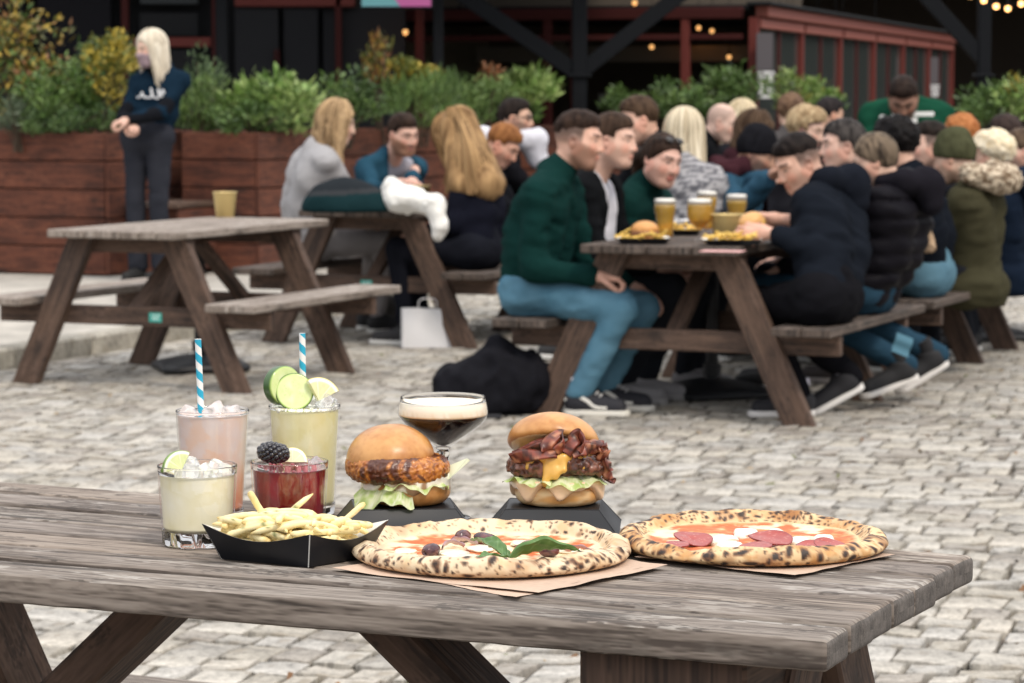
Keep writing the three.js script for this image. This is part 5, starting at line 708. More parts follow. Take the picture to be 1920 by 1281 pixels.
  // skin: head at fine resolution, hands, and a slim body under the clothes, one surface
  const parts = [], sk = o.skin ?? HEADC.skin;
  const fields = headField(o), hg = iso(fields, [-0.105, -0.21, -0.13], [0.105, 0.145, 0.135], hc, headColor(o)); hg.applyMatrix4(HM); parts.push(hg);
  const core = iso((x, y, z) => { let d = Math.min(cap(x, y, z, aP, aC, 0.06, 0.06), cap(x, y, z, aC, aN, 0.05, 0.045)); for (const i of [0, 1]) d = Math.min(d, cap(x, y, z, aC, aS[i], 0.035, 0.03), cap(x, y, z, aS[i], aE[i], 0.032, 0.03), cap(x, y, z, aE[i], aH[i], 0.033, 0.026), cap(x, y, z, aP, aHip[i], 0.05, 0.05), cap(x, y, z, aHip[i], aK[i], 0.04, 0.035), cap(x, y, z, aK[i], aA[i], 0.035, 0.03)); return d; }, ...box([aP, aN, ...aS, ...aE, ...aH, ...aK, ...aA], 0.08), 0.02, () => sk); parts.push(core);
  for (const i of [0, 1]) {
    const d = HD[i].clone().sub(EL[i]).normalize(), hd = (o.handDir?.[i] ?? d).clone().normalize(), nrm = (o.palmUp?.[i] ?? U).clone(), y = nrm.addScaledVector(hd, -nrm.dot(hd)).normalize(), z = hd.clone().cross(y); if (i === 0) z.negate();
    const g = handGeos[o.grip?.[i] ?? 'relaxed'].clone(), M = new THREE.Matrix4().makeBasis(hd, y, z).setPosition(HD[i]); M.scale(V(s * 0.98, s * 0.98, s * 0.98)); g.applyMatrix4(M);
    if (M.determinant() < 0) { const ix = g.index.array; for (let k = 0; k < ix.length; k += 3) { const q = ix[k]; ix[k] = ix[k + 1]; ix[k + 1] = q; } g.computeVertexNormals(); }
    colorize(g, (x, yy, zz) => { const n = fbm(x * 50, yy * 50, zz * 50, 2); return [sk[0] * (0.9 + 0.2 * n), sk[1] * (0.86 + 0.18 * n), sk[2] * (0.86 + 0.18 * n)]; }); parts.push(g);
  }
  mesh('body', mergeGeometries(parts.map(g => { g.deleteAttribute('uv'); return g; })), skinM, t);
  if (o.hair?.c && !o.hair.none) { let g = hairGeo(o.hair, o.hcellH ?? hc * 1.05); if (o.hair.flow) g = wipeUV([g, strands(o.hair, o.seed * 31)]); g.applyMatrix4(HM); mesh(o.hair.name ?? 'hair', g, o.hair.hat ? clothMat(0.95, 0.3) : hairM, t); }
  for (const e of o.extras ?? []) e(t, { HM, hp, H, NB, P, chest, f, r, up, SH, EL, HD, s, aN });
  return t;
}
const skinM = VC(0.55), hairM = VC(0.6, { specularIntensity: 0.18 });
// extras
const blobAt = (name, pts, k, amp, fr, col, cell = 0.012, rough = 0.95) => (t, J) => { const ps = pts(J); const lo = [9, 9, 9], hi = [-9, -9, -9]; for (const [a, b, r1, r2] of ps) for (const [p, q] of [[a, r1], [b, r2]]) for (let i = 0; i < 3; i++) { lo[i] = Math.min(lo[i], p[i] - q - 0.04); hi[i] = Math.max(hi[i], p[i] + q + 0.04); } mesh(name, iso((x, y, z) => { let d = 9; for (const [a, b, r1, r2] of ps) d = smin(d, cap(x, y, z, a, b, r1, r2), k); if (Math.abs(d) > 0.05) return d; return d + (fbm(x * fr, y * fr, z * fr, 3) - 0.5) * amp * 2; }, lo, hi, cell, col), clothMat(rough, 0.3), t); };
const hood = c => blobAt('hood', J => { const b = J.NB.clone(), q = (dx, dy, df) => arr(b.clone().addScaledVector(J.r, dx).add(V(0, dy, 0)).addScaledVector(J.f, df)); return [[q(-0.10, 0.03, 0.05), q(-0.11, 0.035, -0.05), 0.035, 0.045], [q(-0.11, 0.035, -0.05), q(0, 0.02, -0.11), 0.045, 0.06], [q(0, 0.02, -0.11), q(0.11, 0.035, -0.05), 0.06, 0.045], [q(0.11, 0.035, -0.05), q(0.10, 0.03, 0.05), 0.045, 0.035], [q(0, 0.03, -0.10), q(0, -0.06, -0.13), 0.06, 0.05]]; }, 0.04, 0.008, 18, cloth(c, 0.3), 0.011);
const scarf = (c, c2) => blobAt('scarf', J => { const b = J.NB.clone(), q = (dx, dy, df) => arr(b.clone().addScaledVector(J.r, dx).add(V(0, dy, 0)).addScaledVector(J.f, df)); const R = []; for (let i = 0; i < 8; i++) { const a = i / 8 * 6.283, e = (i + 1) / 8 * 6.283; R.push([q(Math.sin(a) * 0.085, 0.035 + 0.015 * Math.sin(i * 2), Math.cos(a) * 0.085 + 0.01), q(Math.sin(e) * 0.085, 0.035 + 0.015 * Math.sin(i * 2 + 2), Math.cos(e) * 0.085 + 0.01), 0.042, 0.042]); } return R; }, 0.02, 0.012, 30, cloth(c, 0.4, 60, c2), 0.011);
const shades = onHead => (t, J) => { const y = onHead ? 0.115 : 0.012, z = onHead ? 0.055 : 0.092, gs = []; const rot = onHead ? -0.9 : 0; for (const k of [-1, 1]) { const l = new THREE.SphereGeometry(0.024, 16, 10).scale(1, 0.78, 0.28); l.rotateX(rot).translate(k * 0.032, y, z); gs.push(l); gs.push(tube([V(k * 0.052, y + 0.004, z - 0.01), V(k * 0.082, y - (onHead ? 0.01 : -0.004), z - 0.05), V(k * 0.084, y - (onHead ? 0.04 : 0.004), onHead ? 0.0 : -0.015)], 0.0028, 10, 6)); } gs.push(tube([V(-0.012, y + 0.006, z + 0.004), V(0.012, y + 0.006, z + 0.004)], 0.003, 4, 6)); const g = wipeUV(gs); g.applyMatrix4(J.HM); mesh('sunglasses', g, mat(0.02, 0.016, 0.014, 0.15), t); };
const HA = { // hair styles
  quiff: (c, c2) => ({ c, c2, th: 0.007, side: -0.006, crop: true, taper: [0.035, 0.090], top: [[0, 0.090, 0.016], [0.054, 0.037, 0.068]], strand: 0.0055, freq: [48, 30] }),
  short: (c, c2) => ({ c, c2, th: 0.008, side: 0.001, crop: true, taper: [-0.01, 0.085], top: [[0, 0.090, 0.012], [0.058, 0.038, 0.070]], strand: 0.0055, freq: [50, 26] }),
  curly: (c, c2) => ({ c, c2, th: 0.022, side: 0.008, crop: true, taper: [-0.03, 0.06], top: [[0, 0.096, 0.016], [0.074, 0.045, 0.080]], strand: 0.014, freq: [46, 46] }),
  long: (c, c2, l = 0.36, w = 0.075, back = -0.09) => ({ c, c2, flow: { n: 170, l, w, back, wave: 0.003 }, th: 0.014, strand: 0.006, freq: [34, 3], cut: [0.075, 0.080, -0.10, -0.02], locks: [[[-0.055, 0.0, -0.055], [-w, -l, back], 0.05, 0.032], [[0.055, 0.0, -0.055], [w, -l, back], 0.05, 0.032], [[0, 0.0, -0.075], [0, -l - 0.02, back - 0.02], 0.055, 0.04], [[-0.078, 0.03, 0.005], [-w - 0.012, -l * 0.8, back + 0.06], 0.030, 0.024], [[0.078, 0.03, 0.005], [w + 0.012, -l * 0.8, back + 0.06], 0.030, 0.024]] }),
  wavy: (c, c2, l = 0.27) => ({ c, c2, flow: { n: 170, l, w: 0.085, back: -0.06, wave: 0.010 }, th: 0.020, strand: 0.019, freq: [30, 13], cut: [0.078, 0.082, -0.10, -0.01], locks: [[[-0.06, 0.0, -0.05], [-0.085, -l, -0.05], 0.055, 0.045], [[0.06, 0.0, -0.05], [0.085, -l, -0.05], 0.055, 0.045], [[0, 0, -0.075], [0, -l, -0.09], 0.06, 0.05], [[-0.08, 0.02, 0.02], [-0.10, -l, 0.03], 0.035, 0.04], [[0.08, 0.02, 0.02], [0.10, -l, 0.03], 0.035, 0.04]] }),
  tied: (c, c2) => ({ c, c2, th: 0.009, strand: 0.006, freq: [60, 12], cut: [0.078, 0.078, -0.06, -0.05], locks: [[[0, 0.01, -0.11], [0.0, -0.02, -0.15], 0.04, 0.045], [[0, -0.02, -0.15], [0.02, -0.16, -0.16], 0.04, 0.02]] }),
  beanie: c => ({ c, c2: c.map(v => v * 1.5), hat: true, name: 'beanie', th: 0.017, top: [[0, 0.11, -0.03], [0.07, 0.05, 0.08]], cut: [0.040, 0.104, -0.03, -0.10], strand: 0.004, freq: [40, 40] }),
};
const seatOn = (T, u, v) => onT(T, u, v, 0.40);
const yawT = T => 90 - T.t / RAD;               // facing across the table from the left bench
const seatPx = (px, Z, y = 0.40) => { const p = atZ(px, 640, Z); return V(p.x, y, -Z); };
const BLACK = [0.012, 0.013, 0.017], DENIM = [0.045, 0.105, 0.17];
const brownHair = [0.014, 0.008, 0.006], brownHair2 = [0.045, 0.026, 0.018];
// sneaker with a pale wave along its side
const waveShoe = { up: [0.018, 0.018, 0.024], sole: [0.72, 0.69, 0.62], sock: [0.75, 0.73, 0.78], extra: g => { for (const k of [-1, 1]) mesh('side_stripe', ribbon([V(-0.088, 0.062, k * 0.034), V(-0.045, 0.082, k * 0.0445), V(0.0, 0.066, k * 0.0445), V(0.035, 0.040, k * 0.0415), V(0.085, 0.036, k * 0.0405)], 0.013, 0.003, () => V(0, 1, 0), () => [0.8, 0.78, 0.72], 24), VC(0.7), g); mesh('laces', mergeGeometries([0, 1, 2, 3, 4].map(i => tube([V(0.018 + i * 0.016, 0.098 - i * 0.010, -0.024), V(0.022 + i * 0.016, 0.106 - i * 0.010, 0), V(0.018 + i * 0.016, 0.098 - i * 0.010, 0.024)], 0.0032, 6, 5))), mat(0.75, 0.74, 0.72), g); } };
// ---- standing woman in mask
person({ label: 'standing woman in patterned face mask, navy tee over black sleeves, dark jeans', seed: 1, stand: true, seat: seatPx(281, 18.3, 0.94), ground: PLAT, yaw: -160, head: atZ(281, 94, 18.3), look: [-128, 6, 0], s: 0.97, skin: [0.62, 0.40, 0.31], fem: true, shW: 0.155, bulk: 0.86,
  hair: HA.long([0.55, 0.47, 0.36], [0.80, 0.74, 0.62], 0.24, 0.07), top: { name: 'tee', c: [0.010, 0.028, 0.052], hem: 0.09, fold: 0.03 }, pants: { c: [0.020, 0.022, 0.030], c2: [0.034, 0.036, 0.046], hemR: 0.07 }, shoe: { up: [0.01, 0.01, 0.01], sole: [0.02, 0.02, 0.02] },
  hands: [atZ(238, 226, 18.0), atZ(246, 236, 18.05)], elbows: [null, null], elbowOut: 1.1, grip: ['fist', 'fist'],
  extras: [(t, J) => { // mask, high collar, script across the chest
    const g = iso((x, y, z) => smax(smax(headField({ fem: true })(x, y, z) - 0.006, y + 0.012 + Math.max(0, Math.abs(x) - 0.03) * 0.3, 0.006), -(z - 0.0 - Math.max(0, -0.05 - y) * 0.4), 0.006), [-0.09, -0.13, -0.02], [0.09, 0.01, 0.14], 0.005, (x, y, z) => mixc([0.36, 0.27, 0.30], [0.03, 0.024, 0.034], sstep(0.34, 0.22, worley(x * 75, y * 75, z * 75)[0]))); g.applyMatrix4(J.HM); mesh('face_mask', g, clothMat(), t);
    mesh('collar', iso((x, y, z) => { let d = cap(x, y, z, arr(J.hp(0, -0.18, -0.043)), arr(J.hp(0, -0.125, -0.03)), 0.062, 0.056); return d; }, ...[[-0.16, -0.24, -0.16], [0.16, -0.04, 0.16]].map(b => [b[0] + J.H.x, b[1] + J.H.y, b[2] + J.H.z]), 0.01, cloth([0.008, 0.009, 0.012], 0.2)), clothMat(), t);
    for (const i of [0, 1]) mesh('black_sleeve', iso((x, y, z) => cap(x, y, z, arr(J.EL[i].clone().lerp(J.SH[i], 0.25)), arr(J.EL[i]), 0.052, 0.05) < cap(x, y, z, arr(J.EL[i]), arr(J.EL[i].clone().lerp(J.HD[i], 0.9)), 0.05, 0.038) ? cap(x, y, z, arr(J.EL[i].clone().lerp(J.SH[i], 0.25)), arr(J.EL[i]), 0.052, 0.05) : cap(x, y, z, arr(J.EL[i]), arr(J.EL[i].clone().lerp(J.HD[i], 0.9)), 0.05, 0.038), ...[[-1, -1, -1], [1, 1, 1]].map(k => arr(J.EL[i].clone().add(V(0.36 * k[0], 0.36 * k[1], 0.36 * k[2])))), 0.014, cloth([0.008, 0.009, 0.012], 0.2)), clothMat(), t);
    const c = J.chest.clone().addScaledVector(J.f, 0.128).addScaledVector(J.r, 0.0).add(V(0, -0.01, 0)), X = J.r.clone().negate(), sp = [[-0.105, -0.02], [-0.085, 0.03], [-0.08, -0.02], [-0.055, 0.035], [-0.06, -0.025], [-0.03, -0.02], [-0.012, 0.042], [-0.014, -0.02], [0.02, -0.022], [0.045, -0.018], [0.06, 0.012], [0.075, -0.02], [0.10, -0.02]];
    mesh('chest_lettering', tube(sp.map(([a, b]) => c.clone().addScaledVector(X, -a).add(V(0, b, 0)).addScaledVector(J.f, -Math.abs(a) * 0.30)), 0.006, 90, 6), mat(0.75, 0.76, 0.78), t); }] });
// ---- table at the back left
person({ label: 'woman with wavy blonde hair in a light grey sweater, seen from behind', seed: 2, seat: seatOn(T3, -0.60, 0.72), yaw: 72, head: atZ(632, 234, 15.35), look: [82, 10, 0], skin: [0.62, 0.42, 0.32], fem: true, shW: 0.185, bulk: 1.15, hair: HA.wavy([0.13, 0.08, 0.042], [0.52, 0.36, 0.20], 0.30), top: { c: [0.34, 0.335, 0.345], f: 60, amt: 0.25, hem: 0.16 }, pants: { c: [0.30, 0.28, 0.28] } });
person({ label: 'bearded man in a blue denim jacket leaning on the table', seed: 3, seat: seatOn(T3, -0.42, 1.42), yaw: 140, head: atZ(756, 254, 15.75), look: [140, 14, 0.05 / RAD], skin: [0.66, 0.40, 0.31], beard: 0.75, beardC: [0.26, 0.12, 0.06], hair: HA.short(brownHair, brownHair2), top: { name: 'denim_jacket', c: [0.020, 0.075, 0.125], c2: [0.035, 0.11, 0.17], open: [0.35, 0.35, 0.40], collar: true }, hands: [atZ(770, 345, 15.3), atZ(745, 345, 15.3)] });
person({ label: 'woman with long straight brown to blonde hair in a black top, back turned', seed: 4, seat: seatOn(T3, 0.55, 0.34), yaw: -72, head: atZ(845, 258, 14.95), look: [-55, 14, -0.30 / RAD], skin: [0.60, 0.37, 0.27], fem: true, shW: 0.16, hair: { ...HA.long([0.13, 0.07, 0.033], [0.40, 0.245, 0.115], 0.30, 0.085, -0.12), }, top: { c: [0.010, 0.011, 0.020], hem: 0.16 }, pants: { c: [0.010, 0.011, 0.016] },
  extras: [blobAt('hair', J => { const q = (px, py, z) => arr(atZ(px, py, z).sub(V(seatOn(T3, 0.55, 0.34).x, 0, seatOn(T3, 0.55, 0.34).z))); return [[q(858, 225, 14.9), q(905, 345, 14.72), 0.075, 0.105], [q(850, 240, 14.85), q(865, 345, 14.70), 0.07, 0.07], [q(870, 225, 14.9), q(930, 345, 14.78), 0.06, 0.05]]; }, 0.05, 0.003, 20, (x, y, z) => mixc([0.12, 0.064, 0.03], [0.46, 0.29, 0.14], clamp((fbm(x * 40, y * 3, z * 40, 2) - 0.2) / 0.6, 0, 1)), 0.009, 0.5), (t, J) => { const R = rng(404), gs = []; for (let i = 0; i < 230; i++) { const k = R(), e = R(), P3 = (px, py, z) => atZ(px, py, z).sub(t.position), c = mixc([0.12, 0.064, 0.03], [0.50, 0.32, 0.155], R()), q = 0.75 + R() * 0.5; gs.push(colorize(new THREE.TubeGeometry(new THREE.CatmullRomCurve3([P3(838 + k * 26, 200 + R() * 14, 14.82), P3(842 + k * 42, 235, 14.74 + Math.abs(k - 0.5) * 0.16), P3(842 + k * 68 + e * 6, 290, 14.64 + Math.abs(k - 0.5) * 0.16), P3(838 + k * 100 + (e - 0.5) * 12, 345 + R() * 22, 14.62 + Math.abs(k - 0.5) * 0.2)]), 14, 0.0045 + R() * 0.004, 4), () => c.map(v => v * q))); } mesh('hair', wipeUV(gs), hairM, t); }] });
person({ label: 'ginger man with his head bent low beside the long haired woman', seed: 5, seat: seatPx(925, 15.4), yaw: 105, head: atZ(942, 274, 15.2), look: [108, 34, 0], skin: [0.68, 0.38, 0.28], hair: HA.short([0.16, 0.06, 0.02], [0.34, 0.15, 0.055]), top: { c: BLACK } });
person({ label: 'dark haired man in sunglasses with white hood over black jacket', seed: 6, seat: seatPx(945, 16.6), yaw: 95, head: atZ(967, 224, 16.4), look: [98, 2, 0], skin: [0.62, 0.38, 0.27], beard: 0.6, hair: HA.short([0.009, 0.006, 0.005], [0.026, 0.018, 0.015]), top: { name: 'jacket', c: [0.014, 0.014, 0.018], collar: true }, extras: [shades(false), hood([0.66, 0.66, 0.72]), blobAt('white_hood_front', J => { const o = seatPx(945, 16.6), q = (px, py, z) => arr(atZ(px, py, z).sub(V(o.x, 0, o.z))); return [[q(982, 262, 16.35), q(1006, 262, 16.4), 0.06, 0.07], [q(1000, 275, 16.4), q(1010, 300, 16.4), 0.07, 0.06]]; }, 0.03, 0.01, 24, cloth([0.62, 0.62, 0.68], 0.15))] });
// ---- beer table, left bench
{
  const Z = 11.6;
  person({ label: 'man in dark green zip sweater and blue jeans on the bench end', seed: 7, cell: 0.012, hcell: 0.005, seat: seatOn(T2, -0.64, 0.26), yaw: yawT(T2) - 4, head: atZ(1086, 265, Z), look: [104, 6, 0], s: 1.03, skin: [0.66, 0.39, 0.29], beard: 0.7, beardC: [0.20, 0.095, 0.058], fade: 0.85, hair: HA.quiff(brownHair, brownHair2), shW: 0.185, bulk: 1.02, top: { name: 'green_sweater', c: [0.008, 0.042, 0.038], collar: true, amt: 0.35, hem: 0.165, fold: 0.035, crease: 0.032, sheen: 0.5 }, pants: { c: [0.05, 0.135, 0.20], c2: [0.13, 0.26, 0.35], hemR: 0.050 }, shoe: waveShoe,
    hands: [atZ(1190, 540, Z + 0.10), atZ(1118, 518, Z - 0.18)], elbows: [null, atZ(1002, 505, Z - 0.16)], grip: ['relaxed', 'fist'],
    knees: [atZ(1205, 578, Z + 0.02), atZ(1166, 578, Z - 0.20)], ankles: [atZ(1134, 728, Z + 0.06), atZ(1086, 738, Z - 0.13)], toes: [V(1, 0, 0.25), V(1, 0, 0.30)] });
  person({ label: 'man in open black jacket and white tee beside the green sweater', seed: 8, cell: 0.014, hcell: 0.005, seat: seatOn(T2, -0.58, 0.74), yaw: yawT(T2) - 2, head: atZ(1152, 266, 12.0), look: [114, 4, 0], skin: [0.70, 0.44, 0.34], fade: 0.3, hair: HA.short([0.026, 0.015, 0.010], [0.07, 0.042, 0.028]), top: { name: 'jacket', c: [0.010, 0.011, 0.013], open: [0.62, 0.62, 0.67] }, shoe: { up: [0.30, 0.29, 0.30], sole: [0.34, 0.33, 0.33] }, ankles: [atZ(1205, 715, 12.1), atZ(1165, 722, 11.95)] });
  person({ label: 'woman in dark green turtleneck with sunglasses pushed up on tied hair', seed: 9, cell: 0.014, hcell: 0.0052, seat: seatOn(T2, -0.58, 1.22), yaw: yawT(T2) + 6, head: atZ(1241, 303, 12.3), look: [142, 12, -0.12 / RAD], skin: [0.66, 0.40, 0.32], fem: true, shW: 0.155, bulk: 0.95, hair: HA.tied([0.014, 0.008, 0.006], [0.045, 0.026, 0.018]), top: { c: [0.008, 0.040, 0.036], collar: true }, extras: [shades(true)], shoe: { up: [0.26, 0.25, 0.26], sole: [0.3, 0.3, 0.3] }, ankles: [atZ(1300, 695, 12.5), atZ(1285, 700, 12.4)] });
}
// ---- beer table, right bench
{
  const Z = 11.32;
  person({ label: 'man in black hoodie eating a burger over the table', seed: 10, cell: 0.012, hcell: 0.005, seat: seatOn(T2, 0.62, 0.26), yaw: yawT(T2) - 180 + 6, head: atZ(1497, 308, Z + 0.12), look: [-112, 26, 0], skin: [0.66, 0.40, 0.30], fade: 0.8, s: 1.03, hair: HA.quiff([0.007, 0.005, 0.005], [0.022, 0.016, 0.014]), shW: 0.185, bulk: 1.0, top: { name: 'hoodie', c: [0.0125, 0.016, 0.024], amt: 0.35, hem: 0.15, crease: 0.032, sheen: 0.4 }, extras: [hood([0.010, 0.012, 0.018])], pants: { c: [0.007, 0.007, 0.009] },
    cuff: 0.74, hands: [atZ(1440, 437, Z - 0.08), atZ(1462, 412, Z + 0.10)], elbows: [atZ(1530, 468, Z - 0.18), atZ(1545, 440, Z + 0.22)], grip: ['grip', 'grip'], handDir: [V(-1, 0.15, -0.1), V(-1, 0.05, -0.05)], palmUp: [V(0.0, 0.35, 1), V(0, 0.7, -0.6)],
    knees: [atZ(1422, 575, Z + 0.02), atZ(1425, 570, Z + 0.2)], ankles: [atZ(1500, 741, 11.43), atZ(1598, 706, 11.62)], toes: [V(-1, 0, 0.12), V(-1, 0, 0.30)], footTilt: [0.0, -0.45], shoe: { up: [0.014, 0.014, 0.018], sole: [0.72, 0.70, 0.68], sock: [0.62, 0.60, 0.68] } });
  person({ label: 'person in black quilted puffer jacket with streaked hair, back turned', seed: 11, cell: 0.013, seat: seatOn(T2, 0.62, 0.84), yaw: yawT(T2) - 172, head: atZ(1640, 306, 11.75), look: [-78, 18, 0], skin: [0.62, 0.40, 0.30], fem: true, hair: { ...HA.tied([0.03, 0.022, 0.017], [0.22, 0.165, 0.115]), locks: [] }, bulk: 1.0, top: { name: 'puffer_jacket', c: [0.012, 0.011, 0.015], quilt: 0.075, rough: 0.5, sheen: 0, crease: 0.02, hem: 0.17 }, pants: { c: [0.02, 0.05, 0.08] }, extras: [hood([0.012, 0.011, 0.015])], ankles: [atZ(1700, 685, 11.75), atZ(1760, 665, 12.0)], toes: [V(-1, 0, 0.3), V(-1, 0, 0.3)], footTilt: [-0.3, -0.5], shoe: { up: [0.012, 0.012, 0.014], sole: [0.66, 0.63, 0.60] } });
  person({ label: 'man with short greying hair in profile behind the black hoodie', seed: 12, seat: seatPx(1615, 12.5), yaw: -80, head: atZ(1580, 276, 12.4), look: [-92, 2, 0], skin: [0.66, 0.42, 0.33], fade: 0.6, hair: HA.short([0.012, 0.010, 0.010], [0.075, 0.066, 0.062]), top: { c: [0.03, 0.03, 0.035] } });
}
// ---- the next table along
person({ label: 'person in black sweater and light jeans with thick black hair', seed: 13, cell: 0.014, seat: seatOn(T4, 0.60, 0.30), yaw: -68, head: atZ(1678, 274, 12.75), look: [-50, 4, 0], skin: [0.55, 0.33, 0.24], hair: HA.curly([0.004, 0.0035, 0.004], [0.012, 0.010, 0.010]), top: { c: [0.010, 0.013, 0.020], hem: 0.19 }, pants: { c: [0.07, 0.15, 0.21], c2: [0.11, 0.21, 0.27] },
  extras: [blobAt('fur_trim', J => { const q = (px, py, z) => arr(atZ(px, py, z).sub(V(seatOn(T4, 0.60, 0.30).x, 0, seatOn(T4, 0.60, 0.30).z))); return [[q(1700, 345, 12.45), q(1722, 400, 12.4), 0.028, 0.034], [q(1722, 400, 12.4), q(1742, 462, 12.42), 0.034, 0.03]]; }, 0.03, 0.012, 60, (x, y, z) => mixc([0.30, 0.20, 0.12], [0.62, 0.46, 0.32], fbm(x * 90, y * 30, z * 90, 3)), 0.008)], shoe: { up: [0.06, 0.05, 0.05], sole: [0.35, 0.32, 0.31] } });
person({ label: 'dark haired man facing left with a fair cheek, above the black sweater', seed: 14, seat: seatPx(1775, 13.9), yaw: -80, head: atZ(1742, 274, 13.8), look: [-95, 3, 0], skin: [0.66, 0.42, 0.33], fade: 0.8, hair: HA.quiff([0.008, 0.006, 0.005], [0.026, 0.018, 0.015]), top: { c: [0.02, 0.022, 0.03] } });
person({ label: 'person in long olive parka with a fur edged hood, back turned', seed: 15, cell: 0.014, seat: seatOn(T4, 0.64, 0.86), yaw: -62, head: atZ(1788, 298, 13.2), look: [-60, 15, 0], skin: [0.6, 0.4, 0.3], hair: HA.beanie([0.050, 0.052, 0.028]), bulk: 1.0, top: { name: 'parka', c: [0.075, 0.070, 0.040], skirt: 0.06, amt: 0.35, crease: 0.032, hem: 0.12 },
  extras: [blobAt('fur_hood', J => { const b = J.NB.clone(), q = (dx, dy, df) => arr(b.clone().addScaledVector(J.r, dx).add(V(0, dy, 0)).addScaledVector(J.f, df)); return [[q(-0.15, 0.05, -0.02), q(-0.06, 0.02, -0.13), 0.05, 0.06], [q(-0.06, 0.02, -0.13), q(0.08, 0.02, -0.13), 0.06, 0.06], [q(0.08, 0.02, -0.13), q(0.17, 0.06, -0.03), 0.06, 0.05]]; }, 0.03, 0.016, 60, (x, y, z) => mixc([0.16, 0.11, 0.07], [0.66, 0.56, 0.43], sstep(0.35, 0.65, fbm(x * 70, y * 70, z * 70, 3))), 0.008)] });
person({ label: 'person in navy coat and pale cream bobble hat near the parka', seed: 16, cell: 0.015, seat: seatOn(T4, 0.66, 1.32), yaw: -58, head: atZ(1862, 296, 13.7), look: [-50, 8, 0], skin: [0.62, 0.4, 0.3], hair: { ...HA.curly([0.60, 0.48, 0.30], [0.82, 0.74, 0.58]), name: 'bobble_hat', hat: true, cut: [0.03, 0.1, -0.10, -0.03] }, bulk: 1.0, top: { name: 'coat', c: [0.010, 0.018, 0.036], skirt: 0.05, crease: 0.032 }, extras: [hood([0.010, 0.018, 0.036])] });
person({ label: 'ginger haired person with face turned away behind the parka', seed: 17, seat: seatPx(1815, 14.9), yaw: -20, head: atZ(1803, 263, 14.8), look: [-12, 8, 0], skin: [0.66, 0.42, 0.33], hair: HA.curly([0.26, 0.085, 0.025], [0.46, 0.19, 0.07]), top: { c: [0.05, 0.045, 0.04] } });
person({ label: 'dark haired person behind the cream bobble hat', seed: 18, seat: seatPx(1890, 15.8), yaw: -40, head: atZ(1884, 256, 15.8), look: [-40, 8, 0], skin: [0.6, 0.38, 0.28], hair: HA.short([0.022, 0.014, 0.013], [0.06, 0.04, 0.034]), top: { c: [0.03, 0.03, 0.04] } });
person({ label: 'man with brown hair in light grey sweater facing the bobble hat', seed: 19, seat: seatPx(1950, 14.2), yaw: -75, head: atZ(1917, 288, 14.1), look: [-85, 10, 0], skin: [0.66, 0.42, 0.33], beard: 0.4, hair: HA.short([0.05, 0.032, 0.022], [0.13, 0.09, 0.06]), top: { c: [0.30, 0.30, 0.32] } });
person({ label: 'person in blue denim jacket, black beanie and burgundy scarf', seed: 20, cell: 0.015, seat: seatOn(T4, -0.58, 1.22), yaw: yawT(T4) - 6, head: atZ(1420, 290, 13.7), look: [110, 22, 0], skin: [0.45, 0.26, 0.18], beard: 0.6, hair: HA.beanie([0.008, 0.008, 0.010]), bulk: 1.08, top: { name: 'denim_jacket', c: [0.030, 0.085, 0.14], c2: [0.045, 0.12, 0.19], crease: 0.032 }, extras: [scarf([0.028, 0.010, 0.014], [0.07, 0.025, 0.032])], hands: [atZ(1440, 330, 13.3), atZ(1448, 330, 13.2)] });
person({ label: 'blonde woman in grey knit top with long pale hair, back turned', seed: 21, seat: seatOn(T4, -0.58, 0.66), yaw: 40, head: atZ(1283, 256, 13.7), look: [10, 8, 0], skin: [0.62, 0.42, 0.33], fem: true, shW: 0.155, hair: HA.long([0.40, 0.32, 0.21], [0.78, 0.70, 0.54], 0.27, 0.085, -0.10), top: { name: 'knit_top', c: [0.10, 0.10, 0.11], color: (x, y, z) => { const k = Math.sin(y * 260 + 2 * Math.sin(x * 30)) > 0.0 ? 1 : 0; return k ? [0.42, 0.41, 0.42] : [0.11, 0.11, 0.125]; } } });
person({ label: 'brown haired man in dark collar facing left behind the white tee', seed: 22, seat: seatPx(1215, 13.8), yaw: -60, head: atZ(1197, 228, 13.7), look: [-100, 12, 0], skin: [0.66, 0.40, 0.30], hair: HA.short([0.030, 0.017, 0.011], [0.09, 0.055, 0.034]), top: { c: [0.010, 0.011, 0.014], collar: true } });
person({ label: 'bald man in black with a dark mask under his chin', seed: 23, seat: seatPx(1335, 17.4), yaw: 95, head: atZ(1354, 231, 17.3), look: [105, 18, 0], skin: [0.62, 0.42, 0.34], fade: 0.35, hair: { c: [0.10, 0.08, 0.07], none: true }, top: { c: [0.008, 0.009, 0.011], collar: true } });
person({ label: 'pale blonde person next to the bald man', seed: 24, seat: seatPx(1400, 17.9), yaw: -30, head: atZ(1390, 228, 17.9), look: [-20, 6, 0], skin: [0.62, 0.42, 0.33], fem: true, hair: HA.wavy([0.42, 0.33, 0.20], [0.74, 0.64, 0.46], 0.16), top: { c: [0.02, 0.02, 0.025] } });
person({ label: 'brown haired person right behind the black beanie', seed: 25, seat: seatPx(1400, 15.4), yaw: 60, head: atZ(1418, 254, 15.3), look: [80, 10, 0], skin: [0.6, 0.38, 0.28], hair: HA.wavy([0.035, 0.020, 0.013], [0.11, 0.07, 0.044], 0.10), top: { c: [0.05, 0.018, 0.024] } });
person({ label: 'man with curly sandy hair facing right in the crowd', seed: 26, seat: seatPx(1500, 15.1), yaw: 100, head: atZ(1512, 246, 15.0), look: [115, 14, 0], skin: [0.64, 0.42, 0.33], hair: HA.curly([0.24, 0.16, 0.085], [0.50, 0.38, 0.23]), top: { c: [0.04, 0.04, 0.05] } });
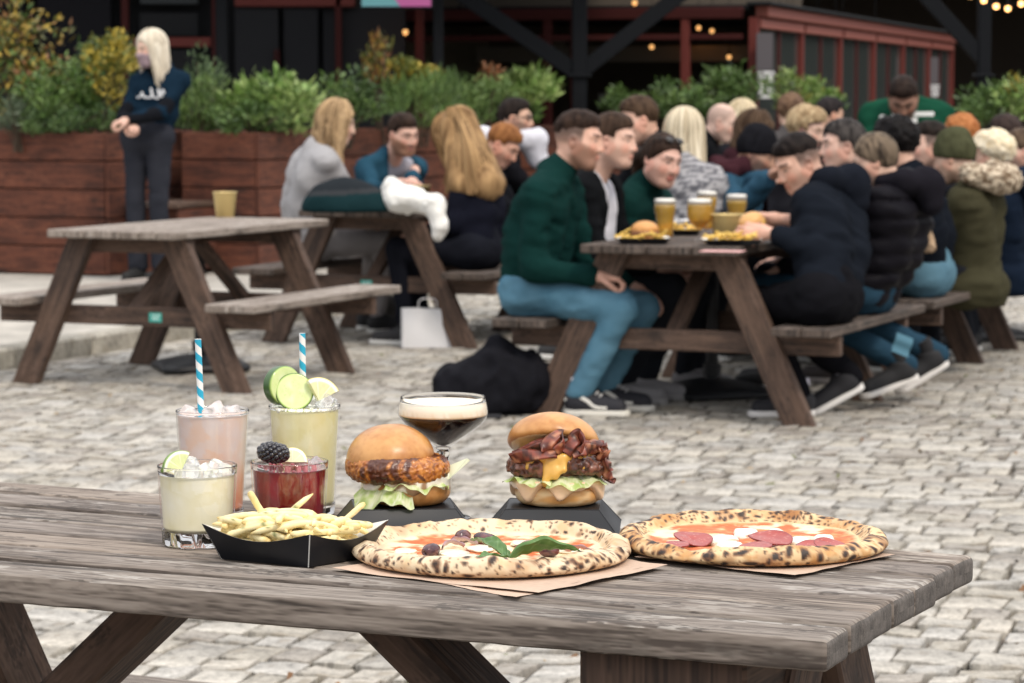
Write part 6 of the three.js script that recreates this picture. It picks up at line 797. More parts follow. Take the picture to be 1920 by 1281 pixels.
person({ label: 'person with tousled brown hair at the back of the crowd', seed: 27, seat: seatPx(1480, 18.8), yaw: 0, head: atZ(1483, 214, 18.8), look: [10, 8, 0], skin: [0.6, 0.4, 0.3], hair: HA.curly([0.07, 0.040, 0.026], [0.19, 0.115, 0.07]), top: { c: [0.12, 0.11, 0.11] } });
person({ label: 'person with short black hair facing right at the back', seed: 28, seat: seatPx(1550, 18.3), yaw: 60, head: atZ(1556, 218, 18.3), look: [70, 8, 0], skin: [0.5, 0.3, 0.21], hair: HA.short([0.010, 0.008, 0.009], [0.03, 0.024, 0.024]), top: { c: [0.02, 0.02, 0.025] } });
person({ label: 'standing man in green sweatshirt with white chest print, head bowed', seed: 29, stand: true, cell: 0.015, seat: seatPx(1700, 16.0, 0.72), yaw: 182, neck: atZ(1700, 192, 16.05), head: atZ(1694, 186, 15.86), look: [190, 40, 0], s: 1.06, skin: [0.30, 0.16, 0.11], beard: 0.6, hair: HA.short([0.010, 0.006, 0.005], [0.030, 0.018, 0.013]), shW: 0.19, bulk: 1.1, top: { name: 'green_sweatshirt', c: [0.012, 0.085, 0.048], amt: 0.25 },
  extras: [(t, J) => { const c = atZ(1712, 214, 15.86).sub(t.position); const bar = (a, w, y, h) => mesh('chest_print', orient(plank(w, h, 0.006, 0.002), c.clone().addScaledVector(J.r, -a).add(V(0, y, 0)), J.r, V(0, 1, 0)), mat(0.82, 0.83, 0.82), t); bar(0, 0.235, 0, 0.026); bar(0.0, 0.05, -0.035, 0.03); const d = new THREE.CylinderGeometry(0.018, 0.018, 0.006, 20).rotateX(Math.PI / 2); mesh('chest_print', d.translate(c.x - 0.17, c.y - 0.02, c.z), mat(0.82, 0.83, 0.82), t); }] });
// ---------------------------------------------------------------- planters and shrubs
const Wd = V(Math.cos(-0.4), 0, -Math.sin(-0.4)), Ld = V(-Math.sin(-0.4), 0, -Math.cos(-0.4));       // across and along the site's grid
const soilM = mat(0.03, 0.022, 0.016, 1);
function planter(label, corner, wid, lng, h, y0) { // corner = nearest corner; extends -Wd by wid and +Ld by lng
  const t = thing('wooden_planter', label, 'planter', corner.clone().setY(y0), 'red wooden planters'), r = rng(Math.round(wid * 99)), n = 5, bh = h / n;
  const side = (a, dir, L, nrm) => { for (let i = 0; i < n; i++) { let s = 0; while (s < L - 0.01) { const l = Math.min(L - s, 1.9 + r() * 0.8); mesh('board', orient(plank(l - 0.006, bh - 0.010, 0.03, 0.004, r() * 2, r()), a.clone().addScaledVector(dir, s + l / 2).addScaledVector(nrm, -0.015 + (r() - 0.5) * 0.004).setY(bh * (i + 0.5)), dir, V(0, 1, 0)), redWood, t); s += l; } } };
  const O = V(0, 0, 0), B = V(0, 0, 0).addScaledVector(Wd, -wid), K = V(0, 0, 0).addScaledVector(Ld, lng);
  side(O.clone().addScaledVector(Wd, -0.03), Wd.clone().negate(), wid - 0.03, Ld.clone().negate()); side(O, Ld, lng, Wd.clone()); side(B, Ld, lng, Wd.clone().negate()); side(K.clone().addScaledVector(Wd, -0.03), Wd.clone().negate(), wid - 0.03, Ld.clone());
  mesh('soil', orient(plank(lng - 0.07, 0.05, wid - 0.07, 0.005), V(0, h - 0.06, 0).addScaledVector(Wd, -wid / 2).addScaledVector(Ld, lng / 2), Ld, V(0, 1, 0)), soilM, t);
  mesh('liner', orient(plank(lng - 0.075, h - 0.12, wid - 0.075, 0.005), V(0, (h - 0.12) / 2 + 0.01, 0).addScaledVector(Wd, -wid / 2).addScaledVector(Ld, lng / 2), Ld, V(0, 1, 0)), soilM, t);
}
const pA = atZ(204, 400, 18.9).setY(0), pC = atZ(486, 400, 19.2).setY(0);
planter('long red wooden planter behind the standing woman', pA, 3.2, 2.0, 0.955, PLAT);
planter('red wooden trough planter running back behind the seated group', pC, 0.6, 5.6, 0.955, PLAT);
planter('red wooden planter hidden behind the crowd by the pavilion', atZ(1330, 300, 22.0).setY(0), 1.6, 3.2, 0.9, 0);
planter('red wooden planter at the far right edge behind the crowd', atZ(2010, 300, 21.0).setY(0), 1.2, 2.0, 0.9, 0);
{ const t = thing('planter_bench', 'slatted wooden bench set against the red planter', 'bench', pA.clone().addScaledVector(Ld, 0.9).addScaledVector(Wd, 0.25).setY(PLAT)); for (let i = 0; i < 4; i++) mesh('seat_slat', orient(plank(1.5, 0.035, 0.095, 0.004, i * 0.3, i * 0.1), V(0, 0.47, 0).addScaledVector(Wd, -0.165 + i * 0.105), Ld, V(0, 1, 0)), brownWood, t); for (let i = 0; i < 2; i++) mesh('front_board', orient(plank(1.45, 0.2, 0.03, 0.004, i * 0.4, 0.2), V(0, 0.13 + i * 0.21, 0).addScaledVector(Wd, 0.18), Ld, V(0, 1, 0)), redWood, t); for (const s of [-1, 1]) mesh('support', orient(plank(0.34, 0.45, 0.05, 0.004), V(0, 0.225, 0).addScaledVector(Ld, s * 0.6), Wd, V(0, 1, 0)), redWood, t); }
const leafMat = new THREE.MeshPhysicalMaterial({ vertexColors: true, roughness: 0.55, side: THREE.DoubleSide, transmission: 0.15, thickness: 0 });
function shrub(label, px, py, Z, wpx, hpx, n, ll, lw, cols, o = {}) {
  const r = rng(Math.round(px * 7 + py)), c = atZ(px, py, Z), sc = Z / F, rx = wpx / 2 * sc, ry = hpx / 2 * sc, rz = o.rz ?? Math.min(rx, 0.42), by = o.by ?? 1.0, t = thing('shrub', label, 'shrub', V(c.x, by, c.z), 'shrubs in the planters');
  const cy = c.y - by, pos = [], col = [], idx = [], cl = []; const K = o.clumps ?? 16;
  for (let i = 0; i < K; i++) { const a = r() * 6.28, q = Math.cbrt(r()) * 0.85, y = r() * 2 - 1, w = Math.sqrt(1 - y * y); cl.push([Math.cos(a) * w * q * rx, cy + y * q * ry, Math.sin(a) * w * q * rz, 0.28 + r() * 0.3, r()]); }
  for (let i = 0; i < n; i++) {
    const k = cl[Math.floor(r() * K)], a = r() * 6.28, y = r() * 2 - 1, w = Math.sqrt(1 - y * y), q = Math.pow(r(), 0.45) * k[3], p = V(k[0] + Math.cos(a) * w * q * Math.min(rx, ry) * 1.15, k[1] + y * q * ry, k[2] + Math.sin(a) * w * q * rz);
    if (p.y < 0.0) p.y = r() * 0.06; const d = V((r() - 0.5) * 1.2 + Math.cos(a) * w * 0.8, (o.up ?? 0.5) + (r() - 0.35), (r() - 0.5) * 1.2 + Math.sin(a) * w * 0.8).normalize(), s = d.clone().cross(V(r() - 0.5, r() - 0.5, r() - 0.5)).normalize(), L = ll * (0.6 + r() * 0.7), W = lw * (0.7 + r() * 0.5), nn = d.clone().cross(s);
    const tone = 0.7 + r() * 0.6, cc = cols[Math.floor((k[4] * 0.6 + r() * 0.4) * cols.length * 0.999)], b = pos.length / 3;
    for (const [u, v, e] of [[0, 0, 0], [0.45, -0.5, 0.06], [0.45, 0.5, 0.06], [1, 0, -0.08]]) { const g = p.clone().addScaledVector(d, u * L).addScaledVector(s, v * W).addScaledVector(nn, e * L); pos.push(g.x, g.y, g.z); col.push(cc[0] * tone, cc[1] * tone, cc[2] * tone); }
    idx.push(b, b + 1, b + 2, b + 1, b + 3, b + 2);
  }
  mesh('foliage', geoOf(pos, idx, { color: col }), leafMat, t);
  const st = []; for (const k of cl.slice(0, 9)) st.push(tube([V((r() - 0.5) * 0.1, -0.08, (r() - 0.5) * 0.1), V(k[0] * 0.4, k[1] * 0.5, k[2] * 0.4), V(k[0], k[1], k[2])], 0.006, 8, 5)); mesh('stems', mergeGeometries(st), mat(0.06, 0.04, 0.025), t);
}
const G1 = [[0.052, 0.105, 0.020], [0.085, 0.155, 0.035], [0.14, 0.22, 0.055]], G2 = [[0.10, 0.19, 0.035], [0.17, 0.28, 0.06], [0.30, 0.40, 0.13]], G3 = [[0.035, 0.07, 0.018], [0.055, 0.11, 0.026], [0.085, 0.145, 0.038]], Y1 = [[0.30, 0.24, 0.03], [0.44, 0.34, 0.045], [0.20, 0.21, 0.035], [0.12, 0.15, 0.03]], O1 = [[0.30, 0.17, 0.03], [0.20, 0.09, 0.03], [0.13, 0.14, 0.03], [0.40, 0.28, 0.04]];
const Z0 = 19.3;
shrub('tall shrub with orange tinged tips beside the yellow bush', 40, 130, Z0 + 0.4, 190, 240, 1700, 0.06, 0.028, [...O1, ...G1], { clumps: 26 });
shrub('mid green leafy shrub in front of the orange tinged one', 115, 185, Z0, 150, 150, 1500, 0.06, 0.026, [...G1, G2[0]], { clumps: 20 });
shrub('golden yellow shrub beside the standing woman', 205, 135, Z0 + 0.1, 110, 150, 1100, 0.045, 0.028, Y1, { clumps: 16 });
shrub('dark green shrub rising behind the golden one', 185, 120, Z0 + 0.7, 120, 170, 900, 0.06, 0.024, G3);
shrub('low dark green ground cover at the planter edge', 120, 228, Z0 - 0.1, 330, 60, 1900, 0.045, 0.018, [...G3, G1[1]], { clumps: 30, rz: 0.3 });
shrub('low grey green herb at the left planter rim', 30, 215, Z0 - 0.15, 130, 70, 700, 0.04, 0.014, [[0.11, 0.15, 0.09], [0.07, 0.11, 0.05]], {});
shrub('feathery green shrub right of the standing woman', 375, 205, Z0 + 0.4, 130, 120, 1500, 0.055, 0.012, [...G1, G1[2]], { clumps: 20, up: 1.1 });
shrub('rosemary like upright sprigs right of the standing woman', 380, 165, Z0 + 0.7, 90, 130, 600, 0.05, 0.012, [[0.13, 0.20, 0.09], [0.09, 0.15, 0.06]], { up: 1.4 });
shrub('bright light green bush with long pale leaves', 515, 188, Z0 + 0.3, 160, 150, 1500, 0.085, 0.03, [...G2, G1[2]], { clumps: 22 });
shrub('deep green understorey below the pale bush', 470, 225, Z0 + 0.1, 180, 70, 900, 0.055, 0.022, G1, { clumps: 16 });
shrub('dark green shrub at the start of the trough', 655, 185, 20.4, 130, 110, 1500, 0.055, 0.024, [...G3, ...G1], { clumps: 18 });
shrub('spindly shrub with amber upper leaves', 712, 120, 21.0, 50, 130, 420, 0.06, 0.024, [...O1], { clumps: 10, up: 1 });
shrub('golden shrub in the trough behind the denim man', 768, 140, 21.2, 110, 60, 700, 0.05, 0.03, Y1, { clumps: 12 });
shrub('grassy fine leaved shrub behind the long haired woman', 790, 190, 21.0, 210, 110, 2200, 0.075, 0.011, [...G1, G2[0]], { clumps: 26, up: 1.5 });
shrub('broad green shrub behind the sunglasses man', 890, 195, 22.0, 150, 110, 1500, 0.06, 0.02, G1, { clumps: 20 });
shrub('small russet sprig above the trough shrubs', 915, 140, 22.3, 45, 50, 200, 0.06, 0.022, [[0.26, 0.09, 0.03], [0.20, 0.10, 0.04]], { clumps: 6 });
shrub('pale green shrub with long leaves at the end of the trough', 990, 180, 22.8, 140, 100, 1200, 0.095, 0.03, [...G2, G1[2]], { clumps: 16 });
shrub('low green shrub beside the red post', 1160, 200, 23.2, 110, 60, 700, 0.06, 0.024, G1, { by: 0.85 });
shrub('leafy green shrub in front of the pavilion door', 1270, 195, 23.0, 170, 90, 1500, 0.06, 0.024, G1, { clumps: 20, by: 0.85 });
shrub('bushy green shrub against the pavilion corner', 1375, 185, 23.6, 130, 110, 1200, 0.065, 0.026, [...G1, G2[0]], { clumps: 18, by: 0.85 });
shrub('small round green top showing in the dark doorway', 1338, 143, 24.0, 34, 44, 200, 0.05, 0.026, G1, { by: 0.85, clumps: 6 });
shrub('yellow green shrub below the pavilion windows', 1490, 180, 24.0, 110, 80, 900, 0.06, 0.026, [...G2, Y1[2]], { clumps: 14, by: 0.85 });
shrub('light green shrub next to the yellow green one', 1545, 190, 24.6, 70, 60, 500, 0.06, 0.026, G2, { by: 0.85 });
shrub('dark green shrub right of the pavilion', 1840, 205, 21.8, 130, 80, 900, 0.055, 0.024, G1, { clumps: 14, by: 0.85 });
shrub('yellow green shrub at the far right edge', 1905, 195, 21.5, 90, 90, 700, 0.055, 0.026, [...G2, Y1[0]], { clumps: 12, by: 0.85 });

// ---------------------------------------------------------------- dark shed with steel columns
const charcoal = mat(0.010, 0.011, 0.013, 0.9, { specularIntensity: 0.2 }), slate = mat(0.022, 0.023, 0.025, 0.9, { specularIntensity: 0.2 }), steelBlack = mat(0.005, 0.006, 0.008, 0.6, { specularIntensity: 0.3 }), redSteel = mat(0.145, 0.034, 0.028, 0.6, { specularIntensity: 0.4 }), dullRed = mat(0.055, 0.013, 0.012, 0.7, { specularIntensity: 0.3 }), concDark = mat(0.07, 0.065, 0.06, 0.9);
const paleRed = mat(0.34, 0.105, 0.078, 0.6);
const X1 = V(1, 0, 0), Y1v = V(0, 1, 0);
{
  const t = thing('railway_shed', 'large dark open shed with deep roof and brown back wall', 'building', V(0, 0, -30));
  const bx = (n, w, h, d, x, y, z, m) => mesh(n, plank(w, h, d, 0.01).translate(x, y, z), m, t);
  bx('roof', 23.3, 0.3, 30, -10.35, 3.4, -7.0, charcoal); bx('roof', 22.7, 0.3, 12, 12.65, 3.4, -16, charcoal); bx('back_wall', 60, 3.25, 0.3, 0, 1.625, -19, mat(0.085, 0.068, 0.052, 0.9)); bx('side_wall', 0.3, 3.25, 30, -22, 1.625, -7, charcoal); bx('side_wall', 0.3, 3.25, 30, 24, 1.625, -7, charcoal);
  bx('inner_wall', 7.5, 3.2, 0.2, -0.6, 1.6, -1.0, mat(0.085, 0.068, 0.052, 0.9));
  for (let i = 0; i < 4; i++) bx('roof_beam', 0.16, 0.25, 29.5, -14 + i * 4.2, 3.12, -7.0, steelBlack);
}
function column(label, px, Z, w, braces) {
  const b = atZ(px, 300, Z), t = thing('steel_column', label, 'column', V(b.x, 0, b.z), 'steel columns of the shed');
  mesh('shaft', plank(w, 3.2, w, 0.01).translate(0, 1.6, 0), steelBlack, t); mesh('flange', plank(w * 1.6, 0.03, w * 1.5, 0.005).translate(0, 1.3 + (180 - 142) / F * Z, 0), steelBlack, t); mesh('base_plate', plank(w * 2, 0.03, w * 2, 0.005).translate(0, 0.016, 0), steelBlack, t);
  for (const [x0, y0, x1, y1] of braces) { const a = atZ(x0, y0, Z).sub(t.position), e = atZ(x1, y1, Z).sub(t.position), d = e.clone().sub(a).multiplyScalar(1.7); mesh('diagonal_brace', orient(plank(d.length(), 0.13, 0.08, 0.006), a.clone().addScaledVector(d, 0.5).add(V(0, 0, 0.0)), d, Y1v), steelBlack, t); }
}
column('slim dark steel column beside the teal and pink sign', 822, 23.0, 0.085, []);
column('thick dark steel column with two diagonal braces', 1086, 23.2, 0.125, [[1080, 135, 880, 0], [1095, 130, 1262, 0]]);
column('dark steel column beyond the pavilion end', 1842, 25.0, 0.11, [[1842, 110, 1760, 20]]);
column('dark steel column at the far left shopfront', 418, 23.0, 0.10, []);
// shuttered shopfront on the left
{
  const Z = 23.6, t = thing('shopfront', 'dark shuttered shopfront with dull red frame behind the planters', 'shopfront', V(0, 0, -Z)), R = (n, x0, y0, x1, y1, z, m, d = 0.06) => { const a = atZ(x0, y0, Z - z), b = atZ(x1, y1, Z - z); mesh(n, plank(Math.abs(b.x - a.x), Math.abs(a.y - b.y), d, 0.006).translate((a.x + b.x) / 2, (a.y + b.y) / 2, z), m, t); };
  R('backing', -400, -120, 640, 560, -0.3, slate, 0.1);
  R('frame_post', 226, -120, 245, 330, 0.06, dullRed); R('frame_post', 396, -120, 410, 330, 0.06, dullRed); R('frame_post', 628, -60, 642, 330, 0.06, dullRed); R('frame_post', 778, -60, 796, 330, 0.06, dullRed); R('frame_post', -60, -120, -40, 330, 0.06, dullRed);
  R('transom', 246, 70, 396, 88, 0.05, redSteel); R('head_beam', 440, -20, 665, 12, 0.06, redSteel); R('head_beam', 230, -30, 396, -8, 0.05, dullRed);
  R('shutter_panel', 262, 24, 372, 68, 0.0, slate); R('shutter_panel', 262, -60, 372, 8, 0.0, mat(0.016, 0.022, 0.026, 0.6)); R('shutter_panel', 262, 92, 372, 300, 0.0, slate); R('shutter_panel', 440, 14, 524, 320, 0.0, mat(0.026, 0.027, 0.030, 0.9, { specularIntensity: 0.2 })); R('shutter_panel', 532, 14, 598, 320, 0.0, mat(0.022, 0.023, 0.026, 0.9, { specularIntensity: 0.2 })); R('shutter_panel', 606, 14, 760, 320, -0.05, mat(0.024, 0.025, 0.028, 0.9, { specularIntensity: 0.2 })); R('shutter_panel', 70, -60, 212, 300, 0.0, mat(0.014, 0.014, 0.017, 0.9, { specularIntensity: 0.2 })); R('shutter_panel', -200, -60, 50, 300, 0.0, mat(0.013, 0.013, 0.016, 0.9, { specularIntensity: 0.2 }));
  for (const x of [514, 520, 632]) R('door_bar', x, 92, x + 4, 130, 0.08, dullRed, 0.03);
}
{ // hanging sign, only its lower edge shows
  const Z = 22.6, a = atZ(678, 12, Z), b = atZ(808, -70, Z), w = b.x - a.x, h = b.y - a.y, t = thing('hanging_sign', 'teal and pink sign board hanging from the shed roof', 'sign', V((a.x + b.x) / 2, a.y, -Z));
  mesh('frame', plank(w + 0.04, h + 0.04, 0.05, 0.005).translate(0, h / 2, -0.03), steelBlack, t);
  mesh('sign_panel', new THREE.PlaneGeometry(w, h).translate(0, h / 2, 0.001), new THREE.MeshStandardMaterial({ roughness: 0.5, map: tex(128, 64, (u, v) => (u + v * 0.5 < 0.55 ? [0.12, 0.34, 0.38] : [0.45, 0.10, 0.30]).map(S), true) }), t);
  mesh('hanger', wipeUV([-1, 1].map(k => cyl(0.01, 0.01, 3.25 - b.y, 8).translate(k * w * 0.35, h, -0.03))), steelBlack, t);
}
for (const [x0, y0, x1, y1, c, lab] of [[836, 66, 884, 88, [0.34, 0.33, 0.29], 'pale wall sign on the inner wall of the shed'], [1032, 76, 1060, 98, [0.26, 0.23, 0.20], 'small beige notice left of the braced column'], [1122, 175, 1146, 200, [0.55, 0.55, 0.56], 'white notice low behind the green shrubs']]) { const Z = 30.6, a = atZ(x0, y0, Z), b = atZ(x1, y1, Z); tag(mesh('wall_notice', plank(b.x - a.x, a.y - b.y, 0.03, 0.005).translate((a.x + b.x) / 2, (a.y + b.y) / 2, -Z), mat(...c, 0.7)), lab, 'notice'); }
// ---------------------------------------------------------------- red steel pavilion
const pavS = V(3.66, 0, -12.5).normalize(), pavL = V(-0.95, 0, -0.31).normalize(), pav0 = atZ(1412, 300, 25).setY(0);
const pane = new THREE.MeshPhysicalMaterial({ transmission: 0.86, thickness: 0, roughness: 0.03, ior: 1.5, color: 0x9aa6a4 });
{
  const t = thing('red_pavilion', 'red steel glazed pavilion with flat roof inside the shed', 'pavilion', pav0.clone()), H = 2.08, bay = 2.17, at2 = (d, s, y, o = 0, n) => V(0, y, 0).addScaledVector(d, s).addScaledVector(n ?? V(0, 0, 0), o), nS = V(-pavS.z, 0, pavS.x), nL = V(-pavL.z, 0, pavL.x).multiplyScalar(-1);
  const out = nS.x > 0 ? nS : nS.clone().negate();
  const bar = (n, d, s0, s1, y, h, w, m, o = 0) => mesh(n, orient(plank(s1 - s0, h, w, 0.006), at2(d, (s0 + s1) / 2, y, o, d === pavS ? out : V(-0.31, 0, 0.95)), d, Y1v), m, t);
  bar('fascia', pavS, 0.1, 13.05, H - 0.035, 0.095, 0.12, paleRed, 0.05); bar('roof_edge', pavS, -0.1, 13.2, H + 0.03, 0.03, 0.22, slate, 0.06);
  for (let k = 0; k < 6; k++) { bar('lintel', pavS, k * bay + 0.07, (k + 1) * bay - 0.07, H - 0.14, 0.085, 0.06, paleRed, 0.03); mesh('window_pane', orient(plank((bay - 0.2) / 2, 1.75, 0.008, 0.001), at2(pavS, k * bay + bay * 0.27, 1.02), pavS, Y1v), pane, t); mesh('window_pane', orient(plank((bay - 0.2) / 2, 1.75, 0.008, 0.001), at2(pavS, k * bay + bay * 0.73, 1.02), pavS, Y1v), pane, t); mesh('mullion', orient(plank(0.07, 1.85, 0.05, 0.004), at2(pavS, k * bay + bay / 2, 0.98), pavS, Y1v), dullRed, t); }
  for (let k = 0; k <= 6; k++) mesh('post', orient(plank(0.085, H - 0.09, 0.085, 0.006), at2(pavS, k * bay, (H - 0.09) / 2), pavS, Y1v), redSteel, t);
  bar('fascia', pavL, 0.1, 6.2, H - 0.05, 0.10, 0.1, dullRed); bar('lintel', pavL, 0.1, 6.2, H - 0.26, 0.05, 0.06, dullRed);
  for (const s of [0.62, 1.64, 1.9, 3.6]) mesh('post', orient(plank(0.075, H - 0.1, 0.075, 0.006), at2(pavL, s, (H - 0.1) / 2), pavL, Y1v), s < 1 ? redSteel : dullRed, t);
  mesh('roof', (() => { const g = plank(13.2, 0.05, 6.3, 0.005); return orient(g, at2(pavS, 6.6, H + 0.0).addScaledVector(pavL, 3.2), pavS, Y1v); })(), charcoal, t);
  mesh('inner_wall', orient(plank(12, 1.9, 0.1, 0.005), at2(pavS, 6.6, 0.96).addScaledVector(pavL, 4.0), pavS, Y1v), mat(0.20, 0.17, 0.13, 0.8), t);
  mesh('ceiling_band', orient(plank(3.2, 0.16, 0.06, 0.005), at2(pavL, 1.9, 1.72).addScaledVector(pavS, 3.0), pavL, Y1v), mat(0.22, 0.20, 0.17, 0.8), t);
  for (const k of [3.2, 3.6, 4.1, 4.5, 5.2]) mesh('curtain', (() => { const n = 24, pos = [], idx = []; for (let i = 0; i <= n; i++) for (const y of [0.05, 1.8]) { const q = at2(pavS, k * bay + i / n * 0.55, y, -0.25 + 0.035 * Math.sin(i * 1.9), out); pos.push(q.x, q.y, q.z); } for (let i = 0; i < n; i++) idx.push(i * 2, i * 2 + 2, i * 2 + 1, i * 2 + 1, i * 2 + 2, i * 2 + 3); return geoOf(pos, idx); })(), mat(0.24, 0.19, 0.135, 0.9, { side: THREE.DoubleSide }), t);
}
{ // lettered boards hung on the pavilion windows
  const lt = tex(64, 128, (u, v) => { const row = Math.floor(v * 7), f = v * 7 - row, w = [0.3, 0.36, 0.42, 0.3, 0.46, 0.4, 0.46][row]; return (f > 0.14 && f < 0.86 && Math.abs(u - 0.5) < w && !(noise3(u * 17 + row * 5, row, f * 3) < 0.3) ? [0.85, 0.85, 0.86] : [0.05, 0.048, 0.05]).map(S); }, true);
  const m = new THREE.MeshStandardMaterial({ map: lt, roughness: 0.6 });
  for (const [x0, y0, x1, y1, Z, lab] of [[1418, 132, 1453, 186, 24.85, 'white lettered board at the pavilion corner window'], [1744, 158, 1762, 182, 34.5, 'small white lettered board at the far pavilion window']]) { const a = atZ(x0, y0, Z), b = atZ(x1, y1, Z), g = thing('window_sign', lab, 'sign', V((a.x + b.x) / 2, b.y, -Z)); mesh('board', plank(b.x - a.x, a.y - b.y, 0.012, 0.002).translate(0, (a.y - b.y) / 2, 0), mat(0.05, 0.048, 0.05), g); mesh('lettering', new THREE.PlaneGeometry((b.x - a.x) * 0.98, (a.y - b.y) * 0.98).translate(0, (a.y - b.y) / 2, 0.0075), m, g); mesh('upper_panel', plank(b.x - a.x - 0.02, 0.32, 0.010, 0.002).translate(-0.01, (a.y - b.y) + 0.165, 0), mat(0.10, 0.09, 0.10), g); }
}
// ---------------------------------------------------------------- lamps
const glow = new THREE.MeshStandardMaterial({ color: 0x201008, emissive: new THREE.Color(1.0, 0.50, 0.17), emissiveIntensity: 4.5, roughness: 0.4 });
const dimGlow = glow.clone(); dimGlow.emissiveIntensity = 1.1;
const bulbG = new THREE.SphereGeometry(0.022, 14, 10), sockG = cyl(0.012, 0.012, 0.05, 10, 0.018);
function bulb(label, px, py, Z, group, k = 1) { const t = thing('light_bulb', label, 'light bulb', atZ(px, py, Z), group); mesh('bulb', bulbG, group === 'festoon bulbs' ? glow : dimGlow, t); mesh('socket', sockG, steelBlack, t); const top = 3.25 - t.position.y; mesh('cable', cyl(0.004, 0.004, Math.max(0.1, top - 0.06), 6, 0.066), steelBlack, t); if (k) { const l = new THREE.PointLight(0xffa050, 0.03); l.castShadow = true; l.position.set(0, -0.03, 0); l.shadow.radius = 1; t.add(l); } }
for (const [x, y, Z] of [[760, 60, 23.3], [1190, 5, 24.5], [862, 21, 27]]) bulb('small warm bulb hanging in the dark shed between the steel columns', x, y, Z, 'bulbs hanging in the shed', Z < 25);
for (const [x, y] of [[1222, 88], [1310, 52], [1335, 58], [1367, 107]]) bulb('warm bulb hanging inside the open front of the red pavilion', x, y, 28.0, 'bulbs inside the pavilion front', x === 1310);
for (const [x, y, Z] of [[1462, 135, 30], [1497, 131, 31], [1485, 152, 30.5], [1532, 160, 31], [1566, 151, 32], [1579, 140, 33], [1475, 165, 30], [1640, 158, 34]]) bulb('warm bulb seen through the side windows of the red pavilion', x, y, Z, 'bulbs behind the pavilion windows', 0);
for (const [x, y] of [[1820, -9], [1845, 1], [1868, 12], [1890, 16], [1915, 7], [1938, -4]]) bulb('bare bulb on the festoon string above the far shrubs', x, y, 22.5, 'festoon bulbs', x === 1890);
tag(mesh('festoon_cable', tube([1760, 1820, 1845, 1868, 1890, 1915, 1938, 2000].map((x, i) => atZ(x, [-40, -13, -3, 8, 12, 3, -8, -40][i], 22.5)), 0.005, 60, 6), steelBlack), 'black cable carrying the festoon bulbs', 'cable');

// ---------------------------------------------------------------- things on and under the other tables
const goldM = mat(0.60, 0.46, 0.20, 0.45, { metalness: 0.45 });
function bucket(label, p, r0, r1, h) { const t = thing('gold_bucket', label, 'bucket', p, 'gold buckets'); mesh('shell', lathe([[0.0001, 0.001], [r0, 0], [r1, h], [r1 + 0.003, h], [r1 + 0.003, h + 0.004], [r1 - 0.002, h + 0.004], [r1 - 0.002, h - 0.002], [r0 - 0.002, 0.004], [0.0001, 0.004]], 48), goldM, t); mesh('rim', new THREE.TorusGeometry(r1 + 0.001, 0.003, 8, 48).rotateX(Math.PI / 2).translate(0, h + 0.002, 0), goldM, t); }
bucket('gold metal bucket standing on the empty pale table', at(422, 407, 0.71), 0.044, 0.057, 0.118);
bucket('gold metal bucket among the beers and burgers', at(1364, 452, 0.71), 0.055, 0.068, 0.105);
const beerM = mat(0.80, 0.52, 0.10, 0.1, { transmission: 0.55, thickness: 0 }), foamM = mat(0.86, 0.84, 0.78, 0.7), thinGlass = new THREE.MeshPhysicalMaterial({ transmission: 1, thickness: 0, roughness: 0, ior: 1.45, color: 0xffffff });
function beer(label, p, prof, lo, hi, foam) { // prof: inner radius by height
  const t = thing('beer_glass', label, 'beer', p, 'glasses of beer'), R = y => { for (let i = 1; i < prof.length; i++) if (y <= prof[i][1]) { const [a, b] = [prof[i - 1], prof[i]]; return lerp(a[0], b[0], (y - a[1]) / (b[1] - a[1] + 1e-9)); } return prof.at(-1)[0]; };
  mesh('glass', lathe([[0.0001, 0.001], ...prof.map(q => [q[0] + 0.002, q[1]])], 40), thinGlass, t);
  const ys = [...Array(13)].map((_, i) => lerp(lo, hi, i / 12)); mesh('beer', lathe([[0.0001, lo], ...ys.map(y => [R(y), y]), [0.0001, hi]], 40), beerM, t);
  mesh('foam', lathe([[0.0001, hi + 0.0005], [R(hi), hi + 0.0005], [R(hi + foam), hi + foam], [R(hi + foam) * 0.8, hi + foam + 0.003], [0.0001, hi + foam + 0.004]], 40), foamM, t);
}
const pint = [[0.030, 0], [0.032, 0.01], [0.036, 0.09], [0.0425, 0.12], [0.0435, 0.165]], goblet = [[0.034, 0], [0.02, 0.006], [0.007, 0.016], [0.007, 0.045], [0.022, 0.058], [0.046, 0.085], [0.051, 0.115], [0.049, 0.16], [0.047, 0.188]];
beer('straight beer glass with white foam beside the near burger', at(1247, 449, 0.71), pint, 0.008, 0.145, 0.02);
beer('stemmed beer goblet standing next to the gold bucket', at(1312, 452, 0.71), goblet, 0.052, 0.150, 0.018);
beer('beer glass half hidden behind the stemmed goblet', at(1325, 433, 0.71), pint, 0.008, 0.15, 0.02);
beer('beer glass with white foam behind the gold bucket', at(1381, 436, 0.71), pint, 0.008, 0.14, 0.022);
const chipM = mat(0.78, 0.52, 0.12, 0.6), bunM2 = VC(0.5);
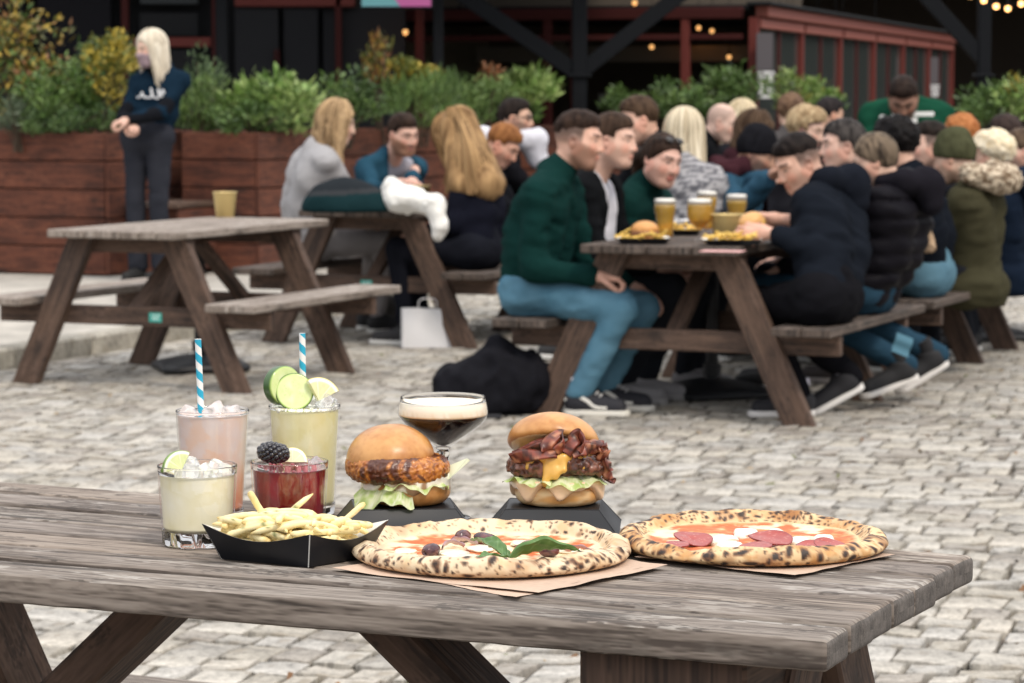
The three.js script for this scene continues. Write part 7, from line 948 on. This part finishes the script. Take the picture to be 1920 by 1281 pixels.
function plateful(label, p, w, d, burger, seed) {
  const t = thing('food_tray', label, 'food tray', p, 'food trays on the beer table'), r = rng(seed), c = [[-w, d], [w, d], [w, -d], [-w, -d]].map(([x, z]) => V(x * 0.8, 0.003, z * 0.8)), u = [[-w, d], [w, d], [w, -d], [-w, -d]].map(([x, z]) => V(x, 0.026, z));
  mesh('card', mergeGeometries([...[0, 1, 2, 3].map(i => quadPatch(c[i], c[(i + 1) % 4], u[(i + 1) % 4], u[i], 6, 2)), quadPatch(...c, 2, 2)]), boxM, t); mesh('lining', mergeGeometries([0, 1, 2, 3].map(i => quadPatch(c[i].clone().multiplyScalar(0.97).setY(0.005), c[(i + 1) % 4].clone().multiplyScalar(0.97).setY(0.005), u[(i + 1) % 4].clone().multiplyScalar(0.98), u[i].clone().multiplyScalar(0.98), 6, 2))), cardInner, t);
  for (let i = 0; i < 34; i++) { const m = mesh('fry', orient(plank(0.05 + r() * 0.03, 0.008, 0.008, 0.002), V((r() - 0.5) * w * 1.5, 0.018 + r() * 0.024, (r() - 0.5) * d * 1.4), V(r() - 0.5, (r() - 0.5) * 0.5, r() - 0.5), V(0, 1, 0.2)), chipM, t); }
  if (burger) { const g = iso((x, y, z) => Math.min(smax(ell(x, y, z, [0, 0.045, 0], [0.056, 0.036, 0.056]), 0.042 - y, 0.008), rcyl(x, y, z, 0.053, 0.003, 0.022, 0.008), rcyl(x, y, z, 0.058, 0.020, 0.042, 0.007) + (fbm(x * 70, y * 70, z * 70, 2) - 0.5) * 0.01), [-0.075, -0.01, -0.075], [0.075, 0.09, 0.075], 0.004, (x, y, z) => y > 0.041 || y < 0.021 ? [0.60, 0.29, 0.09] : [0.18, 0.07, 0.03]); g.translate(burger, 0.01, -0.02); mesh('burger', g, bunM2, t); }
}
plateful('black tray of burger and fries in front of the open black jacket', at(1205, 457, 0.71).add(V(0, 0, 0)), 0.11, 0.08, 0.01, 3);
plateful('black tray of fries beside the gold bucket', at(1372, 460, 0.71), 0.12, 0.075, 0, 4);
plateful('black tray of burger behind the straight beer glass', at(1275, 441, 0.71), 0.09, 0.07, 0.0, 6);
{ // burger held in both hands, napkin, menu card
  const p = atZ(1410, 420, 11.30), g = iso((x, y, z) => Math.min(smax(ell(x, y, z, [0, 0.012, 0], [0.052, 0.036, 0.052]), 0.010 - y, 0.008), rcyl(x, y, z, 0.050, -0.03, -0.012, 0.008), rcyl(x, y, z, 0.055, -0.014, 0.012, 0.007) + (fbm(x * 70, y * 70, z * 70, 2) - 0.5) * 0.012), [-0.075, -0.045, -0.075], [0.075, 0.06, 0.075], 0.004, (x, y, z) => y > 0.009 || y < -0.013 ? [0.66, 0.36, 0.13] : mixc([0.70, 0.42, 0.10], [0.20, 0.07, 0.03], sstep(0.4, 0.6, fbm(x * 60, y * 60, z * 60, 2))));
  const m = mesh('held_burger', g, bunM2); m.position.copy(p); m.rotation.set(0.1, 0.3, 0.35); tag(m, 'burger held in both hands of the black hoodie man', 'burger');
  tag(mesh('menu_card', orient(plank(0.16, 0.003, 0.11, 0.001), at(1355, 471, 0.713), V(1, 0, 0.3), V(0, 1, 0)), mat(0.62, 0.34, 0.32, 0.6)), 'pinkish red card lying at the edge of the beer table', 'card');
  const n = mesh('napkin', displace(new THREE.PlaneGeometry(0.12, 0.1, 14, 12).rotateX(-Math.PI / 2), v => { v.y += 0.006 + 0.02 * fbm(v.x * 25, 3, v.z * 25, 3); }), mat(0.78, 0.78, 0.8, 0.9, { side: THREE.DoubleSide })); n.position.copy(at(1288, 420, 0.71)); tag(n, 'crumpled white napkin behind the beer glasses', 'napkin');
}
{ // dark green bag and white scarf on the back table
  const p = at(648, 398, 0.71), t = mesh('padded_bag', iso((x, y, z) => smax(ell(x, y, z, [0, 0.0, 0], [0.235, 0.175 + 0.0 * x, 0.15]) + (fbm(x * 9, y * 9, z * 9, 3) - 0.5) * 0.03, -y + 0.002, 0.02), [-0.27, -0.01, -0.19], [0.27, 0.22, 0.19], 0.011, (x, y, z) => Math.abs(y - 0.105 - x * 0.05) < 0.012 ? [0.035, 0.038, 0.042] : y > 0.11 ? [0.018, 0.022, 0.026] : [0.008, 0.026, 0.030]), clothMat(0.8, 0.2)); t.position.copy(p); tag(t, 'dark green domed bag lying on the back picnic table', 'bag');
  const q = at(765, 398, 0.71), s = mesh('fluffy_scarf', iso((x, y, z) => { let d = smin(ell(x, y, z, [-0.02, 0.065, 0], [0.12, 0.075, 0.11]), ell(x, y, z, [-0.085, 0.13, 0.0], [0.045, 0.055, 0.05]), 0.05); d = smin(d, cap(x, y, z, [0.04, 0.06, 0.06], [0.135, 0.045, 0.11], 0.055, 0.05), 0.04); d = smin(d, cap(x, y, z, [0.135, 0.045, 0.11], [0.165, -0.06, 0.14], 0.05, 0.045), 0.03); d = smin(d, cap(x, y, z, [0.165, -0.08, 0.14], [0.155, -0.115, 0.14], 0.03, 0.03), 0.03); return d + (fbm(x * 26, y * 26, z * 26, 3) - 0.5) * 0.03; }, [-0.18, -0.17, -0.16], [0.26, 0.22, 0.22], 0.009, cloth([0.80, 0.79, 0.75], 0.12, 60)), clothMat(0.98, 0.5)); s.position.copy(q); tag(s, 'fluffy white scarf bunched on the table and hanging over its edge', 'scarf');
  const h = at(790, 352, 0.86); bucket('gold metal bucket behind the fluffy white scarf', at(785, 388, 0.71), 0.05, 0.062, 0.11);
}
{ // black bag on the setts
  const p = at(918, 775, 0), t = thing('black_bag', 'slumped black fabric bag on the setts by the bench', 'bag', p);
  mesh('bag_body', iso((x, y, z) => { let d = smin(ell(x, y, z, [-0.06, 0.10, 0], [0.185, 0.135, 0.15]), ell(x, y, z, [0.10, 0.12, 0.0], [0.155, 0.15, 0.14]), 0.08); d = smin(d, cap(x, y, z, [0.02, 0.22, 0], [0.025, 0.292, 0.0], 0.055, 0.012), 0.08); d = smin(d, cap(x, y, z, [0.03, 0.28, 0.0], [0.20, 0.14, 0.04], 0.02, 0.06), 0.06); return smax(d + (fbm(x * 8, y * 8, z * 8, 3) - 0.5) * 0.05 + (Math.abs(fbm(x * 14, y * 10, z * 14, 2) - 0.5) - 0.1) * 0.06, -y + 0.003, 0.02); }, [-0.30, -0.01, -0.22], [0.32, 0.34, 0.22], 0.010, cloth([0.010, 0.010, 0.013], 0.4)), clothMat(0.75, 0.15), t);
  mesh('strap', tube([V(-0.2, 0.12, 0.1), V(-0.24, 0.04, 0.14), V(-0.12, 0.012, 0.18), V(0.05, 0.01, 0.19)], 0.012, 30, 6).applyMatrix4(new THREE.Matrix4().makeScale(1, 0.8, 1)), mat(0.02, 0.02, 0.024, 0.8), t);
}
{ // white paper carrier bag under the back table
  const a = at(800, 653, 0), w = 0.265, h = 0.20, d = 0.10, t = thing('paper_bag', 'white paper carrier bag standing under the back table', 'paper bag', a.clone().add(V(0, 0, -d / 2))); t.rotation.y = 0.12;
  const wall = (p, q) => quadPatch(p, q, q.clone().add(V(0.004, h, -0.006)), p.clone().add(V(0.006, h, -0.004)), 10, 8, (v, u, k) => { v.z += 0.008 * Math.sin(u * 7 + k * 4) * k; }), c = [V(-w / 2, 0.002, d / 2), V(w / 2, 0.002, d / 2), V(w / 2, 0.002, -d / 2), V(-w / 2, 0.002, -d / 2)], pm = mat(0.74, 0.74, 0.76, 0.8, { side: THREE.DoubleSide });
  for (let i = 0; i < 4; i++) mesh('side', wall(c[i], c[(i + 1) % 4]), pm, t); mesh('base', quadPatch(...c, 2, 2), pm, t); mesh('handle', tube([V(-0.05, h, d / 2 - 0.01), V(-0.04, h + 0.05, d / 2), V(0.04, h + 0.05, d / 2), V(0.05, h, d / 2 - 0.01)], 0.003, 20, 5), pm, t);
}
function parasolBase(label, p, w, pole, turn) { const t = thing('parasol_base', label, 'parasol base', p, 'black parasol bases'); t.rotation.y = turn; mesh('slab', iso((x, y, z) => { const q = [Math.abs(x) - w, Math.abs(z) - w]; const d = len(Math.max(q[0] + 0.08, 0), Math.max(q[1] + 0.08, 0)) + Math.min(Math.max(q[0], q[1]) + 0.08, 0) - 0.08; return smax(smax(d + Math.max(0, y - 0.03) * 0.9, y - 0.075 + Math.max(0, len(x, z) - 0.08) * 0.22, 0.02), -y + 0.004, 0.006); }, [-w - 0.03, -0.01, -w - 0.03], [w + 0.03, 0.11, w + 0.03], 0.012, () => [0.012, 0.013, 0.016]), VC(0.5), t); mesh('pole', cyl(0.028, 0.028, pole, 20, 0.05), mat(0.012, 0.012, 0.015, 0.5), t); mesh('knob', cyl(0.04, 0.04, 0.05, 16, 0.09), mat(0.012, 0.012, 0.015, 0.5), t); }
parasolBase('black plastic parasol base under the empty pale table', at(376, 694, 0), 0.215, 0.60, 0.3);
parasolBase('black plastic parasol base under the beer table', at(1335, 742, 0), 0.225, 0.60, 0.4);
parasolBase('black plastic parasol base at the far end of the benches', at(1845, 635, 0), 0.22, 0.6, 0.2);
{ // rucksack and stray items
  const r1 = mesh('rucksack', iso((x, y, z) => smax(ell(x, y, z, [0, 0.08, 0], [0.12, 0.10, 0.10]) + (fbm(x * 14, y * 14, z * 14, 3) - 0.5) * 0.04, -y + 0.002, 0.02), [-0.15, -0.01, -0.14], [0.15, 0.22, 0.14], 0.011, cloth([0.16, 0.15, 0.14], 0.5)), clothMat(0.85, 0.2)); r1.position.copy(at(722, 612, 0)); tag(r1, 'grey canvas rucksack on the setts under the back table', 'rucksack');
  const m = mesh('blue_mask', displace(new THREE.PlaneGeometry(0.075, 0.085, 10, 8), v => { v.z += 0.02 * Math.cos(v.x * 18) + 0.006 * Math.sin(v.y * 110); }), mat(0.06, 0.16, 0.22, 0.8, { side: THREE.DoubleSide })); m.position.copy(atZ(1690, 648, 11.55)); m.rotation.set(-0.2, 0.2, -0.35); tag(m, 'pale blue surgical mask hanging below the puffer jacket', 'mask');
}
renderer.render(scene, camera);
